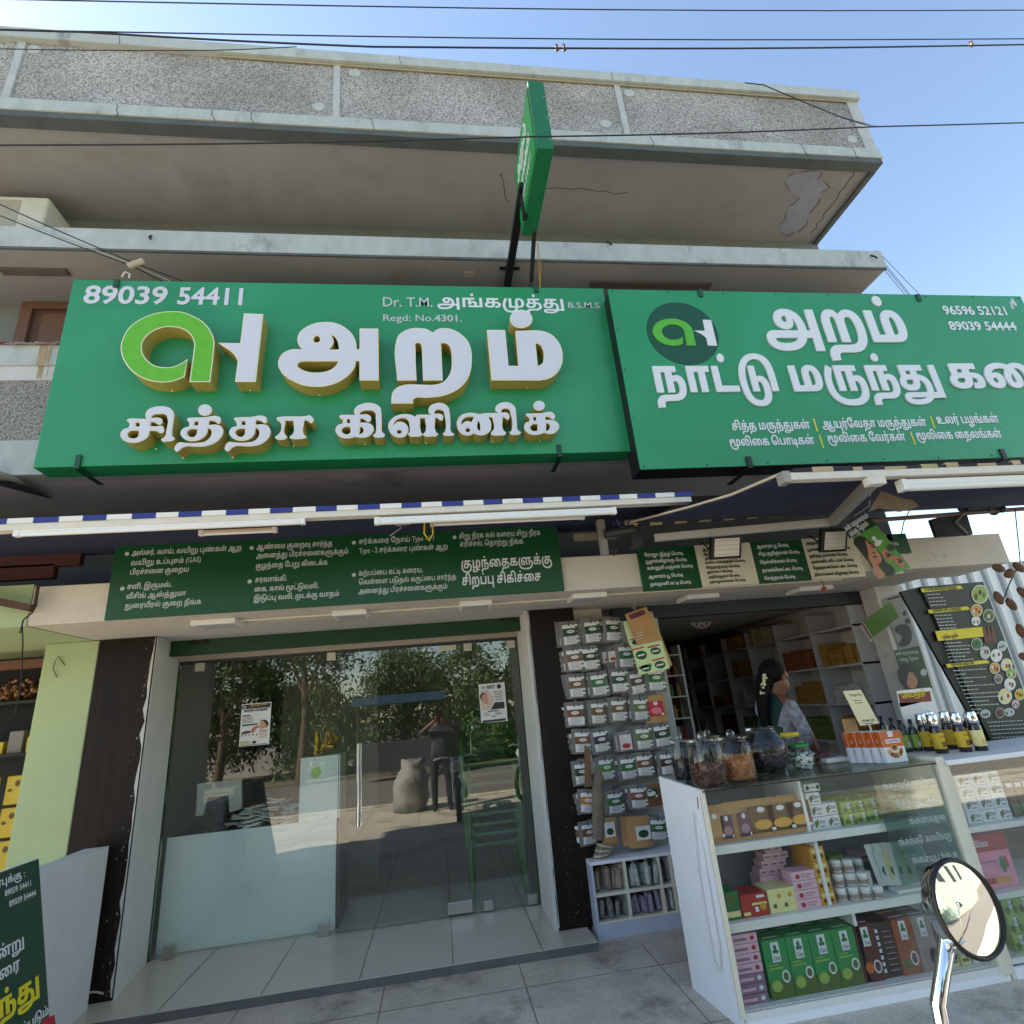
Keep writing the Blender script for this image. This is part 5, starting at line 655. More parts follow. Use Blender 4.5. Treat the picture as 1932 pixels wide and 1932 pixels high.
crack(zig(G(*r2(1300, 640), 6.139), G(*r2(1130, 880), 6.139), 12, 0.02, 1))
crack(zig(G(945, 325, 6.139), G(955, 380, 6.139), 8, 0.02, 2))
crack(zig(G(1000, 350, 6.139), G(1180, 365, 6.139), 10, 0.02, 5), w=0.003)
for k, (u, s) in enumerate(((210, 11), (395, 12), (470, 13), (700, 14), (1220, 15), (1500, 16), (1590, 17))):
    x = P(u, 240, 3.34).x
    crack(zig((x, 3.34, 6.28), (x + 0.03, 3.34, 6.15), 5, 0.012, s), w=0.003)
for u, s in ((218, 21), (754, 22), (1144, 23)):
    x = P(u, 100, 3.325).x
    crack(zig((x, 3.326, 7.08), (x + 0.01, 3.326, 6.97), 4, 0.008, s), w=0.003)
# window shade slab
part(MB().box((XL, 3.7, 5.185), (XR + 0.01, 4.34, 5.385)), 'window_shade_slab', [M_BAND], 0.006)
part(MB().box((XL, 3.72, 5.168), (XR - 0.01, 4.34, 5.184)), 'shade_soffit', M_SOFF)
part(MB().box((XL, 3.703, 5.166), (XR + 0.005, 3.719, 5.186)), 'shade_drip_edge', M_BANDD)
mb = MB()
x0 = P(238, 420, 3.9).x
mb.box((x0, 3.82, 5.386), (P(838, 450, 3.9).x, 3.95, 5.43)); mb.box((P(918, 450, 3.9).x, 3.82, 5.386), (P(975, 450, 3.9).x, 3.95, 5.435))
mb.box((P(1125, 455, 3.9).x, 3.82, 5.386), (P(1480, 465, 3.9).x, 3.95, 5.43))
part(mb, 'shade_kerb', mat('mossy_concrete', (146, 140, 124), 0.9, var=0.25, vs=9, bump=0.6, bs=30))
for u, v in ((284, 452), (1147, 463), (1645, 488)):
    c = P(u, v, 3.7)
    part(MB().tube([c + Vector((0, 0.01, 0.05)), c + Vector((0.004, -0.03, 0.0)), c + Vector((0.02, -0.035, -0.03))], 0.008, 6), 'iron_stub', M_BLACK)
for a, b in (((0, 507), (130, 514)), ((1115, 532), (1340, 538))):
    p, q = G(*a, 5.166), G(*b, 5.166)
    part(MB().box((p.x, p.y - 0.02, 5.145), (q.x, p.y + 0.05, 5.166)), 'soffit_batten', mat('grey_brown_batten', (96, 90, 84), 0.9, var=0.2, vs=9))
c = G(885, 517, 5.166)
part(MB().box((c.x - .05, c.y - .03, 5.155), (c.x + .05, c.y + .03, 5.167)), 'junction_plate', mat('pale_plate', (170, 160, 150), 0.7))
# upper floor
part(MB().box((XL, 4.34, 3.42), (XR, 5.4, 6.14)), 'upper_wall', mat('grey_green_wall', (126, 130, 126), 0.9, var=0.12, vs=3))
part(MB().box((XR - 0.2, 5.4, 2.6), (XR, 9.2, 6.14)), 'end_wall', M_PALE)
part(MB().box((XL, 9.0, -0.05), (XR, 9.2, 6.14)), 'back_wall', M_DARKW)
r3 = REG(0, 640, 860)
p0, p1 = P(*r3(130, 262), 4.29), P(*r3(185, 298), 4.29)
M_DOORB = mat('brown_door_paint', (112, 78, 62), 0.6, var=0.1, vs=8)
dr = part(MB().box((p0.x, 4.28, 3.43), (p1.x, 4.339, p0.z)).box((p1.x, 4.28, p1.z), (p1.x + 0.95, 4.339, p0.z)).box((p1.x + 0.95, 4.28, 3.43), (p1.x + 1.07, 4.339, p0.z)), 'door_frame', M_DOORB)
part(MB().box((p1.x, 4.31, 3.43), (p1.x + 0.95, 4.338, p1.z)), 'balcony_door', mat('dark_door_paint', (92, 64, 54), 0.6, var=0.1, vs=8))
mb = MB()
for zz in (3.5, 4.05, 4.55):
    mb.box((p1.x + 0.08, 4.295, zz), (p1.x + 0.42, 4.309, zz + 0.5)); mb.box((p1.x + 0.52, 4.295, zz), (p1.x + 0.87, 4.309, zz + 0.5))
part(mb, 'door_panel', M_DOORB, 0.004)
# balcony
part(MB().box((XL, 3.72, 3.275), (XR, 5.2, 3.42)), 'balcony_slab', mat('balcony_soffit', (196, 194, 194), 0.9, var=0.15, vs=1.6, blot=(160, 156, 154), bls=1.2, blt=0.55))
mb = MB().box((XL, 3.69, 4.115), (XR + 0.01, 3.83, 4.285))
part(mb, 'balcony_rim', M_BAND, 0.008)
part(MB().box((XL, 3.705, 4.0), (XR, 3.82, 4.114)), 'balcony_strip', M_PALE)
part(MB().box((XL, 3.715, 3.53), (XR, 3.82, 4.0)), 'balcony_panel', M_PEB)
part(MB().box((XL, 3.70, 3.272), (XR + 0.004, 3.83, 3.53)), 'balcony_edge', M_BAND, 0.006)
mb = MB()
for u, w, h in ((72, 0.05, 0.34), (108, 0.03, 0.22), (90, .02, .3)):
    x = P(u, 670, 3.69).x
    mb.box((x, 3.6885, 4.283 - h * .5), (x + w, 3.6895, 4.28)); mb.box((x + 0.01, 3.703, 4.115 - h * .3), (x + w - 0.008, 3.7045, 4.112))
part(mb, 'rust_stain', mat('rust_stain', (166, 142, 112), 0.9, var=0.3, vs=16))
cl = MB()
for (ua, ub, mi) in ((-20, 14, 0), (14, 112, 1)):
    a, b = P(ua, 640, 3.69), P(ub, 652, 3.69)
    n = 8
    for i in range(n):
        xa, xb = a.x + (b.x - a.x) * i / n, a.x + (b.x - a.x) * (i + 1) / n
        da, db = 0.008 * math.sin(i * 2.1), 0.008 * math.sin((i + 1) * 2.1)
        zt = 4.30
        cl.add([(xa, 3.66 + da, zt - 0.012 - (0.02 if mi else 0)), (xb, 3.66 + db, zt - 0.012), (xb, 3.84, zt + 0.07), (xa, 3.84, zt + 0.08)], [(0, 1, 2, 3)], mi)
tag(cl.build('drying_cloth', [mat('pink_cloth', (196, 60, 92), 0.9, var=0.2, vs=18), mat('pale_pink_cloth', (206, 190, 196), 0.9, var=0.08, vs=14)]), 'pink and pale cloth laid to dry over the balcony rim', 'cloth')
# ground floor: beam, pillars, walls
x_g = -2.62
part(MB().box((x_g, Y_BEAM, Z_SOF), (4.81, 4.5, 2.585)), 'beam', M_BEAM, 0.006)
part(MB().box((x_g, 4.5, Z_SOF + 0.001), (XR, 9.0, 2.6)), 'ground_floor_ceiling', M_BEAMS)
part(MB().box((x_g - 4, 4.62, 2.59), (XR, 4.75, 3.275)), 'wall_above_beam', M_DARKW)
part(MB().box((x_g - 4.4, Y_BEAM - 0.004, Z_SOF - 0.004), (x_g - 0.001, 9, 2.60)), 'neighbour_beam', M_LIME)
mb = MB().box((-2.945, 4.72, -0.05), (-2.575, 5.3, Z_SOF - 0.005))
part(mb, 'green_pillar', M_LIME, 0.006)
lp = part(MB().prism([(-2.574, Y_PIL + 0.02, 0.0), (-2.165, Y_PIL + 0.02, 0.0), (-2.245, 5.36, 0.0), (-2.574, 5.36, 0.0)], (0, 0, Z_SOF)), 'pillar', M_WHITEW)
def ragged(x, y, z0, z1, w, seed, M=M_CHIP, n=26, out=-0.003):
    """a thin worn strip along an upright edge with an uneven border"""
    r = random.Random(seed); mb = MB()
    zs = [z0 + (z1 - z0) * i / n for i in range(n + 1)]
    ws = [w * r.choice((0.25, 0.4, 0.5, 0.9, 1.3)) * r.uniform(.6, 1.2) for _ in zs]
    for i in range(n):
        mb.add([(x, y, zs[i]), (x - ws[i], y, zs[i]), (x - ws[i + 1], y, zs[i + 1]), (x, y, zs[i + 1])], [(0, 1, 2, 3)])
    return mb
lam = part(MB().box((-2.568, Y_PIL, 0.004), (-2.172, Y_PIL + 0.019, Z_SOF - 0.004)), 'pillar_cladding', M_WOODB)
part(ragged(-2.172, Y_PIL - 0.002, 0.02, Z_SOF - 0.01, 0.022, 4), 'chipped_edge', M_CHIP)
rr = random.Random(8)
mb = MB()
for k in range(60):
    z = rr.uniform(0.02, 2.2) ** 1.1; x = -2.19 - abs(rr.gauss(0, 0.035)); s = rr.uniform(0.001, 0.005)
    if x < -2.5: continue
    mb.add([(x, Y_PIL - 0.0015, z), (x + s, Y_PIL - 0.0015, z + s * rr.uniform(.3, 1)), (x + s * .4, Y_PIL - 0.0015, z + s * 3.5)], [(0, 1, 2)])
for k in range(14):
    a = k / 13 * 2.6; mb.box((-2.40 + 0.16 * (k / 13), Y_PIL - 0.002, 0.03 + 0.03 * math.sin(a)), (-2.385 + 0.16 * (k / 13), Y_PIL - 0.0005, 0.036 + 0.035 * math.sin(a)))
part(mb, 'paint_scuff', M_CHIP)
rp = part(MB().box((0.765, Y_PIL + 0.02, 0.0), (1.19, 5.36, Z_SOF)), 'pillar', M_WHITEW)
part(MB().box((1.19, 4.89, 0.0), (1.49, 5.355, Z_SOF - .001)), 'cream_pier', M_BEAM)
part(MB().box((0.79, Y_PIL, 0.004), (1.19, Y_PIL + 0.019, Z_SOF - 0.004)), 'pillar_cladding', M_WOODB)
part(ragged(0.79 + .006, Y_PIL - 0.002, 0.02, Z_SOF - 0.01, 0.012, 9), 'chipped_edge', M_CHIP)
mb = MB()
for k in range(50):
    z = abs(rr.gauss(0, 0.35)) + 0.02; x = 0.8 + rr.uniform(0, 0.36) * (1 if z < .5 else .5); s = rr.uniform(0.001, 0.005)
    mb.add([(x, Y_PIL - 0.0015, z), (x + s, Y_PIL - 0.0015, z + s * rr.uniform(.3, 1)), (x + s * .4, Y_PIL - 0.0015, z + s * 2)], [(0, 1, 2)])
mb.add([(1.07, Y_PIL - .0012, 0.05), (1.18, Y_PIL - .0012, 0.03), (1.185, Y_PIL - .0012, .36), (1.13, Y_PIL - .0012, .34), (1.09, Y_PIL - .0012, .3), (1.10, Y_PIL - .0012, .17)], [(0, 1, 2, 3, 4, 5)])
part(mb, 'paint_scuff', M_CHIP)
# rooms behind
M_ROOM = mat('clinic_room_wall', (150, 146, 134), 0.8, var=0.05, vs=2)
part(MB().box((-2.62, 5.3, 0), (-2.5, 9, Z_SOF)), 'room_side_wall', M_ROOM)
part(MB().box((0.9, 5.36, 0), (1.25, 9, Z_SOF)), 'room_divider_wall', M_ROOM)
part(MB().box((-2.5, 8.6, 0), (0.9, 8.7, Z_SOF)), 'room_back_wall', M_ROOM)
part(MB().box((-1.75, 6.9, 0), (-0.7, 7.0, Z_SOF)), 'room_partition', mat('room_partition_paint', (134, 128, 112), 0.8))
part(MB().box((-2.3, 6.6, 0), (-2.05, 6.9, Z_SOF)), 'room_column', mat('room_column_paint', (92, 80, 70), 0.8))
part(MB().box((4.33, 4.95, -0.05), (4.40, 9, Z_SOF)), 'shop_end_wall', M_WHITEW)
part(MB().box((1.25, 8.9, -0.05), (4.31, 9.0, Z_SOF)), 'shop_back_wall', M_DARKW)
part(MB().box((1.62, 4.95, 2.21), (4.31, 5.05, Z_SOF)), 'rolled_shutter', mat('dark_slate_shutter', (44, 54, 58), 0.5, var=0.12, vs=6))
part(MB().box((-2.2, 5.06, 2.205), (0.765, 5.12, Z_SOF)), 'shutter_box', M_GREENSH)
for u, v in ((365, 1213), (385, 1211), (948, 1170), (968, 1168)):
    c = P(u, v, 5.05)
    part(MB().box((c.x - .03, 5.04, c.z - .012), (c.x + .03, 5.06, c.z + .012)), 'shutter_lock', M_BLACK, 0.003)
part(MB().box((-2.23, 5.30, 2.185), (0.765, 5.38, 2.24)), 'door_head_bar', mat('pale_wood_bar', (184, 172, 158), 0.6, var=0.08, vs=6))
part(MB().box((-2.23, 5.345, 2.16), (0.765, 5.375, 2.184)), 'door_channel', M_DGREY)
# glass front
XS0, XS1, XS2, XS3 = -2.235, -0.873, 0.226, 0.757
ZT = 2.158
def pane(x0, x1, name):
    return part(MB().box((x0, Y_GLASS - 0.006, 0.012), (x1, Y_GLASS + 0.006, ZT)), name, M_GLASS)
pane(XS0, XS1 - 0.003, 'fixed_glass'); gd = pane(XS1, XS2 - 0.003, 'glass_door'); pane(XS2, XS3, 'fixed_glass')
mb = MB()
for x in (XS1 - 0.0015, XS2 - 0.0015): mb.box((x - 0.0012, Y_GLASS - 0.0065, 0.012), (x + 0.0012, Y_GLASS + 0.006, ZT))
part(mb, 'glass_edge', mat('green_glass_edge', (26, 44, 38), 0.2))
part(MB().box((XS0 - 0.012, Y_GLASS - 0.02, 0), (XS0 - 0.001, Y_GLASS + 0.02, ZT)), 'green_side_channel', M_GREENSH)
part(MB().box((XS3 + .001, Y_GLASS - 0.02, 0), (XS3 + .012, Y_GLASS + 0.02, ZT)), 'green_side_channel', M_GREENSH)
def clamp(x, z, w=0.075, h=0.07):
    part(MB().box((x - w / 2, Y_GLASS - 0.016, z - h / 2), (x + w / 2, Y_GLASS + 0.016, z + h / 2)), 'glass_clamp', M_STEEL if z < 1 else mat('pale_clamp', (206, 200, 184), 0.4), 0.003)
clamp(-2.07, 2.13); clamp(-0.95, 2.135); clamp(0.10, 2.13, 0.16, 0.05); clamp(0.29, 2.125); clamp(0.70, 2.12)
clamp(-2.1, 0.045, 0.085, 0.09); clamp(-0.97, 0.045, 0.085, 0.09); clamp(0.10, 0.06, 0.20, 0.085); clamp(0.33, 0.045); clamp(0.70, 0.045)
ha, hb = P(676, 1403, Y_GLASS - 0.05), P(678, 1560, Y_GLASS - 0.05)
hd = part(MB().tube([(ha.x, Y_GLASS - 0.055, ha.z), (ha.x, Y_GLASS - 0.055, hb.z)], 0.014, 12), 'door_handle', M_CHROME)
part(MB().tube([(ha.x, Y_GLASS - 0.055, ha.z - .06), (ha.x, Y_GLASS, ha.z - .06)], 0.009).tube([(ha.x, Y_GLASS - 0.055, hb.z + .06), (ha.x, Y_GLASS, hb.z + .06)], 0.009)
     .tube([(ha.x + .012, Y_GLASS + 0.045, ha.z), (ha.x + .012, Y_GLASS + 0.045, hb.z)], 0.013, 10), 'handle_mount', M_CHROME, parent=hd)
# soffit panel lights over the clinic and the shop
def sof_light(u0, v0, u1, v1, k, off=0.04, ylen=0.2):
    a, b = G(u0, v0, Z_SOF - 0.035), G(u1, v1, Z_SOF - 0.035)
    y = (a.y + b.y) / 2
    t = thing('soffit_light', k, 'ceiling light', ((a.x + b.x) / 2, y, Z_SOF - 0.04), 'square panel lights under the beam')
    MB().box((a.x, y - .02, Z_SOF - 0.038), (b.x, y + ylen, Z_SOF - 0.001)).build('housing', M_PLA, t, 0.004)
    MB().box((a.x + .02, y, Z_SOF - 0.0405), (b.x - .02, y + ylen - .02, Z_SOF - 0.0382)).build('diffuser', mat('milky_diffuser', (178, 176, 178), 0.5), t)
sof_light(360, 1180, 445, 1175, 'white square panel light under the left end of the beam, over the frosted desk')
sof_light(627, 1162, 692, 1158, 'white square panel light under the beam above the glass door handle')
sof_light(868, 1144, 928, 1140, 'white square panel light under the beam right of the glass door')
sof_light(1080, 1130, 1146, 1124, 'white square panel light under the beam right above the brown pillar and packets')
sof_light(1290, 1133, 1362, 1124, 'flat panel light under the beam below the first cream name panel')
sof_light(1500, 1118, 1580, 1108, 'flat panel light under the beam near the hanging red pendant')
mb = MB().box((-1.43, 4.27, Z_SOF - 0.012), (1.2, 4.282, Z_SOF - 0.001)).box((1.35, 4.2, Z_SOF - 0.012), (3.4, 4.212, Z_SOF - .001))
part(mb, 'wire_casing', M_EDGE)

# ---------------------------------------------------------------- the clinic sign
YS = 3.46                               # face of the panel
YL = YS - 0.115                         # face of the raised letters
tl, bl, tr, br = P(143, 527, YS), P(57, 882, YS), P(1143, 545, YS), P(1187, 852, YS)
SX0, SX1, SZ0, SZ1 = (tl.x + bl.x) / 2, (tr.x + br.x) / 2, (bl.z + br.z) / 2, (tl.z + tr.z) / 2
sign = thing('clinic_sign', 'long green clinic sign with raised gold edged white letters and phone number', 'shop sign', ((SX0 + SX1) / 2, YS + .08, SZ0))
MB().box((SX0, YS, SZ0), (SX1, YS + 0.16, SZ1)).build('panel', M_SIGN, sign, 0.003)
def raised(name, region, outer, holes, face, parent, Yf=YL, Yb=YS, rim=0.007):
    """letter traced from a survey crop, at its true distance and size: gold return, pale rim, inset face"""
    def W(c): return [(q.x, q.z) for q in (P(*region(*p), Yf) for p in c)]
    cons = [W(outer)] + [W(h) for h in holes]
    mb = MB()
    vs, tris = fill(cons, False)
    mb.add([(x, Yf, z) for x, z in vs], tris, 1)
    for c in cons:
        n = len(c)
        mb.add([(x, Yf, z) for x, z in c] + [(x, Yb, z) for x, z in c], [(i, (i + 1) % n, (i + 1) % n + n, i + n) for i in range(n)], 0)
    o = mb.build(name, [M_GOLD, M_RIM], parent)
    inner = []
    for k, c in enumerate(cons):
        sg = 1 if area(c) > 0 else -1
        inner.append(shrink(c, rim if k == 0 else -rim, sg))
    vs, tris = fill(inner, False)
    MB().add([(x, Yf - 0.002, z) for x, z in vs], tris, 0).build('letter_face', face, o)
    bb = [p for p in cons[0]]
    zmin = min(p[1] for p in bb); xs = [p[0] for p in bb if p[1] < zmin + 0.02]
    xm = sum(xs) / len(xs)
    MB().ball((xm, Yb - 0.018, zmin - 0.002), 0.006, 8).build('screw', M_RIM, o)
    return o
CP = curve_pts
A1 = REG(290, 760, 400)
raised('emblem_ring', A1, CP("865,662! 830,878! 740,918 620,945 500,943 380,918 270,870 170,790 105,700 65,600 58,500 85,410 130,320 200,245 300,180 420,128 540,98 680,88 800,96 920,140 1030,200 1110,275 1165,370 1188,470 1182,560 1138,942! 885,942! 938,560 945,500 930,430 890,360 820,310 730,283 640,277 540,290 440,335 360,400 318,470 312,550 340,630 400,700 480,745 590,765 690,755 780,720"), [], M_LETG, sign)
raised('emblem_stroke', A1, CP("1545,113! 1780,122! 1688,942! 1437,940! 1470,690! 1440,630 1370,560 1300,515 1232,468! 1500,473!"), [], M_LETW, sign)
A2 = REG(680, 780, 300)
raised('letter', A2, CP("1410,265! 1712,267! 1718,1103! 1408,1103! 1408,790! 1350,790! 1335,880 1270,980 1160,1075 1020,1150 860,1195 680,1203 500,1180 340,1115 220,1040 140,950 100,860 105,780 150,690 240,625 350,597 485,603! 430,530 410,460 415,390 460,310 560,235 680,185 820,162 960,165 1100,205 1210,275 1300,370 1350,480 1365,600! 1410,600!"),
       [CP("668,450 690,400 735,382 765,410 768,470 740,487 690,487"), CP("945,375! 1010,400 1055,470 1080,603! 910,605! 960,560 990,500 985,430"), CP("520,795! 1070,795! 1030,860 950,925 830,965 700,975 570,960 470,920 410,865 430,820")], M_LETW, sign)
A3 = REG(960, 760, 460)
raised('letter', A3, CP("126,400 138,803! 342,803! 332,470 335,415 358,408 385,418 395,450 398,500 410,803! 617,803! 600,412! 645,412 685,440 705,500 712,600 705,690 670,770 620,820 550,843 380,846 220,848 150,870 95,920 78,990 78,1045! 308,1045! 305,1005 330,988 440,985 560,975 680,945 790,885 870,800 912,690 922,580 915,480 880,390 820,325 740,275 650,253 570,262 510,298! 450,265 370,252 280,258 200,290 145,340"), [], M_LETW, sign)
raised('letter', A3, CP("1080,272! 1272,272! 1308,648! 1412,650! 1378,282! 1500,279 1640,280 1740,310 1820,380 1865,470 1877,560 1862,650 1810,730 1740,780 1660,800 1500,802 1128,802!"), [CP("1592,412! 1640,430 1670,490 1677,560 1665,620 1617,652!")], M_LETW, sign)
raised('letter_dot', A3, ellipse(1440, 157, 119, 97), [], M_LETW, sign)
A4, A5, A6, A7 = REG(290, 1000, 260), REG(540, 1000, 260), REG(830, 1000, 300), REG(1120, 990, 300)
YL2 = YS - 0.105
def small(region, o, h=(), name='letter'):
    return raised(name, region, o, list(h), M_LETW, sign, YL2, YS, 0.0045)
small(A4, CP("205,385 220,355 260,345 400,346 565,350! 548,300 555,240 600,175 690,135 800,118 910,120 1000,150 1060,210 1082,280 1075,350 1045,600 1045,660 1062,688 1095,715 1070,745 960,772 850,760 838,735 880,705 915,670 930,590 955,330 935,285 890,262 800,262 720,270 672,305 660,335! 810,332 850,350 862,400 850,440 800,460 750,432 700,414 648,410! 640,490! 760,486 830,478 875,490 893,540 890,590 850,618 800,605 760,580 700,573 628,572! 615,640 580,700 500,755 400,790 300,797 200,775 120,730 82,660 90,600 140,545 240,500 250,430"),
      [CP("370,420! 440,420! 438,492! 365,492!"), CP("300,572 425,572! 412,670 360,710 290,712 235,690 218,640 245,590")])
ta = "335,350 350,330 390,325 640,315 900,302 930,320 948,370 940,420 905,435 870,410 820,385 742,378! 738,460! 870,450 940,465 990,510 1015,580 1005,650 965,720 900,780 820,825 740,850 600,862 340,868 290,895 250,940 205,952 165,910 170,860 200,805 250,778 310,785 600,785 700,765 770,710 805,630 800,570 770,530 735,522! 720,620 670,690 600,735 520,758 420,755 340,725 280,680 245,620 250,570 300,510 385,475 378,410"
tah = ["478,395! 548,395! 548,465! 478,465!", "430,537 540,535! 535,630 500,675 450,685 395,660 365,610 385,560"]
def lean(c):                            # the same letter repeated to the left, seen slightly wider and more slanted
    o = []
    for x, y in c:
        fx, fy = 540 + x * .13458, 1000 + y * .13458
        o.append(((467.6 + (fx - 585.1) * 1.03 - (fy - 1047) * 0.108 - 290) / .13458, (fy + 0.8 - 1000) / .13458))
    return o
small(A4, lean(CP(ta)), [lean(CP(h)) for h in tah])
small(A4, ellipse(1655, 188, 130, 106), name='letter_dot')
small(A5, CP(ta), [CP(h) for h in tah])
small(A5, CP("1125,355 1140,325 1180,315 1400,305 1660,300 1750,285 1790,320 1815,360 1800,410 1770,430 1720,400 1690,382 1642,380! 1635,640 1655,665 1685,685 1650,710 1560,725 1430,725 1370,700 1375,675 1420,640 1440,385! 1292,383! 1285,640 1305,665 1325,690 1290,725 1210,740 1120,720 1095,695 1120,665 1165,635 1180,400 1140,375"))
small(A6, CP("118,270 130,245 170,240 375,240! 355,180 380,120 450,75 550,48 650,50 730,80 780,130 793,200 800,400 808,515 850,555 845,585 770,605 680,595 660,570 700,530 710,480 705,300 698,210 670,180 600,168 520,172 460,200 448,238! 580,235 620,260 630,310 610,345 570,350 530,320 500,303 455,300! 455,365! 560,362 620,385 665,430 672,490 640,545 580,590 500,608 430,605 375,595! 310,612 230,620 150,605 90,560 55,490 65,440 110,395 170,375 165,310 130,290"),
      [CP("243,308! 290,308! 290,372! 243,372!"), CP("215,435 292,435! 290,530 250,552 200,545 160,510 170,460"), CP("450,430! 490,440 510,480 490,530 425,558! 450,510")])
small(A6, CP("905,420 930,340 1000,275 1090,235 1190,225 1280,240 1340,270! 1365,238! 1480,235 1590,238! 1555,190 1555,140 1590,90 1660,55 1750,45 1830,75 1880,130 1895,200 1908,400 1915,500 1945,535 1970,548 1950,570 1890,578 1800,565 1785,545 1820,510 1830,470 1810,240 1795,180 1750,158 1690,158 1655,185 1648,222! 1740,222 1785,245 1790,290 1770,328 1740,325 1700,295 1662,288! 1668,500 1685,530 1710,545 1690,575 1600,588 1500,585 1465,555 1495,520 1497,290! 1418,292! 1430,500 1440,530 1460,550 1430,580 1340,592 1250,580 1225,550 1248,515 1245,400 1235,340 1200,305 1140,292 1060,310 1010,355 985,412! 1040,360 1110,348 1180,375 1222,430 1230,500 1195,570 1140,600 1060,602 980,570 925,500"), [ellipse(1083, 513, 38, 32)])
small(A7, CP("140,440 160,370 220,305 310,275 410,272 500,290 580,278 800,275! 765,230 765,180 810,130 880,103 960,100 1040,135 1085,190 1095,270 1110,450 1122,540 1140,562 1175,582 1160,610 1080,628 1005,615 992,588 1020,560 1032,500 1005,280 985,220 930,203 880,212 860,240 858,268! 950,268 985,300 990,350 965,382 935,365 910,348 880,345! 890,540 910,570 935,590 920,620 830,635 740,635 690,605 695,585 728,550 715,345! 650,342! 690,410 698,480 685,550 640,600 570,630 490,630 415,603! 350,635 280,635 210,600 160,530"),
      [CP("420,338! 380,420! 330,402 270,415 215,465! 225,400 270,355 340,335"), ellipse(320, 550, 35, 34), CP("490,390! 520,470 515,560! 490,550 470,480")])
small(A7, CP("1252,300 1265,285 1310,282 1500,275 1680,265 1715,300 1720,345 1700,378 1670,370 1630,345 1568,335! 1568,388! 1660,385 1730,405 1780,450 1790,500 1760,560 1700,605 1630,615 1545,595! 1460,622 1380,628 1290,600 1235,540 1225,480 1250,430 1310,405 1300,345 1265,320"),
      [CP("1375,338! 1420,338! 1420,395! 1375,395!"), CP("1370,455 1440,455! 1445,555! 1400,568 1345,550 1325,505"), CP("1580,440! 1625,450 1643,495 1625,540 1580,565!")])
small(A7, ellipse(1467, 157, 92, 80), name='letter_dot')

def line_on(par, s, region, x0, y0, x1, hpx, Y, M, heavy=False, name='text_line', depth=0.002, slant=0.0):
    """one line of lettering on a wall plane: left end of its baseline, right end and letter height in a survey crop"""
    a = P(*region(x0, y0), Y); b = P(*region(x1, y0), Y); t = P(*region(x0, y0 - hpx), Y)
    mb = MB()
    write(mb, s, a, (t.z - a.z), b.x - a.x, heavy=heavy, depth=depth, slant=slant)
    return mb.build(name, M, par)
r3 = REG(0, 640, 860); r4 = REG(800, 640, 860)
def phone(par, s, region, x0, y0, x1, hpx, Y, M, dz=1.35, bold=0.0):
    a = P(*region(x0, y0), Y); b = P(*region(x1, y0), Y); t = P(*region(x0, y0 - hpx), Y)
    mb = MB(); write(mb, s, a, (t.z - a.z) * KH / 0.66, b.x - a.x, depth=0.002)
    return mb.build('phone_number', M, par)
phone(sign, '89039', r3, 462, 264, 938, 92, YS - 0.001, M_LETW); phone(sign, '54411', r3, 990, 270, 1388, 88, YS - 0.001, M_LETW)
line_on(sign, 'Dr. T.M.', r4, 348, 283, 635, 40, YS - .001, M_SILV)
line_on(sign, 'அங்கமுத்து', r4, 657, 286, 1378, 50, YS - .001, M_WTXT)
line_on(sign, 'B.S.M.S', r4, 1392, 292, 1572, 24, YS - .001, M_SILV)
line_on(sign, 'Regd: No.4301.', r4, 350, 365, 800, 28, YS - .001, M_SILV)
def clip(u, v, Y, up, par):
    c = P(u, v, Y); mb = MB()
    if up:
        mb.box((c.x - .018, Y - .012, c.z - .05), (c.x + .018, Y - .002, c.z + .012)).box((c.x - .018, Y - .012, c.z + .012), (c.x + .018, Y + .3, c.z + .02))
    else:
        mb.box((c.x - .016, Y - .014, c.z - .012), (c.x + .016, Y - .002, c.z + .075)).box((c.x - .016, Y - .014, c.z - .02), (c.x + .016, Y + .26, c.z - .012))
    mb.build('fixing_bracket', mat('dark_green_bracket', (16, 66, 44), 0.5), par, 0.002)
clip(221, 533, YS, True, sign); clip(1011, 543, YS, True, sign); clip(147, 880, YS, False, sign); clip(1056, 858, YS, False, sign)
mb = MB()
c = P(238, 523, YS + .1)
mb.tube([c + Vector((-.03, 0, 0)), c + Vector((0, -.02, .03)), c + Vector((.02, 0, .03)), c + Vector((.02, 0, -.01))], .006)
mb.build('cable_tail', M_PLA, sign)

# ---------------------------------------------------------------- the shop sign on the right
YR = 3.32
tl, bl, tr = P(1152, 548, YR), P(1203, 886, YR), P(1921, 557, YR)
RX0, RX1, RZ0, RZ1 = (tl.x + bl.x) / 2, tr.x + 0.02, bl.z, (tl.z + tr.z) / 2
shop = thing('medicine_shop_sign', 'wide green medicine shop sign with round emblem, flat white letters and two phone numbers', 'shop sign', ((RX0 + RX1) / 2, YR + .1, RZ0))
MB().box((RX0 + 0.01, YR + 0.012, RZ0 + 0.01), (RX1 - .01, YR + 0.2, RZ1 - 0.005)).build('box_frame', mat('black_sign_frame', (22, 24, 26), 0.5), shop)
MB().box((RX0, YR, RZ0), (RX1, YR + 0.012, RZ1)).build('panel', M_SIGN2, shop, 0.002)
RS = REG(1500, 680, 1060)
line_on(shop, 'அறம்', RS, 760, 322, 1422, 138, YR - .001, M_WTXT, True, 'letter_row', 0.012)
line_on(shop, 'நாட்டு', RS, 248, 553, 826, 112, YR - .001, M_WTXT, True, 'letter_row', 0.012)
line_on(shop, 'மருந்து', RS, 874, 548, 1572, 110, YR - .001, M_WTXT, True, 'letter_row', 0.012)
line_on(shop, 'கடை', RS, 1602, 533, 2120, 105, YR - .001, M_WTXT, True, 'letter_row', 0.012)
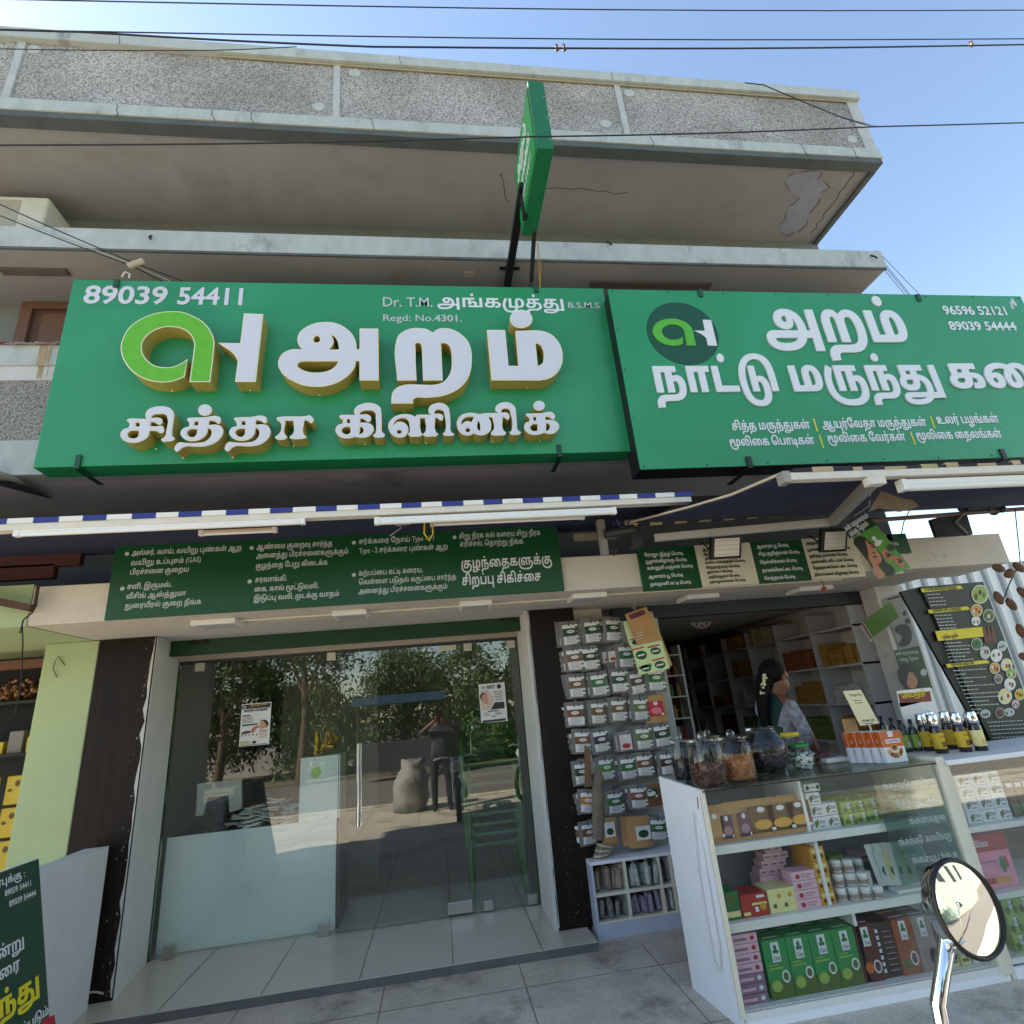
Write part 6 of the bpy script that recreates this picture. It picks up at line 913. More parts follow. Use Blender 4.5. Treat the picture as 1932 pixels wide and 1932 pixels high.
for s, x0, y0, x1 in (('சித்த மருந்துகள்', 603, 722, 962), ('ஆயுர்வேதா மருந்துகள்', 1015, 713, 1495), ('உலர் பழங்கள்', 1538, 693, 1822),
                      ('மூலிகை பொடிகள்', 593, 795, 982), ('மூலிகை வேர்கள்', 1040, 778, 1398), ('மூலிகை தைலங்கள்', 1445, 765, 1838)):
    line_on(shop, s, RS, x0, y0, x1, 30, YR - .001, M_WTXT, depth=0.004)
for a, b in (((973, 668), (997, 727)), ((1505, 657), (1530, 712)), ((1000, 742), (1023, 803)), ((1415, 728), (1440, 787))):
    p, q = P(*RS(*a), YR - .002), P(*RS(*b), YR - .002)
    MB().box((p.x - .005, YR - .003, q.z), (p.x + .005, YR - .0005, p.z)).build('divider', M_YEL, shop)
phone(shop, '96596 52121', RS, 1570, 193, 1865, 36, YR - .001, M_WTXT); phone(shop, '89039 54444', RS, 1597, 264, 1902, 36, YR - .001, M_WTXT)
c = P(*RS(378, 277), YR - .004); rad = (P(*RS(540, 285), YR).x - P(*RS(216, 270), YR).x) / 2
em = MB().prism([c + Vector((rad * math.cos(t * math.pi / 24), 0, rad * math.sin(t * math.pi / 24))) for t in range(48)], (0, 0.006, 0)).build('emblem_disc', mat('dark_green_disc', (6, 72, 42), 0.3), shop)
def emblem(par, c, s, Y, m1, m2, depth=0.006):
    """the a-shaped ring and its upright stroke, scaled about the emblem's centre"""
    W = lambda pts: [Vector((c.x + (p[0] - 905) * s, Y, c.z - (p[1] - 525) * s)) for p in pts]
    for spec, m, nm in ((("865,662! 830,878! 740,918 620,945 500,943 380,918 270,870 170,790 105,700 65,600 58,500 85,410 130,320 200,245 300,180 420,128 540,98 680,88 800,96 920,140 1030,200 1110,275 1165,370 1188,470 1182,560 1178,942! 925,942! 940,560 945,500 930,430 890,360 820,310 730,283 640,277 540,290 440,335 360,400 318,470 312,550 340,630 400,700 480,745 590,765 690,755 780,720"), m1, 'emblem_ring'),
                        (("1545,113! 1780,122! 1768,942! 1517,940! 1520,690! 1470,630 1390,560 1310,515 1232,468! 1530,473!"), m2, 'emblem_stroke')):
        q = W(CP(spec, 4)); vs, tris = fill([[(p.x, p.z) for p in q]], False)
        mb = MB().add([(x, Y - depth, z) for x, z in vs], tris)
        n = len(q); mb.add(q + [p + Vector((0, -depth, 0)) for p in q], [(i, (i + 1) % n, (i + 1) % n + n, i + n) for i in range(n)])
        mb.build(nm, m, par)
emblem(shop, c, (P(*RS(515, 280), YR).x - P(*RS(235, 280), YR).x) / 1725, YR - .0042, mat('lime_flat_letter', (78, 170, 40), 0.45), M_WTXT)
clip(1320, 551, YR, True, shop); clip(1731, 560, YR, True, shop); 
for u, v in ((1411, 866), (1886, 846)): 
    c = P(u, v, YR)
    MB().box((c.x - .02, YR - .014, RZ0 - .012), (c.x + .02, YR - .002, RZ0 + .07)).box((c.x - .02, YR - .014, RZ0 - .02), (c.x + .02, YR + .3, RZ0 - .012)).build('fixing_bracket', M_BLACK, shop, .002)
mb = MB()
for k in range(9):
    x = RX0 + .03 + k * (RX1 - RX0 - .06) / 8
    for z in (RZ0 + .02, RZ1 - .02): mb.ball((x, YR - .001, z), .006, 6)
for z in (RZ0 + .4, RZ0 + .8, RZ0 + 1.15): mb.ball((RX0 + .02, YR - .001, z), .006, 6)
mb.build('panel_rivet', M_BLACK, shop)
c = P(1912, 575, YR)
mb = MB()
for k in range(9): mb.disc((c.x + rr.uniform(-.03, .03), YR - .001 - k * 1e-4, c.z + rr.uniform(-.06, .05)), rr.uniform(.008, .018), rr.uniform(.01, .03))
mb.build('bare_scratch', M_SILV, shop)

# ---------------------------------------------------------------- projecting box sign
pb = thing('projecting_sign', 'square green box sign jutting out on black steel arms above the clinic sign', 'shop sign', (0.83, 2.86, 4.9))
MB().box((0.775, 2.5, 4.915), (0.885, 3.2, 5.55)).build('box', mat('sign_box_green', (10, 104, 60), 0.4, var=0.03, vs=3), pb, 0.003)
MB().box((0.771, 2.54, 4.95), (0.7745, 3.16, 5.515)).build('side_panel', mat('sign_side_green', (26, 148, 72), 0.4), pb)
for k, (s, yy, zz, h, w) in enumerate((('அறம்', 3.1, 5.32, .1, .42), ('சித்தா கிளினிக்', 3.12, 5.16, .06, .5), ('89039 54411', 3.1, 5.03, .05, .46))):
    mb = MB(); write(mb, s, (0.7705, yy, zz), h, w, ux=(0, -1, 0), uy=(0, 0, 1), depth=0.002); mb.build('text_line', M_WTXT, pb)
mb = MB()
for yy in (2.5,):
    for zz in (5.0, 5.2, 5.4): mb.ball((.872, 2.499, zz), .004, 6)
mb.build('rivet', M_SILV, pb)
MB().box((0.74, 2.95, 5.115), (0.80, 4.3, 5.165)).build('support_arm', M_BLACK, pb, .003)
MB().box((0.685, 4.02, 5.158), (0.86, 4.05, 5.167)).box((0.685, 3.78, 5.158), (0.86, 3.81, 5.167)).box((.755, 3.0, 4.9), (.79, 3.05, 5.12)).build('arm_plate', M_BLACK, pb)
q0, q1 = P(1003, 545, 3.52), Vector((0.87, 3.15, 4.92))
MB().tube([(q0.x, 3.52, SZ1 - .05), (q0.x, 3.50, 4.75), (.865, 3.16, 4.93)], 0.02, 4, sm=False).build('support_post', M_BLACK, pb)
MB().tube([(.91, 3.3, 4.95), (.93, 3.42, 4.8), (.945, 3.5, 4.66), (.95, 3.5, 4.55)], .003, 5).tube([(.92, 3.3, 4.95), (.95, 3.42, 4.82), (.94, 3.5, 4.7), (.955, 3.5, 4.55)], .003, 5).build('cable', mat('yellow_cable', (176, 140, 60), 0.6), pb)

# ---------------------------------------------------------------- treatment list over the clinic door
YB = Y_BEAM - 0.03
r6, r7 = REG(0, 1200, 860), REG(700, 1200, 860)
tl, bl, tr, br = P(218, 1025, YB), P(197, 1172, YB), P(1055, 988, YB), P(1060, 1113, YB)
lst = thing('treatment_board', 'long dark green board listing treatments in white script above the glass door', 'notice board', ((tl.x + tr.x) / 2, YB, br.z))
MB().box(((tl.x + bl.x) / 2, YB, (bl.z + br.z) / 2), ((tr.x + br.x) / 2, YB + 0.025, (tl.z + tr.z) / 2)).build('board', M_LISTG, lst, .002)
L6 = [('அல்சர், வாய், வயிறு புண்கள் ஆற', 738, 424, 1355), ('வயிறு உப்புசம் (GAS)', 733, 480, 1127), ('பிரச்சனை குறைய', 727, 532, 1060),
      ('சளி, இருமல்,', 712, 614, 962), ('வீசிங் ஆஸ்த்துமா', 707, 668, 1042), ('நுரையீரல் குறை நீங்க', 700, 722, 1128),
      ('ஆண்மை குறைவு சார்ந்த', 1440, 390, 1868), ('அனைத்து பிரச்சனைகளுக்கும்', 1438, 440, 1957), ('குழந்தை பேறு கிடைக்க', 1435, 497, 1840),
      ('சரவாங்கி,', 1432, 575, 1612), ('கை, கால் மூட்டுவலி,', 1428, 628, 1790), ('இடுப்பு வலி, முடக்கு வாதம்', 1424, 680, 1905)]
L7 = [('சர்க்கரை நோய் Type - 1 /', 442, 360, 868), ('Type - 2 சர்க்கரை புண்கள் ஆற', 444, 412, 945), ('கற்பப்பை கட்டி கரைய,', 441, 538, 803),
      ('வெள்ளை படுதல் கருப்பை சார்ந்த', 441, 588, 993), ('அனைத்து பிரச்சனைகளுக்கும்', 441, 640, 943),
      ('சிறு நீரக கல் கரைய சிறு நீரக', 1005, 330, 1467), ('எரிச்சல், தொற்று நீங்க', 1010, 375, 1370)]
for reg, LL in ((r6, L6), (r7, L7)):
    for s, x0, y0, x1 in LL: line_on(lst, s, reg, x0, y0, x1, 22, YB - .001, M_SILV)
line_on(lst, 'குழந்தைகளுக்கு', r7, 1017, 498, 1533, 42, YB - .001, M_WTXT); line_on(lst, 'சிறப்பு சிகிச்சை', r7, 1022, 592, 1472, 42, YB - .001, M_WTXT)
mb = MB()
for reg, bb in ((r6, ((713, 415), (687, 610), (1413, 382), (1402, 570))), (r7, ((415, 352), (415, 533), (980, 322)))):
    for b in bb: mb.disc(P(*reg(*b), YB - .002), .014, .014)
mb.build('bullet', M_SILV, lst)

# ---------------------------------------------------------------- powder name panels over the shop
rp = REG(1480, 1200, 1080)
YN = Y_BEAM - 0.028
def name_panel(q, lines, green, label, hp):
    c = [P(*rp(*p), YN) for p in q]
    x0, x1 = (c[0].x + c[3].x) / 2, (c[1].x + c[2].x) / 2; z1, z0 = (c[0].z + c[1].z) / 2, (c[2].z + c[3].z) / 2
    t = thing('powder_panel', label, 'notice board', ((x0 + x1) / 2, YN, z0), 'powder name panels on the beam')
    MB().box((x0 + .001, YN, z0), (x1 - .001, YN + 0.026, z1)).build('board', M_LISTG if green else M_CREAMP, t)
    for s, a, b, e in lines: line_on(t, s, rp, a, b, e, hp, YN - .001, M_WTXT if green else M_DTXT)
name_panel([(200, 312), (457, 293), (494, 480), (235, 498)], [('ரோஜா இதழ் பொடி', 235, 343, 410), ('பூழாங்கிழங்கு பொடி', 240, 372, 427), ('கஸ்தூரி மஞ்சள் பொடி', 247, 402, 455), ('ஆவாரம் பூ பொடி', 253, 440, 410), ('முல்தானி மட்டி பொடி', 260, 474, 447)], True, 'green name panel with five white lines at the left end of the shop beam', 11)
name_panel([(457, 293), (708, 280), (746, 463), (494, 480)], [('துளசி பொடி', 495, 318, 640), ('ஆடாதோடை பொடி', 497, 337, 657), ('தூதுவளை பொடி', 505, 356, 650), ('கண்டங்கத்திரி பொடி', 505, 376, 688), ('சிற்றரத்தை பொடி', 510, 398, 664), ('தும்பை பொடி', 515, 418, 632), ('அதிமதுரம் பொடி', 520, 440, 664), ('முசுமுசக்கை பொடி', 527, 462, 691)], False, 'cream name panel with eight dark lines behind the first floodlight', 9)
name_panel([(708, 280), (936, 265), (984, 447), (746, 463)], [('ஆவாரம் பூ பொடி', 737, 305, 882), ('சிறு குறிஞ்சான் பொடி', 745, 338, 932), ('நெல்லிக்காய் பொடி', 752, 375, 920), ('நாவல்கொட்டை பொடி', 763, 412, 947), ('வெந்தயம் பொடி', 772, 447, 913)], True, 'green name panel with five white lines between two cream panels', 11)
name_panel([(936, 265), (1180, 250), (1218, 430), (984, 447)], [('அமுக்ரா பொடி', 957, 290, 1100), ('பூனைகாலி விதை பொடி', 965, 318, 1158), ('ஓரிதழ் தாமரை பொடி', 973, 347, 1146), ('தண்ணீர் விட்டான் பொடி', 982, 373, 1175), ('தேற்றான்கொட்டை பொடி', 990, 400, 1192), ('நிலப்பனை கிழங்கு பொடி', 997, 430, 1198)], False, 'cream name panel with six dark lines beside the tilted face poster', 10)
name_panel([(1222, 250), (1345, 240), (1385, 415), (1265, 428)], [('கிழங்கு பொடி', 1270, 412, 1380)], False, 'cream name panel mostly hidden behind the tilted face poster', 12)
name_panel([(1310, 244), (1400, 238), (1432, 324), (1345, 332)], [('பொடி', 1335, 292, 1372)], True, 'small dark green panel peeping out right of the tilted face poster', 12)

# ---------------------------------------------------------------- retractable awning over the clinic
aw = thing('awning', 'striped blue and white edged awning rolled in over the clinic with tube lights below it', 'awning', (-0.4, 3.3, 2.74))
za, xa1 = 2.752, 1.70
YA = 3.2
MB().box((-4.2, YA + .004, za - 0.042), (xa1 - .01, YA + 0.07, za - 0.004)).build('front_bar', M_ALU, aw, 0.004)
mb = MB()
x, k = xa1, 0
while x > -4.2:
    w = 0.125 + 0.006 * math.sin(k * 1.7)
    mb.box((x - w + .0005, YA - .004, za - 0.005), (x, YA + 0.06, za + 0.024), k % 2)
    x -= w; k += 1
mb.build('striped_edge', [M_BLUEST, M_WHITEST], aw)
MB().prism([(-4.2, YA + .05, za + .01), (-4.2, 4.2, za + .1), (-4.2, 4.2, za + .106), (-4.2, YA + .05, za + .018)], (xa1 + 4.2 - .02, 0, 0)).build('fabric', M_BLUEF, aw)
def tube_light(u0, v0, u1, v1, Y, label, h=0.03, d=0.03, M=None, group='tube lights under the awnings'):
    a, b = P(u0, v0, Y), P(u1, v1, Y)
    t = thing('tube_light', label, 'tube light', ((a.x + b.x) / 2, Y, a.z), group)
    z = (a.z + b.z) / 2
    MB().box((a.x, Y, z), (b.x, Y + d, z + h * .55)).build('housing', M or M_PLA, t, 0.003)
    MB().tube([(a.x + .02, Y + d * .4, z - h * .18), (b.x - .02, Y + d * .4, z - h * .18)], h * .36, 8).build('tube', M_TUBE, t)
    mb = MB().box((a.x - .012, Y - .002, z - h * .5), (a.x + .018, Y + d, z + h * .6)); mb.build('end_cap', M_PLA, t, 0.002)
    MB().box((b.x - .018, Y - .002, z - h * .5), (b.x + .012, Y + d, z + h * .6)).build('end_cap', M_PLA, t, 0.002)
    return t
tube_light(30, 1001, 571, 985, YA + .01, 'long white tube light under the clinic awning, left of the other tube', 0.042)
tube_light(710, 983, 1160, 963, YA + .01, 'white tube light under the clinic awning, above the right half of the treatment board', 0.042)
tube_light(378, 1004, 518, 1000, 3.4, 'short dusty cream tube light hanging behind the clinic awning tubes', 0.03, 0.03, mat('dusty_cream_tube', (206, 178, 150), 0.6))
tube_light(815, 987, 1100, 975, 3.4, 'dusty cream tube light low over the board behind the yellow cable loop', 0.03, 0.03, mat('dusty_cream_tube', (206, 178, 150), 0.6))
c = P(810, 980, 3.3)
tag(MB().tube([c + Vector((.02, 0, .03)), c + Vector((-.03, 0, -.02)), c + Vector((-.035, 0, -.09)), c + Vector((-.005, 0, -.14)), c + Vector((.02, 0, -.09)), c + Vector((.012, 0, .02))], .006, 6).build('cable_loop', mat('yellow_cable_loop', (186, 160, 40), 0.6)), 'loop of yellow cable dangling in front of the treatment board', 'cable')
c = P(735, 985, 3.3)
tag(MB().tube([c, c + Vector((.05, 0, -.025)), c + Vector((.12, 0, -.02)), c + Vector((.16, 0, .02))], .003, 5).tube([c + Vector((.04, 0, 0)), c + Vector((.07, 0, -.04)), c + Vector((.0, 0, -.09))], .003, 5).build('loose_wire', mat('grey_pink_wire', (170, 150, 150), 0.6)), 'thin loose grey wires hanging under the middle of the clinic awning', 'wire')
# bracket and joint at the clinic awning's right end
br = thing('folded_awning_bracket', 'rusty grey folded awning bracket between the two awnings', 'bracket', (1.25, 3.75, 2.55))
c = P(1085, 1010, 3.7)
MB().box((c.x, 3.7, c.z - .03), (c.x + .32, 3.76, c.z + .015)).build('arm_bar', mat('rusty_grey_arm', (116, 104, 94), 0.7, var=0.3, vs=16), br, .004)
MB().box((c.x + .17, 3.66, c.z - .16), (c.x + .22, 3.72, c.z + .10)).build('wall_bracket', M_GREYMET, br, .004)
MB().tube([(c.x + .2, 3.64, c.z - .02), (c.x + .42, 3.64, c.z + .005)], 0.035, 10).build('roller_end', M_DGREY, br)
MB().tube([(c.x + .22, 3.62, c.z - .13), (c.x + .25, 3.66, c.z - .17), (c.x + .27, 3.62, c.z - .14)], 0.012, 6).build('crank_hook', M_DGREY, br)
MB().tube([(c.x + .3, 3.63, c.z + .08), (c.x + .32, 3.62, c.z + .02), (c.x + .37, 3.62, c.z + .02), (c.x + .39, 3.63, c.z + .07)], 0.006, 6).build('wire', mat('blue_wire', (50, 70, 150), 0.5), br)

# ---------------------------------------------------------------- second awning over the medicine shop
aw2 = thing('awning', 'sagging navy awning over the medicine shop with a frayed striped edge', 'awning', (2.7, 3.0, 2.5))
YF = 2.3
f0, f1 = P(1478, 895, YF), P(2100, 872, YF)
zf = f0.z
xe = f1.x
yc, zc0 = 3.72, P(1180, 998, 3.72).z + 0.02
xc0 = P(1178, 1000, 3.72).x
mb = MB()
nx, ny = 16, 8
vs = []
for j in range(ny + 1):
    t = j / ny
    for i in range(nx + 1):
        s = i / nx
        x = (f0.x + .02) * (1 - t) + xc0 * t + s * ((xe - f0.x) * (1 - t) + (5.0 - xc0) * t)
        sag = -0.05 * math.sin(math.pi * t) * (0.6 + 0.4 * math.sin(s * 9)) - 0.012 * math.sin(s * 23 + t * 7) * math.sin(math.pi * t)
        vs.append((x, YF + .03 + (yc - YF - .03) * t, zf + .02 + (zc0 - zf) * t + sag))
fs = [(j * (nx + 1) + i, j * (nx + 1) + i + 1, (j + 1) * (nx + 1) + i + 1, (j + 1) * (nx + 1) + i) for j in range(ny) for i in range(nx)]
mb.add(vs, fs, 0, True)
fo = mb.build('fabric', M_BLUEF, aw2)
so = fo.modifiers.new('thick', 'SOLIDIFY'); so.thickness = 0.004
MB().tube([vs[0], vs[(nx + 1) * 2], vs[(nx + 1) * 4], vs[(nx + 1) * 6], vs[(nx + 1) * 8]], 0.008, 6).build('hem', mat('pale_hem', (186, 172, 142), 0.8), aw2)
MB().box((f0.x, YF, zf - 0.03), (xe, YF + 0.05, zf + .01)).build('front_bar', M_ALU, aw2, .004)
MB().box((f0.x - .004, YF - .004, zf - .042), (f0.x + .035, YF + .056, zf + .018)).build('bar_end', M_GREYMET, aw2, .003)
mb = MB(); x = f0.x + .06; k = 0; r4_ = random.Random(5)
while x < xe:
    w = r4_.uniform(.05, .13); hh = r4_.uniform(.008, .022)
    mb.box((x, YF - .003, zf + .012 - .004), (x + w, YF + .04, zf + .012 + hh), k % 2); x += w; k += 1
mb.build('frayed_edge', [M_DBLUEST, M_DWHITEST], aw2)
mb = MB(); k = 0
xa, xb = P(1150, 993, 3.7).x, P(1715, 955, 3.7).x
za_ = P(1150, 993, 3.7).z; zb_ = P(1715, 955, 3.7).z
n = 26
for i in range(n):
    u0, u1 = i / n, (i + 1) / n
    p, q = Vector((xa + (xb - xa) * u0, 3.66, za_ + (zb_ - za_) * u0)), Vector((xa + (xb - xa) * u1, 3.66, za_ + (zb_ - za_) * u1))
    mb.tube([p, q], 0.027, 8, i % 2, cap=False, sm=True)
mb.build('roller', [M_DBLUEST, M_DWHITEST], aw2)
el, sh, jt = P(1570, 985, 3.25), P(1235, 1015, 3.6), P(1645, 910, YF + .04)
def bar(a, b, w, h, mb=None):
    a, b = Vector(a), Vector(b); d = (b - a).normalized(); s = d.cross(Vector((0, 0, 1))).normalized() * w / 2; u = s.normalized().cross(d) * h / 2
    return (mb or MB()).prism([a - s - u, a + s - u, a + s + u, a - s + u], b - a)
bar(el, jt, .05, .055).build('arm', M_GREYMET, aw2, .004)
bar(sh, el, .045, .05).build('arm', mat('pale_grey_arm', (178, 174, 166), 0.45, 0.1, var=0.1, vs=9), aw2, .004)
MB().ball(el, .035, 10).ball(jt, .03, 10).build('arm_joint', M_DGREY, aw2)
c = P(1205, 1016, 3.66)
MB().box((c.x - .06, 3.63, c.z - .06), (c.x + .02, 3.74, c.z + .04)).build('shoulder_bracket', M_DGREY, aw2, .004)
c = P(1645, 905, YF)
MB().box((c.x - .03, YF - .02, c.z - .03), (c.x + .06, YF + .03, c.z + .012)).build('tube_clip', M_ALU, aw2, .003)
mb = MB()
q = [P(1662, 925, 2.5), P(1700, 940, 2.5), P(1722, 943, 2.5), P(1735, 955, 2.5), P(1700, 965, 2.5), P(1660, 958, 2.5), P(1640, 965, 2.5), P(1655, 940, 2.5)]
mb.prism(q, (0, .01, 0)); mb.build('torn_rag', mat('dusty_brown_rag', (122, 106, 90), 0.95, var=0.3, vs=20, bump=0.6, bs=30), aw2)
tube_light(1708, 916, 2080, 898, YF + .02, 'large white tube light under the front bar of the navy awning', 0.055, 0.045)
# pipe run and clutter beyond the navy awning
a, b = P(1605, 985, 3.75), P(2050, 951, 3.75)
pp = thing('awning_pipe', 'brown square pipe with black motor joint running right under the navy awning', 'pipe', (a.x + 1, 3.75, a.z))
MB().tube([(a.x, 3.75, a.z), (b.x, 3.75, b.z)], .018, 8).build('pipe', mat('brown_pipe', (112, 84, 68), 0.6, var=0.2, vs=14), pp)
c = P(1845, 958, 3.75)
mb = MB().tube([c + Vector((-.14, 0, .01)), c + Vector((.18, 0, .02))], .05, 8)
for k in range(9): mb.ball((c.x + rr.uniform(-.15, .2), 3.75 + rr.uniform(-.02, .02), c.z + rr.uniform(-.05, .06)), rr.uniform(.02, .045), 8)
mb.build('motor_joint', M_BLACK, pp)
MB().tube([c + Vector((-.12, 0, 0)), P(1800, 985, 3.75), P(1822, 1008, 3.8)], .02, 6).build('strut', M_DGREY, pp)
MB().tube([P(1880, 940, 3.75), P(1884, 920, 3.75), P(1912, 915, 3.75), P(1918, 942, 3.75)], .012, 6).tube([P(1897, 940, 3.75), P(1897, 916, 3.75)], .012, 6).build('pipe_cradle', M_DGREY, pp)
c0 = [P(1756, 980, 3.85), P(1822, 962, 3.85), P(1836, 1008, 3.85), P(1768, 1013, 3.85)]
hb = tag(MB().prism(c0, (0, .03, 0)).build('hanging_board', mat('faded_black_board', (24, 26, 26), 0.6, var=0.3, vs=10), bevel=.003), 'faded black board hanging askew on top of the beam end', 'board')
tag(MB().tube([P(1700, 1012, 3.9), P(1705, 985, 3.9), P(1722, 950, 3.9)], .004, 5).build('loose_wire', M_BLACK), 'black wire rising from the beam near the tilted poster', 'wire')
# floodlights
def flood(u0, v0, u1, v1, Y, lab):
    a, b = P(u0, v0, Y), P(u1, v1, Y)
    t = thing('floodlight', lab, 'floodlight', ((a.x + b.x) / 2, Y, b.z), 'floodlights on the shop beam')
    w, h = b.x - a.x, a.z - b.z
    M = Matrix.Translation(((a.x + b.x) / 2, Y, (a.z + b.z) / 2)) @ Matrix.Rotation(math.radians(28), 4, 'X')
    MB().box((-w / 2, 0, -h / 2), (w / 2, .045, h / 2), 0, M).build('body', M_BLACK, t, .006)
    MB().box((-w / 2 + .022, -.003, -h / 2 + .022), (w / 2 - .022, -.0005, h / 2 - .022), 0, M).build('lens', mat('floodlight_lens', (226, 218, 200), 0.25), t)
    mb = MB()
    for k in range(4): mb.box((-w / 2 + .03, -.0045, -h * .3 + k * h * .19), (w / 2 - .03, -.0032, -h * .3 + k * h * .19 + .004), 0, M)
    mb.build('led_rows', mat('led_rows', (182, 172, 150), 0.5), t)
    MB().tube([(a.x - .012, Y + .02, (a.z + b.z) / 2), (a.x - .012, Y + .12, a.z), (a.x + .06, Y + .2, a.z + .02)], .006, 6).build('mount', M_BLACK, t)
flood(1338, 1012, 1405, 1053, 3.72, 'square floodlight over the first cream name panel')
flood(1545, 1000, 1606, 1040, 3.72, 'square floodlight beside the tilted face poster')
# tilted poster with a face
YP = 3.55
p5 = REG(2120, 1260, 200, 1756)
cs = [P(*p5(*c), YP) for c in ((-95, 440), (398, 182), (1372, 1388), (730, 1650))]
pos = thing('face_poster', 'tilted green poster of a long haired woman hanging on a string under the awning', 'poster', tuple(cs[3]))
MB().prism(cs, (0, .004, 0)).build('sheet', mat('poster_leaf_green', (82, 150, 50), 0.4, var=0.2, vs=9), pos)
def flat(par, name, pts, M, Y, reg):
    q = [P(*reg(*p), Y) for p in pts]
    vs, tris = fill([[(p.x, p.z) for p in q]], False)
    return MB().add([(x, Y, z) for x, z in vs], tris).build(name, M, par)
flat(pos, 'title_band', [(-95, 440), (398, 182), (625, 465), (30, 760)], mat('poster_dark_green', (18, 58, 30), 0.4), YP - .001, p5)
flat(pos, 'hair', CP("250,705 350,720 450,800 560,900 640,1000 760,1150 830,1270 1000,1400 1030,1500 830,1590 700,1400 560,1420 480,1320 330,1130 200,960 120,850 150,750"), mat('poster_black_hair', (30, 24, 24), 0.4), YP - .001, p5)
flat(pos, 'face', CP("400,800 460,870 540,905 600,960 640,1030 700,1110 738,1235 715,1290 665,1300 690,1400 810,1580 690,1640 590,1480 530,1330 450,1180 440,1060 420,940"), mat('poster_skin', (190, 128, 104), 0.4, var=0.15, vs=14), YP - .0016, p5)
for q in ("540,1168 610,1135 650,1150 600,1182", "560,1045 598,1078 565,1100 540,1078", "505,935 570,915 592,955 545,972", "480,900 540,880 590,905 540,895", "665,1300 700,1330 690,1400 660,1350"): flat(pos, 'face_shade', CP(q), mat('poster_face_shade', (112, 62, 52), 0.4), YP - .0022, p5)
for q, nm in ((CP("760,1010 850,1020 950,1100 1000,1190 960,1240 860,1220 770,1130"), 'eye_photo'), (CP("1010,1140 1100,1150 1200,1220 1250,1310 1220,1380 1130,1360 1040,1270"), 'eye_photo')):
    o = flat(pos, nm, q, mat('poster_eye_skin', (196, 120, 96), 0.4, var=0.2, vs=30), YP - .0016, p5)
    mx, my = sum(p[0] for p in q) / len(q), sum(p[1] for p in q) / len(q)
    flat(o, 'iris', ellipse(mx, my + 5, 42, 38, 14), mat('poster_iris', (44, 24, 22), 0.3), YP - .0022, p5)
    flat(o, 'lash', CP("%g,%g %g,%g %g,%g %g,%g" % (mx - 80, my - 40, mx, my - 60, mx + 70, my + 10, mx - 10, my - 40)), mat('poster_iris', (44, 24, 22), 0.3), YP - .0022, p5)
flat(pos, 'burst', [(860 + 80 * (1 + .35 * (k % 2)) * math.cos(k * .4488) + 80, 955 + 70 * (1 + .35 * (k % 2)) * math.sin(k * .4488)) for k in range(14)], mat('poster_dark_green', (18, 58, 30), 0.4), YP - .0016, p5)
flat(pos, 'leaf_mark', CP("560,705 600,720 640,790 700,790 745,800 740,850 610,920 580,880 600,830 540,780 525,730"), M_WTXT, YP - .0016, p5)
ux_ = (cs[1] - cs[0]).normalized(); uy_ = (cs[0] - cs[3]).normalized()
for s, x0, y0, w, h in (('கண் கருவளையம்', -40, 600, .34, .034), ('மங்கு, தேமல்', 70, 720, .30, .034)):
    mb = MB(); a = P(*p5(x0, y0), YP - .002)
    pr = {0: 0}
    wv = P(*p5(460, 280 if y0 < 650 else 455), YP) - P(*p5(x0, y0), YP)
    write(mb, s, a, .030, wv.length, ux=wv.normalized(), uy=Vector((-wv.z, 0, wv.x)).normalized(), depth=.001); mb.build('title_line', M_WTXT, pos)
MB().tube([cs[1] + Vector((-.1, 0, -.02)), P(1640, 955, 3.3), P(1644, 915, 2.6)], .0025, 4).build('string', M_PLA, pos)

# ---------------------------------------------------------------- wires in the air
def wire(pts, r=.006, lab='', M=None, n='overhead_wire', grp='overhead wires across the street front'):
    pts = [Vector(p) for p in pts]; out = []
    for a, b in zip(pts, pts[1:]):
        for k in range(8):
            t = k / 8; q = a.lerp(b, t); q.z -= (b - a).length * 0.006 * math.sin(math.pi * t); out.append(q)
    out.append(pts[-1])
    tag(MB().tube(out, r, 5).build(n, M or mat('wire_black', (34, 34, 40), 0.6)), lab, 'wire', grp)
YW = 1.3
def W2(u0, v0, u1, v1, Y=YW, Y1=None):
    a, b = P(u0, v0, Y), P(u1, v1, Y1 or Y); d = b - a
    return [a - d * 1.5, a, b, b + d * 1.5]
wire(W2(0, -2, 1932, 19), .0022, 'highest thin overhead wire near the top edge of the sky')
wire(W2(0, 56, 1932, 73), .0022, 'straight overhead wire crossing just over the parapet, second from the top')
wire([P(-900, 20, YW), P(155, 60, YW), P(700, 88, YW), P(1932, 84, YW), P(3000, 70, YW)], .0032, 'thicker twisted overhead cable with small clamps, lowest of the three in the sky')
for u, v in ((1050, 90), (1064, 90), (1832, 83)):
    c = P(u, v, YW); tag(MB().box((c.x - .004, YW - .006, c.z - .014), (c.x + .004, YW + .006, c.z + .014)).tube([c + Vector((-.006, 0, .012)), c + Vector((.006, 0, -.012))], .004, 5).build('cable_clamp', mat('brown_clamp', (88, 58, 44), 0.6), bevel=.001), 'small brown clamp on the thick twisted overhead cable', 'clamp', 'clamps on the overhead cable')
wire([P(-900, 300, 2.0), P(0, 274, 2.0), P(1000, 258, 2.0), P(1652, 239, 2.0), P(2600, 200, 2.0)], .004, 'black service wire sloping across the roof soffit to the right sky')
wire([P(1405, 156, 3.3), P(1440, 160, 3.25), P(1560, 210, 3.25), P(1652, 239, 2.0)], .005, 'curved wire dropping from the parapet coping to the service wire')
wire([P(0, 92, 2.2), P(400, 95, 2.2), P(560, 88, 2.2)], .0025, 'thin wire lying across the left end of the parapet')
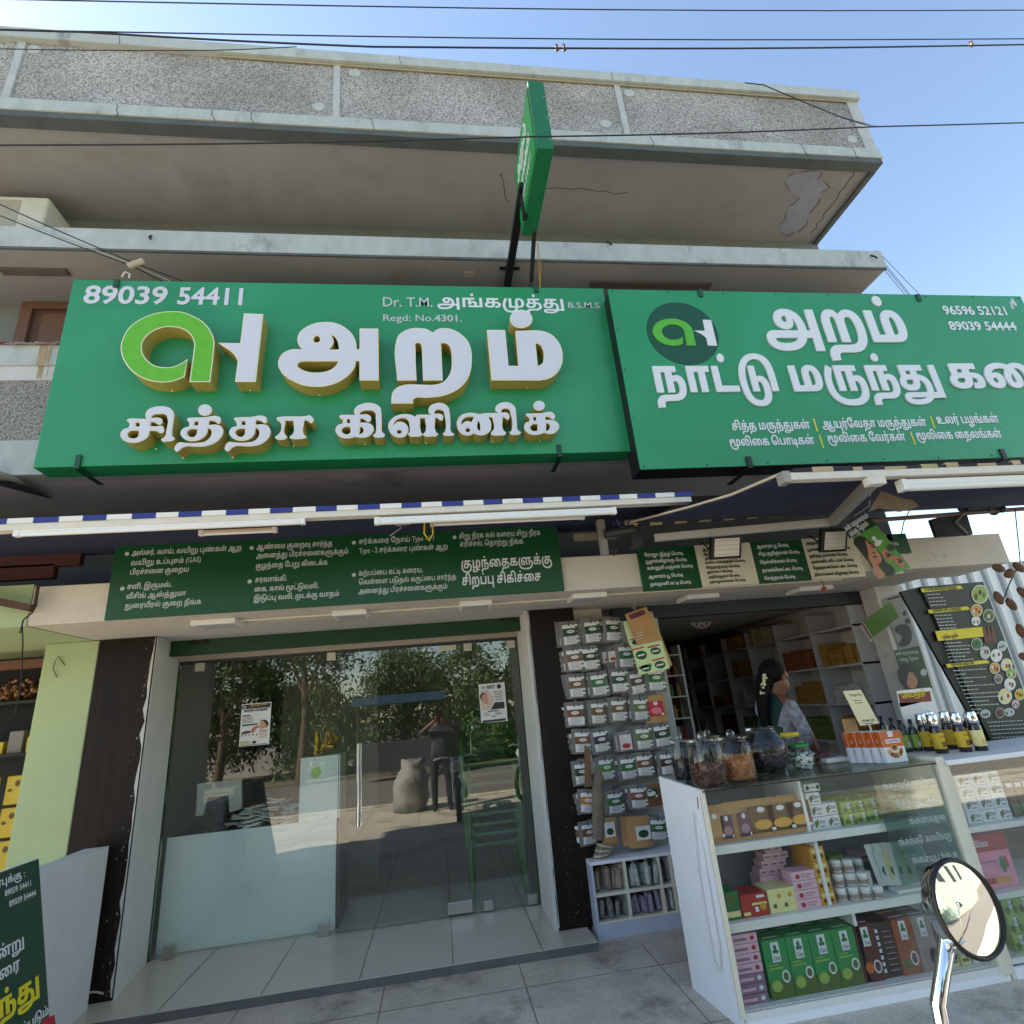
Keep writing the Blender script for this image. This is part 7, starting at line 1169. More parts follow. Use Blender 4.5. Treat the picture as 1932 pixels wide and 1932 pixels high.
wire([P(-30, 372, 3.2), P(250, 495, 3.2), P(345, 530, 3.42)], .0045, 'upper of three bundled wires running down to the clinic sign')
wire([P(-30, 388, 3.2), P(250, 499, 3.2), P(320, 530, 3.42)], .0045, 'middle of three bundled wires running down to the clinic sign', mat('pale_green_wire', (150, 158, 140), .6))
wire([P(-30, 395, 3.2), P(252, 503, 3.2), P(305, 530, 3.42)], .0045, 'lower of three bundled wires running down to the clinic sign')
c = P(258, 496, 3.19)
tag(MB().tube([c + Vector((-.05, 0, -.03)), c + Vector((.04, 0, .02))], .02, 8).build('wire_spacer', mat('brown_white_spacer', (176, 160, 140), .6)), 'pale tubular spacer holding the bundled wires above the clinic sign', 'spacer')
for k, (a, b, l) in enumerate((((1655, 473), (1960, 452), 'highest'), ((1655, 480), (1960, 482), 'second'), ((1660, 492), (1960, 484), 'third'), ((1665, 505), (1960, 492), 'lowest'))):
    wire([P(*a, 3.75), P(*b, 3.75) + Vector((0, 1.2, 0)), P(2500, 470, 3.75) + Vector((0, 3, 0))], .0028, l + ' of four thin wires leaving the window shade slab to the right')

# ---------------------------------------------------------------- AC unit and brick on the window shade slab
a0, a1 = P(-60, 372, 3.95), P(93, 372, 3.95)
ac = thing('air_conditioner', 'dusty white outdoor air conditioner standing on the window shade slab', 'air conditioner', ((a0.x + a1.x) / 2, 4.1, 5.385))
MB().box((a0.x, 3.95, 5.42), (a1.x, 4.25, a1.z)).build('casing', mat('dusty_ac_white', (204, 202, 190), 0.5, var=0.12, vs=8, blot=(160, 152, 130), bls=4, blt=.6), ac, .02)
MB().box((a0.x + .03, 3.945, 5.5), (a1.x - .2, 3.952, a1.z - .05)).build('front_grille', mat('ac_grille', (170, 166, 152), 0.6, var=.2, vs=30, stretch=(1, 1, 12)), ac)
MB().box((a1.x, 4.0, 5.48), (a1.x + .012, 4.1, 5.6)).build('side_valve_cover', M_DGREY, ac, .004)
MB().box((a0.x + .05, 3.98, 5.386), (a0.x + .12, 4.22, 5.42)).box((a1.x - .12, 3.98, 5.386), (a1.x - .05, 4.22, 5.42)).build('feet', M_DGREY, ac)
b0, b1 = P(140, 412, 3.86), P(228, 424, 3.86)
q = []
rb_ = random.Random(2)
for k in range(14): q.append((b0.x + (b1.x - b0.x) * k / 13, 5.386 + .085 * (1 - .25 * rb_.random()) * (0.7 if k in (0, 13) else 1)))
tag(MB().prism([(b0.x, 3.8, 5.386)] + [(x, 3.8, z) for x, z in q] + [(b1.x, 3.8, 5.386)], (0, .11, 0)).build('cement_lump', mat('crumbling_cement', (178, 170, 148), .95, var=.3, vs=20, bump=.8, bs=40), bevel=.006), 'broken lump of cement resting on the window shade slab beside the air conditioner', 'rubble')

# ---------------------------------------------------------------- left: low wall, banner stand, neighbour's shelf
tag(MB().prism([(-2.43, 2.4, -.05), (-2.275, 2.4, -.05), (-2.275, 4.66, -.05), (-2.43, 4.66, -.05)], (0, 0, .955)).build('low_wall', mat('grubby_white_wall', (206, 206, 206), 0.8, var=.08, vs=4, blot=(150, 144, 136), bls=3.5, blt=.64, bump=.25, bs=20), bevel=.008), 'low grubby white divider wall running out from the brown clad pillar', 'wall')
B0 = PX(73, 1620, -2.205); BX = Vector((0, 1, 0)); BY = Vector((-.235, 0, .97)).normalized(); BN = BX.cross(BY)
def PB(u, v, lift=0.0):
    d = ray(u, v); o = Vector((0, 0, CAM_Z)); t = (B0 - o).dot(BN) / d.dot(BN)
    return o + d * t + BN * lift
st = thing('banner_stand', 'dark green banner board with white and yellow script leaning on the low white wall', 'banner', (-2.1, 3.4, -.05))
zb = (-.05 - B0.z) / BY.z
bc = [B0, B0 + BY * zb, B0 + BY * zb - BX * 1.0, B0 - BX * 1.0]
MB().prism(bc, -BN * .02).build('board', mat('banner_green', (16, 62, 42), 0.45, var=.05, vs=4), st)
MB().prism([p + BN * .001 for p in (B0 + BY * .006, B0, B0 - BX * 1, B0 - BX * 1 + BY * .006)], -BN * .021).build('pale_edge', M_PLA, st)
r8 = REG(0, 2100, 300, 1260)
def bline(s, x1, y1, x0, y0, hpx, M, heavy=False):
    """right aligned: right end and a point near the left of the baseline"""
    a, b = PB(*r8(x1, y1), .002), PB(*r8(x0, y0), .002)
    t = PB(*r8(x1, y1 - hpx), .002)
    h = (t - a).dot(BY)
    lay, w = layout(s, heavy); wd = w * h / KH
    mb = MB(); write(mb, s, a - BX * wd, h, wd, ux=BX, uy=BY, heavy=heavy, depth=.001)
    mb.build('text_line', M, st)
bline('தொடர்புக்கு :', 258, 385, 0, 485, 58, M_WTXT)
bline('89039 54411', 330, 475, 0, 610, 44, M_WTXT); bline('89039 54444', 372, 580, 0, 735, 44, M_WTXT)
bline('அன்று', 255, 1110, 0, 1200, 95, M_WTXT); bline('வரை', 205, 1350, 0, 1450, 95, M_WTXT)
bline('மருந்து', 420, 1590, 0, 1800, 170, M_YEL, True); bline('கொடுக்கப்படும்.', 525, 1810, 300, 1900, 70, M_WTXT)
q = [PB(*r8(*p), .0015) for p in ((570, 1835), (580, 1932), (590, 2050), (400, 2130), (440, 1890))]
MB().add(q, [(0, 1, 2, 3, 4)]).build('red_flash', mat('banner_red', (176, 30, 44), 0.45), st)
nb = thing('wall_shelf', 'dark wooden shelf of the neighbouring shop beside the pale green pillar', 'shelf', (-3.8, 5.2, 0))
M_SHD = mat('dark_green_wood', (30, 38, 34), .7, var=.2, vs=8)
for u, z_ in ((1322, 0), (1420, 1)):
    zz = P(40, u, 5.0).z
    MB().box((-5.2, 5.0, zz - .02), (-2.95, 5.35, zz)).build('shelf_board', M_SHD, nb)
MB().box((-5.2, 5.35, -.05), (-2.9, 5.4, 2.32)).build('back_panel', mat('shop_dark_back', (34, 36, 36), .8), nb)
MB().box((-5.2, 4.96, P(40, 1245, 4.96).z - .07), (-2.95, 5.0, P(40, 1245, 4.96).z)).build('front_rail', mat('red_brown_wood', (104, 62, 46), .6, var=.2, vs=9), nb)
MB().box((-5.2, 5.0, -.05), (-2.95, 5.34, .15)).build('plinth', M_SHD, nb)
z0 = P(40, 1322, 5.0).z
rn = random.Random(12)
mb = MB()
for k in range(260):
    x = rn.uniform(-3.55, -2.98); y = rn.uniform(5.02, 5.3)
    z = z0 + abs(rn.gauss(0, .06)) * 1 + rn.uniform(0, .12) * (1 - (-2.98 - x) / .6)
    mb.ball((0, 0, 0), (rn.uniform(.014, .022), .012, .012), 6, k % 2, Matrix.Translation((x, y, z + .012)) @ Matrix.Rotation(rn.uniform(0, 3), 4, 'Z') @ Matrix.Rotation(rn.uniform(-1, 1), 4, 'Y'))
tag(mb.build('betel_nuts', [mat('brown_nut', (142, 96, 66), .7, var=.2, vs=30), mat('tan_nut', (176, 124, 88), .7, var=.2, vs=30)]), 'heap of brown dried nuts on the neighbour shop top shelf', 'nuts', kind='stuff')
z1 = P(40, 1420, 5.0).z
M_YP = mat('yellow_packet', (206, 172, 30), .35, var=.15, vs=14); M_YPD = mat('yellow_packet_print', (96, 62, 20), .5)
for k, zt in enumerate((z1 - .26, z1 - .48, z1 - .70, z1 - .92)):
    for j, xx in enumerate((-3.35, -3.2, -3.06)):
        t = thing('yellow_packet', 'yellow packet %s from the top in the %s strip beside the green pillar' % (ORD[k], ('left', 'middle', 'right')[j]), 'packet', (xx, 5.05, zt - .1), 'yellow packets hanging in strips')
        MB().box((xx - .06, 5.04 + .03 * j, zt - .1), (xx + .06, 5.06 + .03 * j, zt + .1)).build('pouch', M_YP, t, .008)
        MB().disc((xx + .02, 5.0385 + .03 * j, zt + .045), .018, .022).disc((xx - .025, 5.0385 + .03 * j, zt + .0), .016, .012).build('print', M_YPD, t)
mb = MB(); c = Vector((-3.2, 5.1, z1))
for k in range(5): mb.box((-3.55 + k * .13, 5.05, z1 + .0005), (-3.45 + k * .13, 5.2, z1 + rn.uniform(.06, .15)), k % 3)
for i, o in enumerate(range(5)):
    x = -3.55 + i * .13
    tag(MB().box((x, 5.05, z1 + .0005), (x + .1, 5.2, z1 + (.14, .09, .16, .11, .13)[i])).build('carton', (M_PLA, M_YP, mat('grey_card', (130, 124, 118), .7), M_YP, M_PLA)[i], bevel=.004), ('white carton first', 'low yellow carton second', 'tall grey carton third', 'yellow carton fourth', 'white carton last')[i] + ' from the left on the neighbour shop middle shelf', 'box', 'cartons on the neighbour shelf')
tag(MB().tube([P(42, 1180, 3.9), P(43, 1215, 4.0), P(40, 1290, 4.2), P(28, 1350, 4.4)], .004, 5).build('hanging_string', M_BLACK), 'dark string hanging in front of the neighbour shop shelf', 'string')
tag(MB().tube([P(122, 1255, 4.715), P(110, 1238, 4.70), P(104, 1248, 4.69), P(100, 1262, 4.70), P(107, 1278, 4.712)], .003, 5).build('nail_hook', M_BLACK), 'thin bent wire hook on the pale green pillar', 'hook')
c = P(66, 1150, 3.9)
ir = thing('rusty_bar', 'rusty brown bar ends of the neighbour awning at the left end of the beam', 'bar', (c.x - .3, 3.9, c.z))
MB().tube([P(-80, 1120, 3.9), P(62, 1148, 3.9)], .032, 4, sm=False).build('bar', mat('rusty_brown', (84, 58, 46), .8, var=.3, vs=14), ir)
MB().tube([P(66, 1145, 3.9), P(72, 1105, 3.92)], .01, 6).build('rod', mat('rusty_brown', (84, 58, 46), .8), ir)
MB().tube([P(62, 1155, 3.88), P(44, 1170, 3.88), P(38, 1195, 3.88)], .005, 5).build('wire_end', M_BLACK, ir)
for (u0, v0, u1, v1, m, l) in ((-60, 1062, 150, 1060, mat('dark_red_wood', (72, 34, 30), .7, var=.2, vs=8), 'dark red wooden rail under the neighbour awning left of the treatment board'), (-60, 1085, 100, 1083, mat('dark_red_wood', (72, 34, 30), .7), 'lower short dark red rail under the neighbour awning')):
    a, b = P(u0, v0, 4.1), P(u1, v1, 4.1)
    tag(MB().box((a.x, 4.1, a.z - .05), (b.x, 4.15, a.z + .05)).build('wooden_rail', m), l, 'rail')
a, b = P(125, 1016, 4.2), P(196, 1018, 4.2)
tag(MB().box((a.x, 4.15, a.z - .035), (b.x, 4.2, a.z + .035)).box((a.x, 4.15, a.z - .15), (a.x + .05, 4.2, a.z)).build('black_bracket', M_BLACK), 'black angle bracket on the wall left of the treatment board', 'bracket')
a = P(0, 922, 3.75); b = P(138, 960, 4.5)
tag(MB().add([P(-40, 905, 3.75), P(46, 915, 3.75), P(148, 968, 4.6), P(-60, 978, 4.6)], [(0, 1, 2, 3)]).build('neighbour_awning', mat('navy_tarpaulin', (28, 34, 54), .8)), 'navy tarpaulin of the neighbour awning at the left edge', 'tarpaulin')
tag(MB().tube([P(-40, 880, 3.6), P(30, 905, 3.7), P(75, 930, 4.1), P(140, 968, 4.6)], .018, 6).build('tarpaulin_pole', M_GREYMET), 'grimy pole along the edge of the navy tarpaulin', 'pole')

# ---------------------------------------------------------------- inside the clinic
YD = 5.47
dk = thing('reception_desk', 'tall white glossy reception desk standing behind the left glass panel', 'desk', (-1.6, YD + .2, 0))
M_DESK = mat('pale_mint_laminate', (240, 246, 244), 0.25, var=.03, vs=2)
MB().box((-2.24, YD, 0.002), (-0.905, YD + .03, .80)).build('front_panel', M_DESK, dk)
MB().box((-1.215, YD - .002, .80), (-0.88, YD + .35, 1.30)).build('raised_counter', M_DESK, dk, .004)
MB().box((-2.24, YD + .03, .765), (-1.22, YD + .5, .798)).build('desk_top', mat('dark_desk_top', (30, 30, 32), .25), dk)
MB().box((-0.9, YD + .03, 0.002), (-0.88, YD + .5, .78)).build('side_panel', mat('brown_desk_side', (96, 82, 70), .4), dk)
MB().prism([(-1.08 + .05 * math.cos(t), YD - .0035, 1.17 + .05 * math.sin(t)) for t in (0, 1, 2, 3.1, 4, 5)], (0, .001, 0)).build('sticker', mat('lime_sticker', (190, 214, 130), .5), dk)
mo = thing('monitor_stand', 'white open back of a monitor on the desk behind the glass', 'monitor', (-2.05, 5.8, .8))
z0 = .80
MB().prism([(-2.16, 5.8, z0 + .1), (-2.10, 5.8, z0 + .1), (-2.08, 5.8, z0 + .24), (-1.90, 5.8, z0 + .24), (-1.88, 5.8, z0 + .1), (-1.78, 5.8, z0 + .12), (-1.80, 5.8, z0 + .36), (-2.17, 5.8, z0 + .36)], (0, .03, 0)).build('shell', M_PLA, mo, .004)
MB().box((-2.06, 5.83, z0 + .1), (-1.9, 5.85, z0 + .24)).box((-2.0, 5.85, z0), (-1.94, 5.87, z0 + .15)).box((-2.08, 5.8, z0 - .001), (-1.86, 5.95, z0 + .012)).build('foot', M_BLACK, mo)
rn = random.Random(5)
lean_l = [P(460 + 0, 1555, YD), P(560, 1535, YD)]
for k in range(64):
    u = 415 + 150 * rn.random(); lay = rn.randint(0, 6)
    x = -1.78 + .52 * rn.random(); y = YD + .05 + .3 * rn.random()
    hgt = .17 * max(0, 1 - abs((x + 1.45) / .42) ** 1.6)
    z = .802 + hgt * rn.random()
    s = rn.uniform(.05, .09)
    M = Matrix.Translation((x, y, z + .006)) @ Matrix.Rotation(rn.uniform(-.5, .5), 4, 'Z') @ Matrix.Rotation(rn.uniform(-.35, .35), 4, 'Y')
    mb = MB().box((-s, -.04, 0), (s, .04, rn.uniform(.004, .012)), 0, M)
    tag(mb.build('paper_packet', M_PLA if k else mat('orange_packet', (208, 92, 30), .6)), 'white paper packet in the loose heap on the clinic desk' if k else 'small orange packet in front of the white paper heap on the clinic desk', 'packet', 'paper packets heaped on the desk')
idl = thing('brass_idol', 'small brass idol with a peacock tail standing on the raised desk end', 'idol', (-1.09, 5.55, 1.3))
M_BRASS = mat('brass', (186, 142, 52), .3, .9, var=.25, vs=30)
MB().lathe([(.0, .002), (.045, .002), (.045, .015), (.03, .03), (.034, .06), (.02, .085), (.026, .11), (.03, .14), (.018, .165), (.024, .185), (.02, .21), (.008, .225), (.0, .24)], (-1.1, 5.55, 1.3), 12).build('figure', M_BRASS, idl)
mb = MB()
for k in range(9):
    a = -.5 + k * .16
    mb.tube([(-1.07, 5.56, 1.345), (-1.0 + .03 * math.cos(a * 2), 5.56, 1.36 + .02 * k), (-.95 + .04 * math.sin(a * 3), 5.57, 1.37 + .008 * k)], .006, 5)
mb.ball((-.99, 5.56, 1.37), (.06, .03, .03), 8).build('tail', M_BRASS, idl)
MB().tube([(-1.09, 5.57, 1.43), (-1.12, 5.57, 1.53)], .006, 5).build('spear', M_STEEL, idl)
M_CHAIR = mat('green_chair_plastic', (56, 108, 34), .35, var=.08, vs=4)
def chair(x, y, z, lab, ry=0):
    t = thing('plastic_chair', lab, 'chair', (x, y, z), 'green chairs stacked behind the glass')
    w = .24
    for sx in (-1, 1):
        for sy in (-1, 1):
            MB().tube([(x + sx * w, y + sy * .2, z), (x + sx * (w - .03), y + sy * .18, z + .42)], [.022, .03], 6).build('leg', M_CHAIR, t)
        MB().tube([(x + sx * (w + .02), y - .2, z + .42), (x + sx * (w + .03), y - .2, z + .62), (x + sx * (w + .02), y + .1, z + .66), (x + sx * (w - .02), y + .21, z + .7)], .022, 6).build('arm_rest', M_CHAIR, t)
    MB().box((x - w, y - .22, z + .41), (x + w, y + .2, z + .44)).build('seat', M_CHAIR, t, .012)
    mb = MB()
    mb.tube([(x - w, y + .2, z + .44), (x - w + .02, y + .27, z + .82), (x - .1, y + .29, z + .9), (x + .1, y + .29, z + .9), (x + w - .02, y + .27, z + .82), (x + w, y + .2, z + .44)], .022, 6)
    for k in range(5): mb.box((x - w + .02, y + .22 + .013 * k, z + .5 + .075 * k), (x + w - .02, y + .235 + .013 * k, z + .54 + .075 * k))
    mb.build('back_rest', M_CHAIR, t)
    return t
for k in range(9):
    chair(.46, 5.85 - .006 * k, .002 + .082 * k, 'green plastic chair %s from the floor in the stack behind the right glass panel' % ORD[k])
# posters on the glass
def sheet(name, lab, cu, M=M_PLA):
    c = [P(u, v, Y_GLASS - .008) for u, v in cu]
    t = thing(name, lab, 'poster', tuple(c[3]), 'printed sheets stuck on the clinic glass')
    MB().prism(c, (0, .0015, 0)).build('sheet', M, t)
    return t
M_INK = mat('poster_ink', (44, 44, 46), .5); M_SKIN2 = mat('poster_baby_skin', (206, 150, 122), .5, var=.1, vs=30); M_HAIR2 = mat('poster_baby_hair', (44, 32, 28), .5)
ra, rb2 = REG(590, 1740, 100, 1380), REG(1180, 1690, 110, 1518)
s1 = sheet('clinic_poster', 'white poster with a black heading and a fed baby, on the left glass panel', [ra(*p) for p in ((205, 290), (1225, 200), (1140, 1660), (100, 1755))])
s2 = sheet('clinic_poster', 'white poster with a baby in a hexagon photo, on the right glass panel', [rb2(*p) for p in ((222, 290), (1112, 205), (1235, 1550), (322, 1620))])
YQ = Y_GLASS - .0095
def bars(par, reg, L, M=M_INK, name='print_block'):
    for pts in L: flat(par, name, pts, M, YQ, reg)
flat(s1, 'heading_band', [(215, 315), (1200, 235), (1185, 380), (205, 465)], M_INK, YQ, ra)
line_on(s1, 'அறம் சித்தா கிளினிக்', ra, 490, 355, 1080, 50, YQ - .001, mat('gold_print', (206, 170, 70), .5), depth=.0005)
line_on(s1, 'சுவர்ண பிராஷனா', ra, 275, 560, 1085, 75, YQ - .001, M_INK, depth=.0005)
flat(s1, 'ring_mark', ellipse(297, 385, 52, 50), M_PLA, YQ - .0008, ra); flat(s1, 'ring_hole', ellipse(297, 385, 32, 30), M_INK, YQ - .0014, ra)
bars(s1, ra, [[(215, 680), (500, 650), (500, 690), (210, 718)], [(215, 995), (750, 940), (755, 985), (215, 1050)], [(780, 1195), (1105, 1160), (1105, 1185), (780, 1215)], [(145, 1590), (470, 1565), (470, 1585), (145, 1610)], [(140, 1722), (1060, 1620), (1060, 1640), (140, 1738)], [(550, 1575), (600, 1545), (690, 1550), (700, 1600), (650, 1650), (560, 1640)]])
for k in range(5): bars(s1, ra, [[(215, 752 + 46 * k), (610 - 20 * (k % 3), 712 + 46 * k), (610 - 20 * (k % 3), 724 + 46 * k), (215, 766 + 46 * k)]])
for k in range(5): flat(s1, 'table_row', [(790, 1245 + 48 * k), (1070, 1210 + 48 * k), (1070, 1232 + 48 * k), (790, 1268 + 48 * k)], mat('tan_print', (206, 160, 96), .5), YQ, ra)
for k in range(5): bars(s1, ra, [ellipse(210 + 125 * k, 1372 - 10 * k, 24, 30, 8)])
flat(s1, 'baby_hair', CP("860,860 960,815 1060,840 1115,920 1100,1030 1040,1100 960,1040"), M_HAIR2, YQ, ra)
flat(s1, 'baby_face', CP("830,930 880,870 960,860 1000,940 1060,1010 1040,1080 960,1110 850,1145 800,1090 820,1030"), M_SKIN2, YQ - .0008, ra)
flat(s1, 'feeding_hand', CP("520,1180 600,1090 700,1030 780,1030 790,1070 700,1120 620,1230 540,1280"), mat('poster_hand', (196, 104, 72), .5), YQ, ra)
flat(s1, 'bowl', CP("180,1300 240,1240 340,1210 440,1200 510,1220 480,1270 380,1300"), mat('poster_brown_bowl', (92, 64, 58), .5), YQ, ra)
flat(s1, 'yellow_box', [(150, 1625), (510, 1590), (500, 1680), (150, 1712)], mat('pale_yellow_print', (206, 202, 130), .5), YQ, ra)
line_on(s2, 'அறம்', rb2, 490, 395, 780, 60, YQ - .001, M_INK, depth=.0005)
line_on(s2, 'சித்தா கிளினிக்', rb2, 500, 450, 800, 22, YQ - .001, M_INK, depth=.0005)
flat(s2, 'round_stamp', ellipse(932, 358, 74, 80), M_INK, YQ, rb2)
flat(s2, 'ring_mark', ellipse(365, 395, 46, 46), M_INK, YQ, rb2); flat(s2, 'ring_hole', ellipse(365, 395, 30, 30), M_PLA, YQ - .0008, rb2); bars(s2, rb2, [[(418, 335), (432, 335), (438, 438), (422, 438)]])
flat(s2, 'photo_hexagon', [(280, 515), (530, 495), (780, 760), (790, 820), (610, 1165), (340, 1195)], mat('poster_soft_pink', (214, 190, 176), .5), YQ, rb2)
flat(s2, 'baby_hair', CP("295,640 360,590 450,590 420,680 360,760 340,860 300,800"), M_HAIR2, YQ - .0008, rb2)
flat(s2, 'baby_face', CP("350,680 430,620 520,640 540,720 560,800 540,880 560,940 460,950 380,900 340,820"), M_SKIN2, YQ - .0014, rb2)
bars(s2, rb2, [[(640, 1165), (790, 905), (1110, 885), (1130, 1115)], [(360, 1540), (1160, 1455), (1170, 1530), (365, 1612)], [(545, 1205), (910, 1170), (920, 1205), (545, 1240)], [(680, 1385), (820, 1372), (822, 1400), (682, 1414)]])
for k in range(6): bars(s2, rb2, [[(720 + 20 * k, 530 + 58 * k), (1060, 505 + 58 * k), (1062, 522 + 58 * k), (722 + 20 * k, 548 + 58 * k)]])
for k in range(4): bars(s2, rb2, [[(395, 1280 + 34 * k), (620 - 30 * (k % 2), 1258 + 34 * k), (620 - 30 * (k % 2), 1268 + 34 * k), (395, 1290 + 34 * k)], [(800, 1245 + 30 * k), (1050 - 30 * (k % 2), 1222 + 30 * k), (1050 - 30 * (k % 2), 1232 + 30 * k), (800, 1255 + 30 * k)]])

# ---------------------------------------------------------------- packet rack beside the clinic pillar
YK = 4.85
rk = thing('packet_rack', 'white pegboard rack with open cubbyhole cabinet below, beside the brown pillar', 'rack', (1.5, 4.75, -.05))
kx0, kx1 = 1.046, 1.99
MB().box((kx0, YK, .40), (kx1, YK + .02, 2.195)).build('pegboard', mat('pegboard_grey_white', (186, 188, 186), .5, var=.06, vs=6), rk)
MB().box((kx0 - .004, YK - .012, .43), (kx0 + .014, YK + .021, 2.2)).build('side_edge', M_EDGE, rk)
zs = [P(1135, v, 4.6).z for v in (1631, 1690, 1744)]
ztop = .43; zmid = zs[1]; zbot = .055
xs = [1.05, P(1181, 1650, 4.6).x, P(1245, 1640, 4.6).x, 1.66, 1.99]
MB().box((1.046, 4.6, ztop - .022), (1.995, YK - .001, ztop)).build('cabinet_top', M_LAMW, rk, .002)
MB().box((1.046, 4.601, -.05), (1.064, YK, ztop - .023)).build('cabinet_side', mat('blue_white_laminate', (186, 190, 206), .4, var=.04, vs=5), rk)
for x in xs[1:]:
    MB().box((x - .009, 4.603, -.04), (x + .009, YK - .002, ztop - .023)).build('cabinet_divider', M_EDGE, rk)
MB().box((1.065, 4.604, zmid - .01), (1.98, YK - .003, zmid + .01)).build('cabinet_shelf', M_EDGE, rk)
MB().box((1.065, 4.604, zbot - .012), (1.98, YK - .003, zbot)).build('cabinet_shelf', M_EDGE, rk)
MB().box((1.065, 4.602, -.05), (1.98, 4.62, zbot - .013)).build('kick_board', mat('blue_white_laminate', (186, 190, 206), .4), rk)
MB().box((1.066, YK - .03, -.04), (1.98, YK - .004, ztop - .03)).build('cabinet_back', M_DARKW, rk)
M_CLEAR = mat('cloudy_plastic_bag', (132, 130, 126), .16, var=.6, vs=24, bump=.8, bs=60)
BANDS = {'dark green': (22, 62, 34), 'green': (34, 104, 52), 'brown': (122, 76, 40), 'dark brown': (74, 48, 38), 'orange': (190, 118, 40), 'indigo': (46, 48, 66), 'olive': (96, 116, 50), 'light green': (78, 138, 60), 'mixed': (120, 60, 50)}
PKM = {}
def packet_mesh(kind, seed):
    key = (kind, seed)
    if key in PKM: return PKM[key]
    r = random.Random(hash(kind) % 1000 + seed if False else len(kind) * 31 + seed)
    mb = MB(); nx, ny = 6, 13
    vs = []
    for j in range(ny + 1):
        for i in range(nx + 1):
            x, z = i / nx - .5, j / ny - .5
            edge = max(abs(x) * 2, abs(z) * 2)
            d = .55 * (1 - edge ** 3) + r.uniform(-.05, .05)
            if z > .36: d *= .3
            vs.append((x + r.uniform(-.012, .012), -d * .22 - .02 * math.sin(j * 1.9 + i), z + r.uniform(-.01, .01)))
    fs, ms = [], []
    for j in range(ny):
        for i in range(nx):
            z = (j + .5) / ny
            if i in (0,) or (i == nx - 1 and j % 2 and kind != 'mixed'): m = 0
            elif z > .88: m = 0
            elif z > .70: m = 1
            elif z > .42: m = 2
            elif z > .06: m = 1
            else: m = 0
            fs.append((j * (nx + 1) + i, j * (nx + 1) + i + 1, (j + 1) * (nx + 1) + i + 1, (j + 1) * (nx + 1) + i)); ms.append(m)
    n0 = len(vs)
    for f, m in zip(fs, ms): mb.f.append(f); mb.m.append(m); mb.s.append(True)
    mb.v = [tuple(v) for v in vs]
    mb.v += [(v[0], .02, v[2]) for v in vs]
    for j in range(ny):
        for i in range(nx):
            o = n0
            mb.f.append((o + j * (nx + 1) + i, o + (j + 1) * (nx + 1) + i, o + (j + 1) * (nx + 1) + i + 1, o + j * (nx + 1) + i + 1)); mb.m.append(0); mb.s.append(True)
    # oval label, seal and small print
    mb.add([(.05 + .2 * math.cos(t * math.pi / 8), -.165, .06 + .065 * math.sin(t * math.pi / 8)) for t in range(16)], [tuple(range(16))], 1)
    mb.box((-.07, -.168, .05), (.17, -.1655, .072), 3)
    mb.box((.0, -.125, .30), (.07, -.12, .36), 4); mb.box((.2, -.115, .32), (.31, -.11, .35), 4)
    for q in range(5): mb.box((-.22, -.155 + .006 * q, -.15 - .055 * q), (.3 - .05 * (q % 2), -.151 + .006 * q, -.135 - .055 * q), 5)
    o = mb.build('spice_packet', [M_CLEAR, mat('packet_white_label', (222, 222, 222), .35, var=.04, vs=20), mat('packet_band_' + kind.replace(' ', '_'), BANDS[kind], .4, var=.45, vs=26), mat('packet_red_print', (150, 40, 40), .5), mat('packet_dark_print', (40, 44, 44), .5), mat('packet_grey_print', (150, 150, 152), .5)], local=True)
    PKM[key] = o.data
    COL.objects.unlink(o); bpy.data.objects.remove(o)
    return PKM[key]
def hang(kind, c, w, h, lab, rot=0.0, yaw=0.0):
    o = bpy.data.objects.new('spice_packet', packet_mesh(kind, int(abs(c.x) * 977) % 3))
    COL.objects.link(o); o.location = c; o.scale = (w, w, h); o.rotation_euler = (0, rot, yaw)
    return tag(o, lab, 'packet', 'labelled spice packets hanging on the rack')
k1, k2 = REG(1360, 1500, 400, 1546), REG(1360, 1950, 400, 1717)
ROWS = [
 (k1, 'top', [(243, 325, 'dark green'), (455, 300, 'dark green'), (655, 285, 'dark green')]),
 (k1, 'second', [(288, 570, 'brown'), (436, 560, 'dark green'), (785, 540, 'green')]),
 (k1, 'third', [(305, 830, 'brown'), (525, 810, 'green'), (722, 780, 'dark green'), (890, 800, 'dark brown'), (1072, 765, 'green')]),
 (k1, 'fourth', [(292, 1105, 'mixed'), (512, 1085, 'brown'), (712, 1060, 'brown'), (925, 1050, 'olive')]),
 (k1, 'fifth', [(360, 1365, 'brown'), (540, 1360, 'indigo'), (955, 1330, 'olive'), (1130, 1305, 'dark green')]),
 (k1, 'sixth', [(360, 1670, 'dark green'), (590, 1630, 'light green'), (805, 1620, 'green'), (962, 1590, 'brown'), (1185, 1575, 'dark brown')]),
 (k2, 'seventh', [(465, 230, 'orange'), (755, 240, 'green'), (1005, 180, 'brown')]),
 (k2, 'eighth', [(470, 570, 'brown'), (1220, 520, 'green')]),
]
PH = 195
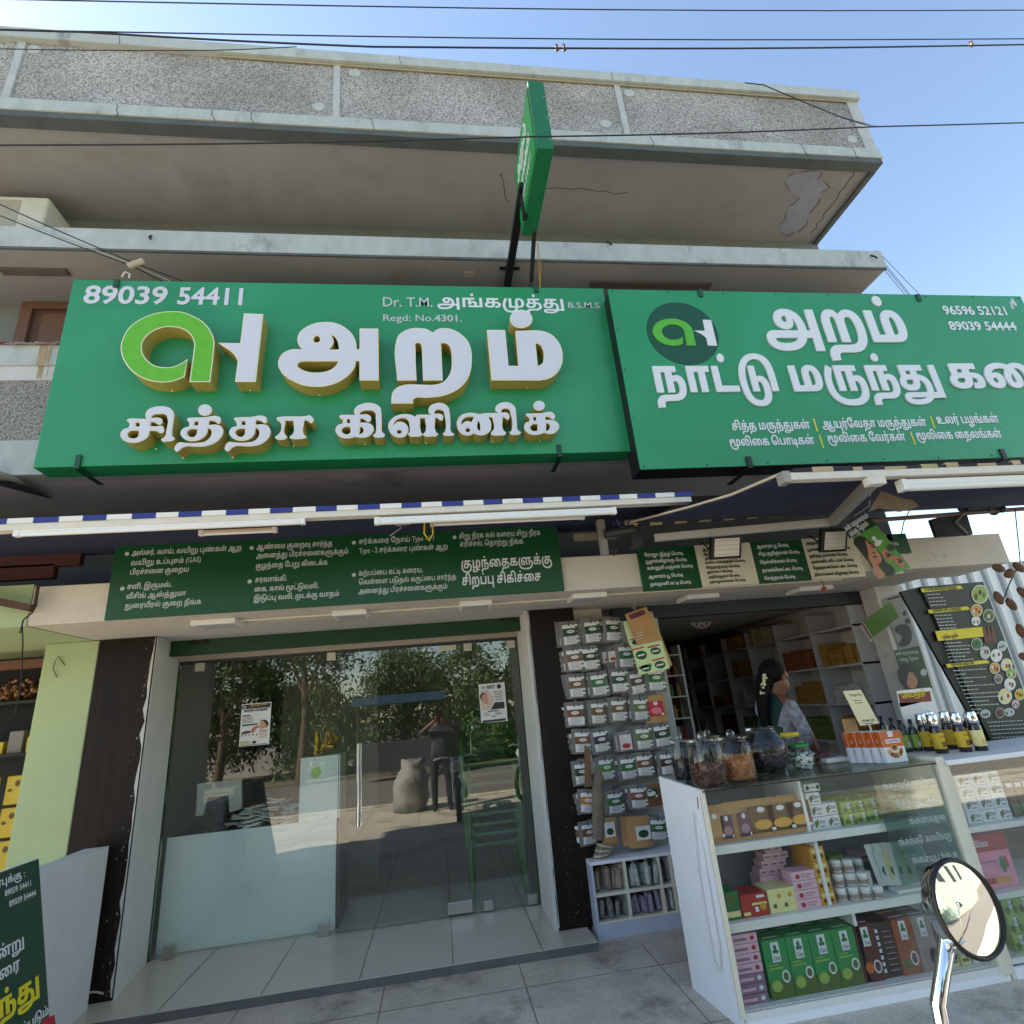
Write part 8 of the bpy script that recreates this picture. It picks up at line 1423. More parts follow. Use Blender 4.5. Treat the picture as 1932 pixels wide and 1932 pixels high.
for reg, rn_, items in ROWS:
    for i, (x, y, kind) in enumerate(items):
        f = 1.0 if reg is k1 else 400 / 1546 / (400 / 1717)
        w = 186 * f; h = 246 * f
        c = P(*reg(x, y), 4.70); a = P(*reg(x - w / 2, y), 4.70); b = P(*reg(x + w / 2, y), 4.70); t_, d_ = P(*reg(x, y - h / 2), 4.70), P(*reg(x, y + h / 2), 4.70)
        ww, hh = (b.x - a.x), (t_.z - d_.z)
        hang(kind, c, ww, hh, '%s band packet at the front of the %s hook, %s rack row' % (kind, ORD[i], rn_), rr.uniform(-.09, .09), rr.uniform(-.2, .2))
        for k in range(1, 4):
            hang(kind, c + Vector((-.03 * k + rr.uniform(-.008, .008), .032 * k, rr.uniform(-.006, .008))), ww, hh * rr.uniform(.96, 1.02), '%s band packet %s behind the front one, %s hook, %s rack row' % (kind, ORD[k - 1], ORD[i], rn_), rr.uniform(-.2, .12), rr.uniform(-.3, .3))
        hk = MB().tube([(c.x, YK + .005, t_.z - .012), (c.x, 4.66, t_.z - .018), (c.x, 4.65, t_.z + .006)], .0028, 5)
        hk.build('hook', M_DGREY, rk)
M_KRAFT = mat('kraft_paper', (186, 142, 92), .75, var=.08, vs=16)
def pouch(u0, v0, u1, v1, Y, reg, lab, body, label_mats, group, thick=.03, nm='kraft_pouch', tilt=0.0, lr=(.16, .24, .84, .80), z0=None):
    """standing or hanging paper pouch: pillow body, printed panel, white mark"""
    a, b = P(*reg(u0, v1), Y), P(*reg(u1, v0), Y)
    x0, x1, zb_, zt_ = a.x, b.x, a.z if z0 is None else z0, b.z
    t = thing(nm, lab, 'pouch', ((x0 + x1) / 2, Y, zb_), group)
    mb = MB(); nx, ny = 5, 6; vs = []
    for j in range(ny + 1):
        for i in range(nx + 1):
            x, z = i / nx, j / ny
            d = thick * (math.sin(math.pi * x) ** .7) * (1 - z) ** .6 * (1 if j else .9)
            vs.append((x0 + (x1 - x0) * x + tilt * z, Y + .02 - d, zb_ + (zt_ - zb_) * z))
    fs = [(j * (nx + 1) + i, j * (nx + 1) + i + 1, (j + 1) * (nx + 1) + i + 1, (j + 1) * (nx + 1) + i) for j in range(ny) for i in range(nx)]
    mb.add(vs, fs, 0, True)
    mb.add([(v[0], 2 * (Y + .02) - v[1], v[2]) for v in vs], [f[::-1] for f in fs], 0, True)
    mb.build('bag', body, t)
    w, h = x1 - x0, zt_ - zb_
    yl = Y + .02 - thick - .003
    q = lambda x, z, l=0: (x0 + w * x + tilt * z, yl - l, zb_ + h * z)
    L = lr
    MB().quad(q(L[0], L[1]), q(L[2], L[1]), q(L[2], L[3]), q(L[0], L[3])).build('label', label_mats[0], t)
    mx = (L[0] + L[2]) / 2
    MB().add([q(mx + (L[2] - L[0]) * .16 * math.cos(k * .785), L[3] - .09 + .075 * math.sin(k * .785), .001) for k in range(8)], [tuple(range(8))]).build('logo_patch', M_WTXT, t)
    MB().add([q(mx + (L[2] - L[0]) * .36 * math.cos(k * .628), L[1] + .20 + .13 * math.sin(k * .628), .001) for k in range(10)], [tuple(range(10))]).build('picture', label_mats[1], t)
    MB().quad(q(L[2] - .2 * (L[2] - L[0]), L[1] + .02, .002), q(L[2] - .03, L[1] + .02, .002), q(L[2] - .03, L[1] + .1, .002), q(L[2] - .2 * (L[2] - L[0]), L[1] + .1, .002)).build('code_patch', M_PLA, t)
    return t
M_PINK = mat('crimson_label', (186, 30, 62), .4, var=.25, vs=30); M_ROSE = mat('rose_picture', (226, 120, 130), .5)
pouch(1000, 915, 1165, 1195, 4.70, k1, 'tall kraft pouch with crimson label, right end of fourth rack row', M_KRAFT, (M_PINK, M_ROSE), 'kraft pouches on the rack', .02)
pouch(640, 400, 770, 710, 4.70, k2, 'narrow kraft packet with white label, second hook of lowest rack row', M_KRAFT, (M_PLA, mat('label_green', (30, 74, 46), .5)), 'kraft pouches on the rack', .02, lr=(.2, .3, .85, .85))
pouch(930, 380, 1140, 745, 4.69, k2, 'wide kraft packet with a white label, middle of the lowest rack row', M_KRAFT, (M_PLA, mat('label_green', (30, 74, 46), .5)), 'kraft pouches on the rack', .025, lr=(.3, .25, .9, .7))
pouch(860, 380, 1010, 720, 4.73, k2, 'kraft packet tucked behind the wide one, middle of the lowest rack row', M_KRAFT, (M_KRAFT, M_KRAFT), 'kraft pouches on the rack', .025)
pouch(1040, 30, 1270, 300, 4.70, k2, 'packet of brown pieces with green label, right end of seventh rack row', mat('brown_pieces_bag', (132, 84, 52), .35, var=.4, vs=40), (mat('label_green', (30, 74, 46), .5), M_PLA), 'kraft pouches on the rack', .025, tilt=-.02, lr=(.2, .4, .8, .8))
M_REDC = mat('red_print_card', (206, 200, 196), .4, var=.05, vs=20)
for k, (x0, x1, y0, y1, l) in enumerate(((620, 710, 470, 610, 'front'), (565, 660, 475, 620, 'middle'), (540, 610, 460, 620, 'rear'))):
    pouch(x0, y0, x1, y1, 4.70 + .03 * k, k1, 'slim clear packet with red print card, %s one in second rack row' % l, M_CLEAR, (M_REDC, mat('card_red', (170, 40, 40), .5)), 'slim red card packets', .012, lr=(.12, .08, .9, .85))
for k, (x0, x1, l) in enumerate(((730, 850, 'front'), (690, 800, 'rear'))):
    pouch(x0, 1265 + 5 * k, x1, 1470, 4.70 + .03 * k, k1, 'slim clear packet with red print card, %s one in fifth rack row' % l, M_CLEAR, (M_REDC, mat('card_red', (170, 40, 40), .5)), 'slim red card packets', .012, lr=(.12, .08, .9, .85))
# sachet strips and card hanging at the rack's upper right corner
YSA = 4.55
def hung(name, lab, pts, M, cat, Y, grp=None, th=.003):
    q = [P(*k1(*p), Y) for p in pts]
    t = thing(name, lab, cat, tuple(q[-1]), grp)
    MB().prism(q, (0, th, 0)).build('card', M, t)
    return t
h1 = hung('capsule_card', 'brown card with three blister capsules hanging tilted over the rack', [(782, 140), (990, 65), (1120, 385), (905, 440)], M_KRAFT, 'card', YSA)
flat(h1, 'header', [(815, 145), (960, 92), (985, 135), (838, 190)], mat('purple_print', (96, 40, 70), .5), YSA - .001, k1)
for k in range(3):
    a, b = P(*k1(885, 330 + 30 * k), YSA - .008), P(*k1(965, 300 + 30 * k), YSA - .008)
    MB().tube([a, b], .008, 8).build('blister', mat('blister_plastic', (206, 180, 150), .15), h1)
h2 = hung('sachet_strip', 'pale green sachet strip with dark green ovals hanging below the brown capsule card', [(845, 450), (1135, 390), (1215, 660), (920, 725)], mat('pale_green_sachet', (206, 222, 168), .4, var=.06, vs=14), 'sachets', YSA + .01, 'sachet strips hanging over the rack')
h3 = hung('sachet_strip', 'pale sachet strip partly hidden behind the brown capsule card', [(765, 215), (850, 185), (925, 430), (830, 450)], mat('pale_green_sachet', (206, 222, 168), .4), 'sachets', YSA + .03, 'sachet strips hanging over the rack')
h4 = hung('sachet_strip', 'tan sachet strip edge sticking out right behind the others', [(1010, 110), (1045, 115), (1240, 630), (1190, 660)], mat('tan_sachet', (196, 170, 120), .5), 'sachets', YSA + .04, 'sachet strips hanging over the rack')
M_OV = mat('sachet_oval_green', (16, 76, 50), .4); M_RED = mat('sachet_red', (186, 48, 40), .4)
for (cx, cy, rx, ry) in ((940, 532, 56, 44), (1078, 492, 52, 36), (1122, 625, 54, 38), (985, 660, 52, 34)):
    flat(h2, 'oval', ellipse(cx, cy, rx, ry, 16), M_OV, YSA + .0085, k1)
    flat(h2, 'oval_print', [(cx - 34, cy + 2), (cx + 32, cy - 14), (cx + 32, cy + 0), (cx - 34, cy + 16)], M_PLA, YSA + .008, k1)
for q in ([(850, 475), (965, 448), (968, 462), (852, 490)], [(998, 452), (1112, 425), (1116, 440), (1000, 468)], [(1045, 580), (1162, 548), (1166, 562), (1048, 594)]):
    flat(h2, 'red_bar', q, M_RED, YSA + .0085, k1)
flat(h2, 'green_base', [(915, 645), (1030, 610), (1045, 640), (925, 670)], mat('sachet_bright_green', (66, 140, 50), .4), YSA + .0085, k1)
flat(h3, 'oval', ellipse(880, 408, 32, 24, 12), M_OV, YSA + .0285, k1); flat(h3, 'red_bar', [(822, 382), (890, 366), (892, 376), (825, 392)], M_RED, YSA + .0285, k1)
MB().tube([P(*k1(885, 90), YSA), P(*k1(880, 30), YSA - .1), P(*k1(878, -40), YSA - .2)], .002, 4).build('thread', M_PLA, h1)
MB().tube([P(*k1(1000, 450), YSA + .02), P(*k1(860, 60), YSA + .02)], .002, 4).build('thread', M_PLA, h2)
# long bark bag hanging in front of the rack
lb = thing('bark_bag', 'long clear bag of brown bark slices hanging in front of the packet rack', 'bag', (P(*k2(590, 580), 4.5).x, 4.5, P(*k2(590, 580), 4.5).z))
pa, pb_ = P(*k1(520, 1640), 4.5), P(*k2(585, 640), 4.5)
mb = MB(); n = 14
M = Matrix.Translation((0, 4.5, 0)) @ Matrix.Scale(.55, 4, (0, 1, 0)) @ Matrix.Translation((0, -4.5, 0))
pp_ = [pa.lerp(pb_, i / n) + Vector((rr.uniform(-.004, .004), 0, 0)) for i in range(n + 1)]
t_ = MB().tube(pp_, [.03 + .018 * math.sin(min(1, i / 5) * 1.57) + rr.uniform(-.005, .005) for i in range(n + 1)], 12)
mb.add(t_.v, t_.f, 0, True, M)
bgm = mb.build('bag', mat('bark_slices', (128, 112, 96), .3, var=.7, vs=60, bump=.9, bs=70, stretch=(1, 1, 2.4)), lb)
flat(lb, 'paper_tag', [(390, 1400), (440, 1430), (465, 1800), (392, 1810)], mat('brown_tag', (112, 82, 56), .7, var=.2, vs=40), 4.46, k1)
flat(lb, 'film_top', [(400, 1440), (440, 1420), (500, 1660), (455, 1690)], M_CLEAR, 4.47, k1)
lf = MB()
for k in range(5): 
    c = P(*k2(625 + 8 * k, 800 - 24 * k), 4.68)
    M = Matrix.Translation(c) @ Matrix.Rotation(.08 * k - .1, 4, 'Y')
    tag(MB().ball((0, 0, 0), (.075, .05, .013), 10, 0, M).build('flat_packet', M_CLEAR if k % 2 else mat('bean_packet', (196, 180, 150), .4, var=.35, vs=40)), 'clear packet of pale beans lying flat on the left of the rack cabinet top', 'packet', 'packets lying on the cabinet top')
# bags in the cubbyholes
ci = 0
for rw, (zb2, zt2) in enumerate(((zmid + .01, ztop - .03), (zbot, zmid - .015))):
    for cw in range(3):
        xa_, xb_ = xs[cw] + .02, xs[cw + 1] - .02
        n = 6 if cw < 2 else 4
        for k in range(n):
            x = xa_ + (xb_ - xa_) * (k + .5) / n; hh = (zt2 - zb2) * rr.uniform(.6, .88); wd = (xb_ - xa_) / n * .42
            M = Matrix.Translation((x, 4.69 + rr.uniform(-.02, .03), zb2 + .012)) @ Matrix.Rotation(rr.uniform(-.16, .16), 4, 'Y') @ Matrix.Rotation(rr.uniform(-.5, .5), 4, 'Z')
            mb = MB().box((-wd, -.07, 0), (wd, .08, hh), 0, M).box((-wd * .5, -.06, hh), (wd * .6, .05, hh * 1.1), 0, M)
            kind_m = (mat('stick_bag', (170, 150, 132), .2, var=.8, vs=14, stretch=(6, 6, 1), bump=.9, bs=40), mat('grey_green_bag', (178, 186, 178), .18, var=.7, vs=20, bump=.9, bs=40), M_CLEAR, mat('violet_bag', (160, 150, 170), .2, var=.8, vs=12, stretch=(5, 5, 1), bump=.9, bs=40))[(cw + rw * 2 + (k % 2 if cw == 2 else 0)) % 4]
            tag(mb.build('clear_bag', kind_m, bevel=.008), 'clear bag %s from the left in the %s cubbyhole of the %s row' % (ORD[k], ORD[cw], ('upper', 'lower')[rw]), 'bag', 'clear bags in the rack cubbyholes')

# ---------------------------------------------------------------- glass display counters and their goods
q6, js, r9, rb8 = REG(1650, 1850, 910), REG(1600, 1450, 600), REG(2050, 1400, 510, 1642), REG(2240, 1440, 320, 1189)
YC, ZC = 3.28, 1.03
M_CGL = glass_mat('counter_glass', (250, 252, 251), 0.0, edge=.22)
S1, S2, S3 = .738, .380, .018
dc = thing('display_counter', 'white laminate display counter with glass front and three stocked shelves', 'counter', (2.15, 3.5, -.05))
MB().prism([(1.435, 3.285, -.05), (1.385, 3.76, -.05), (1.385, 3.76, 1.055), (1.425, 3.285, 1.03)], (-.018, 0, 0)).build('side_panel', M_LAMW, dc, .002)
MB().box((1.41, 3.262, .0), (1.437, 3.284, 1.03)).build('front_post', M_EDGE, dc, .003)
MB().box((2.90, 3.26, -.02), (2.955, 3.74, 1.05)).build('end_panel', M_EDGE, dc, .004)
for z, n_ in ((S1, 0), (S2, 1)):
    MB().box((1.437, 3.31, z - .042), (2.90, 3.74, z)).build('shelf', M_PLA, dc, .002)
MB().box((1.437, 3.27, S3 - .03), (2.90, 3.74, S3)).build('floor_shelf', M_PLA, dc)
MB().box((1.437, 3.27, -.05), (2.95, 3.289, S3 - .031)).build('base_board', M_LAMW, dc, .002)
mb = MB()
for k in range(118): mb.ball((1.445 + k * .0123, 3.2785, S3 + .006), (.005, .004, .005), 6)
mb.build('beaded_trim', mat('pearly_trim', (216, 210, 190), .25, .4), dc)['kind'] = 'stuff'
MB().box((1.437, 3.74, -.04), (2.9, 3.758, 1.0)).build('back_panel', mat('grey_counter_back', (164, 162, 166), .6), dc)
MB().box((1.43, 3.276, S3 + .014), (2.90, 3.281, ZC - .012)).build('front_glass', M_CGL, dc)
MB().box((1.42, 3.262, ZC - .010), (2.93, 3.76, ZC)).build('top_glass', glass_mat('counter_top_glass', (236, 244, 240), .03, edge=.5), dc)
MB().box((1.42, 3.262, ZC - .0165), (2.93, 3.272, ZC - .0105)).build('top_edge', M_BLACK, dc)
for x, z0, z1 in ((P(*q6(800, 470), 3.33).x, S1, ZC - .02), (P(*q6(845, 760), 3.4).x, S2, S1 - .043), (P(*q6(955, 1010), 3.5).x, S3, S2 - .043)):
    MB().box((x - .009, 3.34, z0 + .001), (x + .009, 3.735, z1)).build('divider', M_PLA, dc)
mb = MB().tube([(1.405, 3.33, .93), (1.398, 3.335, .6), (1.395, 3.345, .28), (1.392, 3.37, .17), (1.388, 3.40, .16), (1.385, 3.43, .2), (1.38, 3.42, .6), (1.385, 3.36, .9)], .004, 6)
wo = tag(mb.build('white_cable', M_PLA), 'white cable looped down the outer side of the display counter', 'cable')
MB().tube([(1.409, 3.30, .99), (1.407, 3.315, .93)], .006, 6).build('cable_tip', mat('red_blue_tip', (120, 44, 60), .5), wo)
D_ = {}
def dm(n, c): return mat('print_' + n, c, .4, var=.12, vs=30)
def pbox(x0, x1, z0, z1, y, dep, lab, body, faces=(), cat='box', grp=None, name='carton', logo=None):
    o = tag(MB().box((x0, y, z0), (x1, y + dep, z1)).build(name, body, bevel=.0015, seg=1), lab, cat, grp)
    w, h = x1 - x0, z1 - z0
    if faces or logo:
        mb = MB(); ms = []
        for k, f in enumerate(faces):
            M = f[-1]
            if M not in ms: ms.append(M)
            i = ms.index(M); l = y - .0012 - .0004 * k
            if f[0] == 'r': mb.quad((x0 + w * f[1], l, z0 + h * f[2]), (x0 + w * f[3], l, z0 + h * f[2]), (x0 + w * f[3], l, z0 + h * f[4]), (x0 + w * f[1], l, z0 + h * f[4]), i)
            elif f[0] == 'e': mb.disc((x0 + w * f[1], l, z0 + h * f[2]), w * f[3], h * f[4], n=12, mi=i)
            elif f[0] == 't': write(mb, f[1], (x0 + w * f[2], l, z0 + h * f[3]), h * f[4], w * f[5] if f[5] else None, depth=.0003, mi=i, center=True)
            elif f[0] == 'T': mb.quad((x0 + w * f[1], y + dep * f[2], z1 + .0008), (x0 + w * f[3], y + dep * f[2], z1 + .0008), (x0 + w * f[3], y + dep * f[4], z1 + .0008), (x0 + w * f[1], y + dep * f[4], z1 + .0008), i)
        mb.build('print', ms, o)
    return o
def fx(x, y, Y, reg=None): return P(*(reg or q6)(x, y), Y)
GN = dm('green', (34, 112, 52)); LG = dm('light_green', (150, 176, 82)); DK = dm('dark', (40, 40, 38)); GO = dm('gold', (206, 150, 46)); PK = dm('pink', (222, 178, 190)); RD = dm('red', (170, 48, 36)); BR = dm('brown', (96, 52, 34)); OR_ = dm('orange', (196, 96, 36)); CRM = dm('cream', (224, 214, 150)); WH = M_WTXT; OLV = dm('olive_leaf', (84, 104, 44)); MV = dm('mauve', (150, 112, 130)); GY = dm('warm_grey', (150, 130, 122))
LOGO = [('r', .32, .62, .68, .96, WH), ('e', .5, .87, .07, .05, GN), ('e', .44, .80, .07, .035, GN), ('e', .56, .80, .07, .035, GN), ('t', 'Citra', .5, .655, .05, .27, DK)]
# top shelf: kraft pouches
PUR, PBR = dm('purple', (84, 44, 74)), dm('choc', (92, 58, 36))
for x0, x1, y0, y1, pl_, l in ((248, 330, 345, 555, (M_KRAFT, M_KRAFT), 'plain kraft pouch half hidden at the left end of the top counter shelf'), (280, 405, 332, 545, (PUR, MV), 'kraft pouch with a narrow purple label, left one on the top counter shelf'),
                              (365, 500, 315, 520, (PUR, MV), 'kraft pouch with a narrow purple label, right one on the top counter shelf'), (462, 605, 302, 510, (PBR, GO), 'kraft pouch with a brown flower label, leftmost of three on the top shelf'),
                              (560, 712, 292, 495, (PBR, GO), 'kraft pouch with a brown flower label, middle of three on the top shelf'), (665, 792, 277, 480, (PBR, GO), 'kraft pouch with a brown flower label, rightmost of three on the top shelf')):
    pouch(x0, y0, x1, y1, 3.36, q6, l, M_KRAFT, pl_, 'kraft pouches in the counter', .03, z0=S1 + .001, lr=(.34, .1, .72, .72) if pl_[0] is PUR else (.14, .14, .86, .82))
SOAP = [('e', .3, .45, .1, .3, OLV), ('e', .42, .6, .06, .24, OLV), ('t', 'Citra', .64, .5, .24, .5, DK), ('r', .5, .2, .85, .28, OLV)]
x0, h_ = fx(812, 470, 3.36).x, .062
for c in range(2):
    for r in range(3 if c == 0 else 2):
        pbox(x0 + c * .094, x0 + c * .094 + .09, S1 + .001 + r * .064, S1 + .062 + r * .064, 3.36 + .006 * c, .06, 'white soap carton with leaf print, %s column, %s layer of the small top shelf stack' % (('left', 'right')[c], ORD[r]), WH, SOAP, grp='white soap cartons in the counter', name='soap_carton')
pbox(x0 + .01, x0 + .11, S1 + .195, S1 + .235, 3.37, .06, 'grey carton lying on top of the white soap cartons', M_PLA, [('e', .2, .5, .1, .3, DK), ('e', .85, .5, .1, .3, DK), ('r', .3, .4, .7, .55, GY)])
LEAF = [('e', .25, .3, .2, .22, OLV), ('e', .6, .7, .22, .2, GN), ('e', .8, .3, .15, .25, OLV), ('r', .42, .42, .66, .9, WH), ('t', 'Citra', .54, .55, .16, .2, DK)]
x0 = fx(985, 450, 3.36).x
for c in range(3):
    for r in range(2):
        pbox(x0 + c * .088, x0 + c * .088 + .085, S1 + .001 + r * .062, S1 + .06 + r * .062, 3.36 + .01 * c, .05, 'leafy green carton, %s column, %s row beside the white soaps' % (ORD[c], ('lower', 'upper')[r]), LG, LEAF, grp='leafy green cartons on the top shelf')
x0 = fx(1265, 410, 3.36).x
for c in range(2): pbox(x0 + c * .068, x0 + c * .068 + .066, S1 + .001, S1 + .09, 3.37, .14, 'amber carton with red base, %s of two at the right of the top shelf' % ('left', 'right')[c], GO, [('r', 0, 0, 1, .15, RD), ('e', .5, .5, .3, .25, LG)])
pbox(x0 - .01, x0 + .12, S1 + .091, S1 + .125, 3.40, .1, 'flat red and cream carton on the amber cartons', RD, [('e', .3, .5, .2, .3, CRM), ('e', .7, .5, .15, .3, WH)])
for k in range(5): pbox(x0 - .30 + k * .092, x0 - .215 + k * .092, S1 + .001, S1 + .115, 3.55, .08, 'leafy green carton, %s in the rear row of the top counter shelf' % ORD[k], LG, LEAF, grp='leafy green cartons on the top shelf')
# middle shelf
YM = 3.35
def mbx(xa, xb, y0, y1, dep, lab, body, faces, zb=S2 + .001, Y=YM, ref=None):
    a, b = fx(xa, y1, Y), fx(xb, y1, Y); t = fx(xa, y0, Y)
    return pbox(a.x, b.x, zb, zb + (t.z - a.z), Y, dep, lab, body, faces)
mbx(345, 440, 800, 955, .12, 'dark green printed carton at the left end of the middle counter shelf', GN, [('r', .05, .1, .95, .3, CRM), ('e', .5, .7, .3, .2, OLV)])
mbx(442, 588, 815, 940, .14, 'red brown carton with cream prints on the middle counter shelf', RD, [('r', .4, .5, .95, .6, CRM), ('r', .5, .2, .62, .42, WH), ('e', .8, .4, .12, .16, GO), ('r', .05, .1, .3, .24, CRM), ('r', .6, .8, .9, .92, WH)])
mbx(590, 738, 785, 915, .14, 'pale yellow carton with floral prints on the middle counter shelf', CRM, [('e', .2 + .2 * k, .3 + .4 * (k % 2), .07, .1, (OLV, GO)[k % 2]) for k in range(4)])
PKF = [('e', .25, .45, .1, .28, RD), ('r', .4, .55, .85, .65, MV), ('r', .4, .3, .75, .38, MV)]
a, b = fx(735, 900, YM), fx(862, 880, YM)
for r in range(4): pbox(a.x, b.x, S2 + .001 + r * .044, S2 + .043 + r * .044, YM, .1, 'pink rose soap carton, %s layer of the front pink stack' % ORD[r], PK, PKF, grp='pink cartons on the middle shelf')
for r in range(4):
    for c in range(3 if r < 3 else 2): pbox(a.x - .10 + c * .052 + .02 * r, a.x - .05 + c * .052 + .02 * r, S2 + .135 + r * .036, S2 + .170 + r * .036, 3.5, .09, 'small pink carton, %s layer, %s in the heap behind' % (ORD[r], ORD[c]), PK, [('r', .15, .3, .8, .6, MV)], grp='pink cartons on the middle shelf')
pbox(a.x - .11, b.x, S2 + .001, S2 + .134, 3.49, .12, 'large pink carton under the heap of small pink cartons', PK, [('e', .3, .5, .05, .2, RD)])
a, b = fx(862, 870, YM), fx(958, 860, YM)
for c in range(2):
    for r in range(4): pbox(a.x + c * .043, a.x + .042 + c * .043, S2 + .001 + r * .07, S2 + .07 + r * .07, YM + .004 * (r % 2), .2, 'gold carton, %s column, %s layer of the gold stack' % (('left', 'right')[c], ORD[r]), GO, [('r', .2, .55, .8, .8, CRM), ('e', .5, .3, .25, .14, BR)], grp='gold cartons on the middle shelf')
def jar_small(x, y, z, lab, grp, r=.028, h=.062, label=GY):
    t = thing('cream_jar', lab, 'jar', (x, y, z), grp)
    MB().lathe([(r * .7, 0), (r, .004), (r, h * .66), (r * .8, h * .72)], (x, y, z), 12).build('pot', mat('frosted_pot', (206, 202, 190), .2), t)
    MB().lathe([(r * .96, h * .70), (r, h * .72), (r, h * .97), (r * .9, h), (0, h)], (x, y, z), 12).build('lid', M_PLA, t)
    MB().lathe([(r * 1.01, h * .2), (r * 1.01, h * .55)], (x, y, z), 12).build('label', label, t)
x0 = fx(985, 840, YM).x
for r in range(3):
    for c in range(4 - r):
        jar_small(x0 + c * .062 + .012 * r, YM + .03 + .012 * r - .018 * c, S2 + .001 + r * .0635, 'small white lidded jar, %s in the %s layer of the jar stack' % (ORD[c], ORD[r]), 'small lidded jars in the counter')
for c in range(4): jar_small(x0 + .02 + c * .062, YM + .12, S2 + .001 + .1, 'small white lidded jar, %s in the raised row behind the jar stack' % ORD[c], 'small lidded jars in the counter')
MB_ = pbox(x0 - .02, x0 + .25, S2 + .001, S2 + .1, YM + .09, .1, 'plain carton under the rear row of small jars', M_PLA)
for k in range(5): pouch(1165 + 46 * k, 540 - 3 * k, 1235 + 46 * k, 735, 3.42 - .014 * k, q6, 'white herbal pouch leaning in the row beside the jars, %s from the left' % ORD[k], M_PLA, (CRM if k % 2 else WH, OLV), 'white pouches on the middle shelf', .014, tilt=-.03, z0=S2 + .02, nm='white_pouch', lr=(.2, .15, .8, .8))
tag(MB().box((fx(1250, 800, 3.36).x, 3.34, S2 + .001), (fx(1420, 770, 3.36).x, 3.42, S2 + .018)).build('flat_pouch', M_PLA, bevel=.006), 'white pouch lying flat in front of the leaning white pouches', 'pouch')
for k in range(2): mbx(1395 + 82 * k, 1474 + 82 * k, 600 - 12 * k, 745 - 8 * k, .16, 'green herb carton, %s of two right of the white pouches' % ('left', 'right')[k], GN, [('e', .5, .6, .3, .14, WH), ('e', .4, .25, .4, .2, OLV), ('r', .3, .85, .7, .92, GO)])
for k in range(7): pbox(2.2 + k * .09, 2.283 + k * .09, S2 + .001, S2 + .13 + .03 * (k % 2), 3.58, .1, 'mixed carton, %s in the rear row of the middle counter shelf' % ORD[k], (CRM, LG, M_PLA, PK, GO, CRM, GN)[k], [('e', .5, .5, .3, .2, OLV), ('r', .1, .75, .9, .85, BR)], grp='rear row of the middle counter shelf')
# bottom shelf
YBm = 3.34
a, b = fx(440, 1435, YBm), fx(588, 1415, YBm)
for r in range(7): pbox(a.x, b.x, S3 + .001 + r * .043, S3 + .042 + r * .043, YBm, .2, '%s flat carton, %s from the floor in the left stack' % ('mauve' if r < 3 else 'pale pink', ORD[r]), MV if r < 3 else PK, [('r', .1, .3, .6, .6, MV if r > 2 else PK), ('e', .8, .5, .08, .25, RD if r > 2 else WH)], grp='flat cartons in the bottom left stack')
HG = [('r', 0, .0, 1, .3, OLV), ('e', .3, .22, .22, .1, LG), ('e', .75, .36, .17, .11, WH), ('e', .75, .36, .11, .075, OLV), ('r', .1, .5, .7, .53, LG), ('r', .1, .56, .5, .58, LG)] + LOGO
M_HG = mat('bright_green_carton', (52, 142, 74), .3, var=.15, vs=12)
xs_ = [fx(602, 1395, YBm).x]
for k in range(4):
    x0 = xs_[0] + k * .134
    for d in range(3):
        pbox(x0, x0 + .131, S3 + .001, S3 + .255, YBm + .088 * d, .085, 'green hair powder carton, %s from the left, %s row' % (ORD[k], ('front', 'middle', 'rear')[d]), M_HG, (HG if d == 0 else [('r', .3, .9, .7, .96, WH)]) + [('T', .2, .3, .8, .45, WH)], grp='green hair powder cartons')
x0 = xs_[0] + 4 * .134
def tall(xa, w, body, lab, d_=.25, extra=()):
    pbox(xa, xa + w, S3 + .001, S3 + .255, YBm, d_, lab, body, list(extra) + LOGO + [('T', .1, .1 + .2 * 0, .9, .16, WH), ('T', .1, .4, .9, .46, WH), ('T', .1, .7, .9, .76, WH)])
tall(x0, .118, dm('maroon', (92, 34, 26)), 'maroon hair powder carton right of the green ones', extra=[('e', .35, .25, .2, .1, OR_), ('e', .75, .25, .2, .12, WH), ('e', .75, .25, .14, .09, BR)])
pbox(x0 + .12, x0 + .225, S3 + .001, S3 + .25, YBm + .01, .24, 'dark brown carton turned sideways with white lines', dm('dark_maroon', (58, 28, 24)), [('r', .05, .1 + .12 * k, .2, .17 + .12 * k, WH) for k in range(7)] + [('r', .4, .12 + .1 * k, .95, .14 + .1 * k, GY) for k in range(8)])
tall(x0 + .23, .115, dm('rust', (150, 74, 38)), 'rust orange hair powder carton', extra=[('e', .3, .2, .25, .08, OLV), ('e', .72, .28, .2, .13, WH), ('e', .72, .28, .14, .1, BR)])
tall(x0 + .35, .115, GY, 'warm grey hair powder carton behind the chrome mirror', extra=[('e', .7, .25, .2, .16, DK)])
for k in range(4):
    xa = fx(1552 + 62 * k, 1225 - 10 * k, YBm).x
    pbox(xa, xa + .058, S3 + .001, S3 + .085, YBm, .06, 'small cream sachet carton, %s from the left at the right of the bottom shelf' % ORD[k], CRM if k < 2 else M_PLA, [('e', .7, .6, .2, .25, (DK, DK, OR_, OR_)[k]), ('r', .1, .55, .4, .8, GN), ('r', .1, .2, .8, .35, OLV)])
for k in range(5):
    x = (1.66, 1.80, 1.94, 2.66, 2.78)[k]
    jar_small(x, 3.66, S3 + .001, 'large white lidded tub, %s from the left behind the bottom shelf cartons' % ORD[k], 'large tubs at the back of the bottom shelf', .058, .28 if k < 3 else .22)
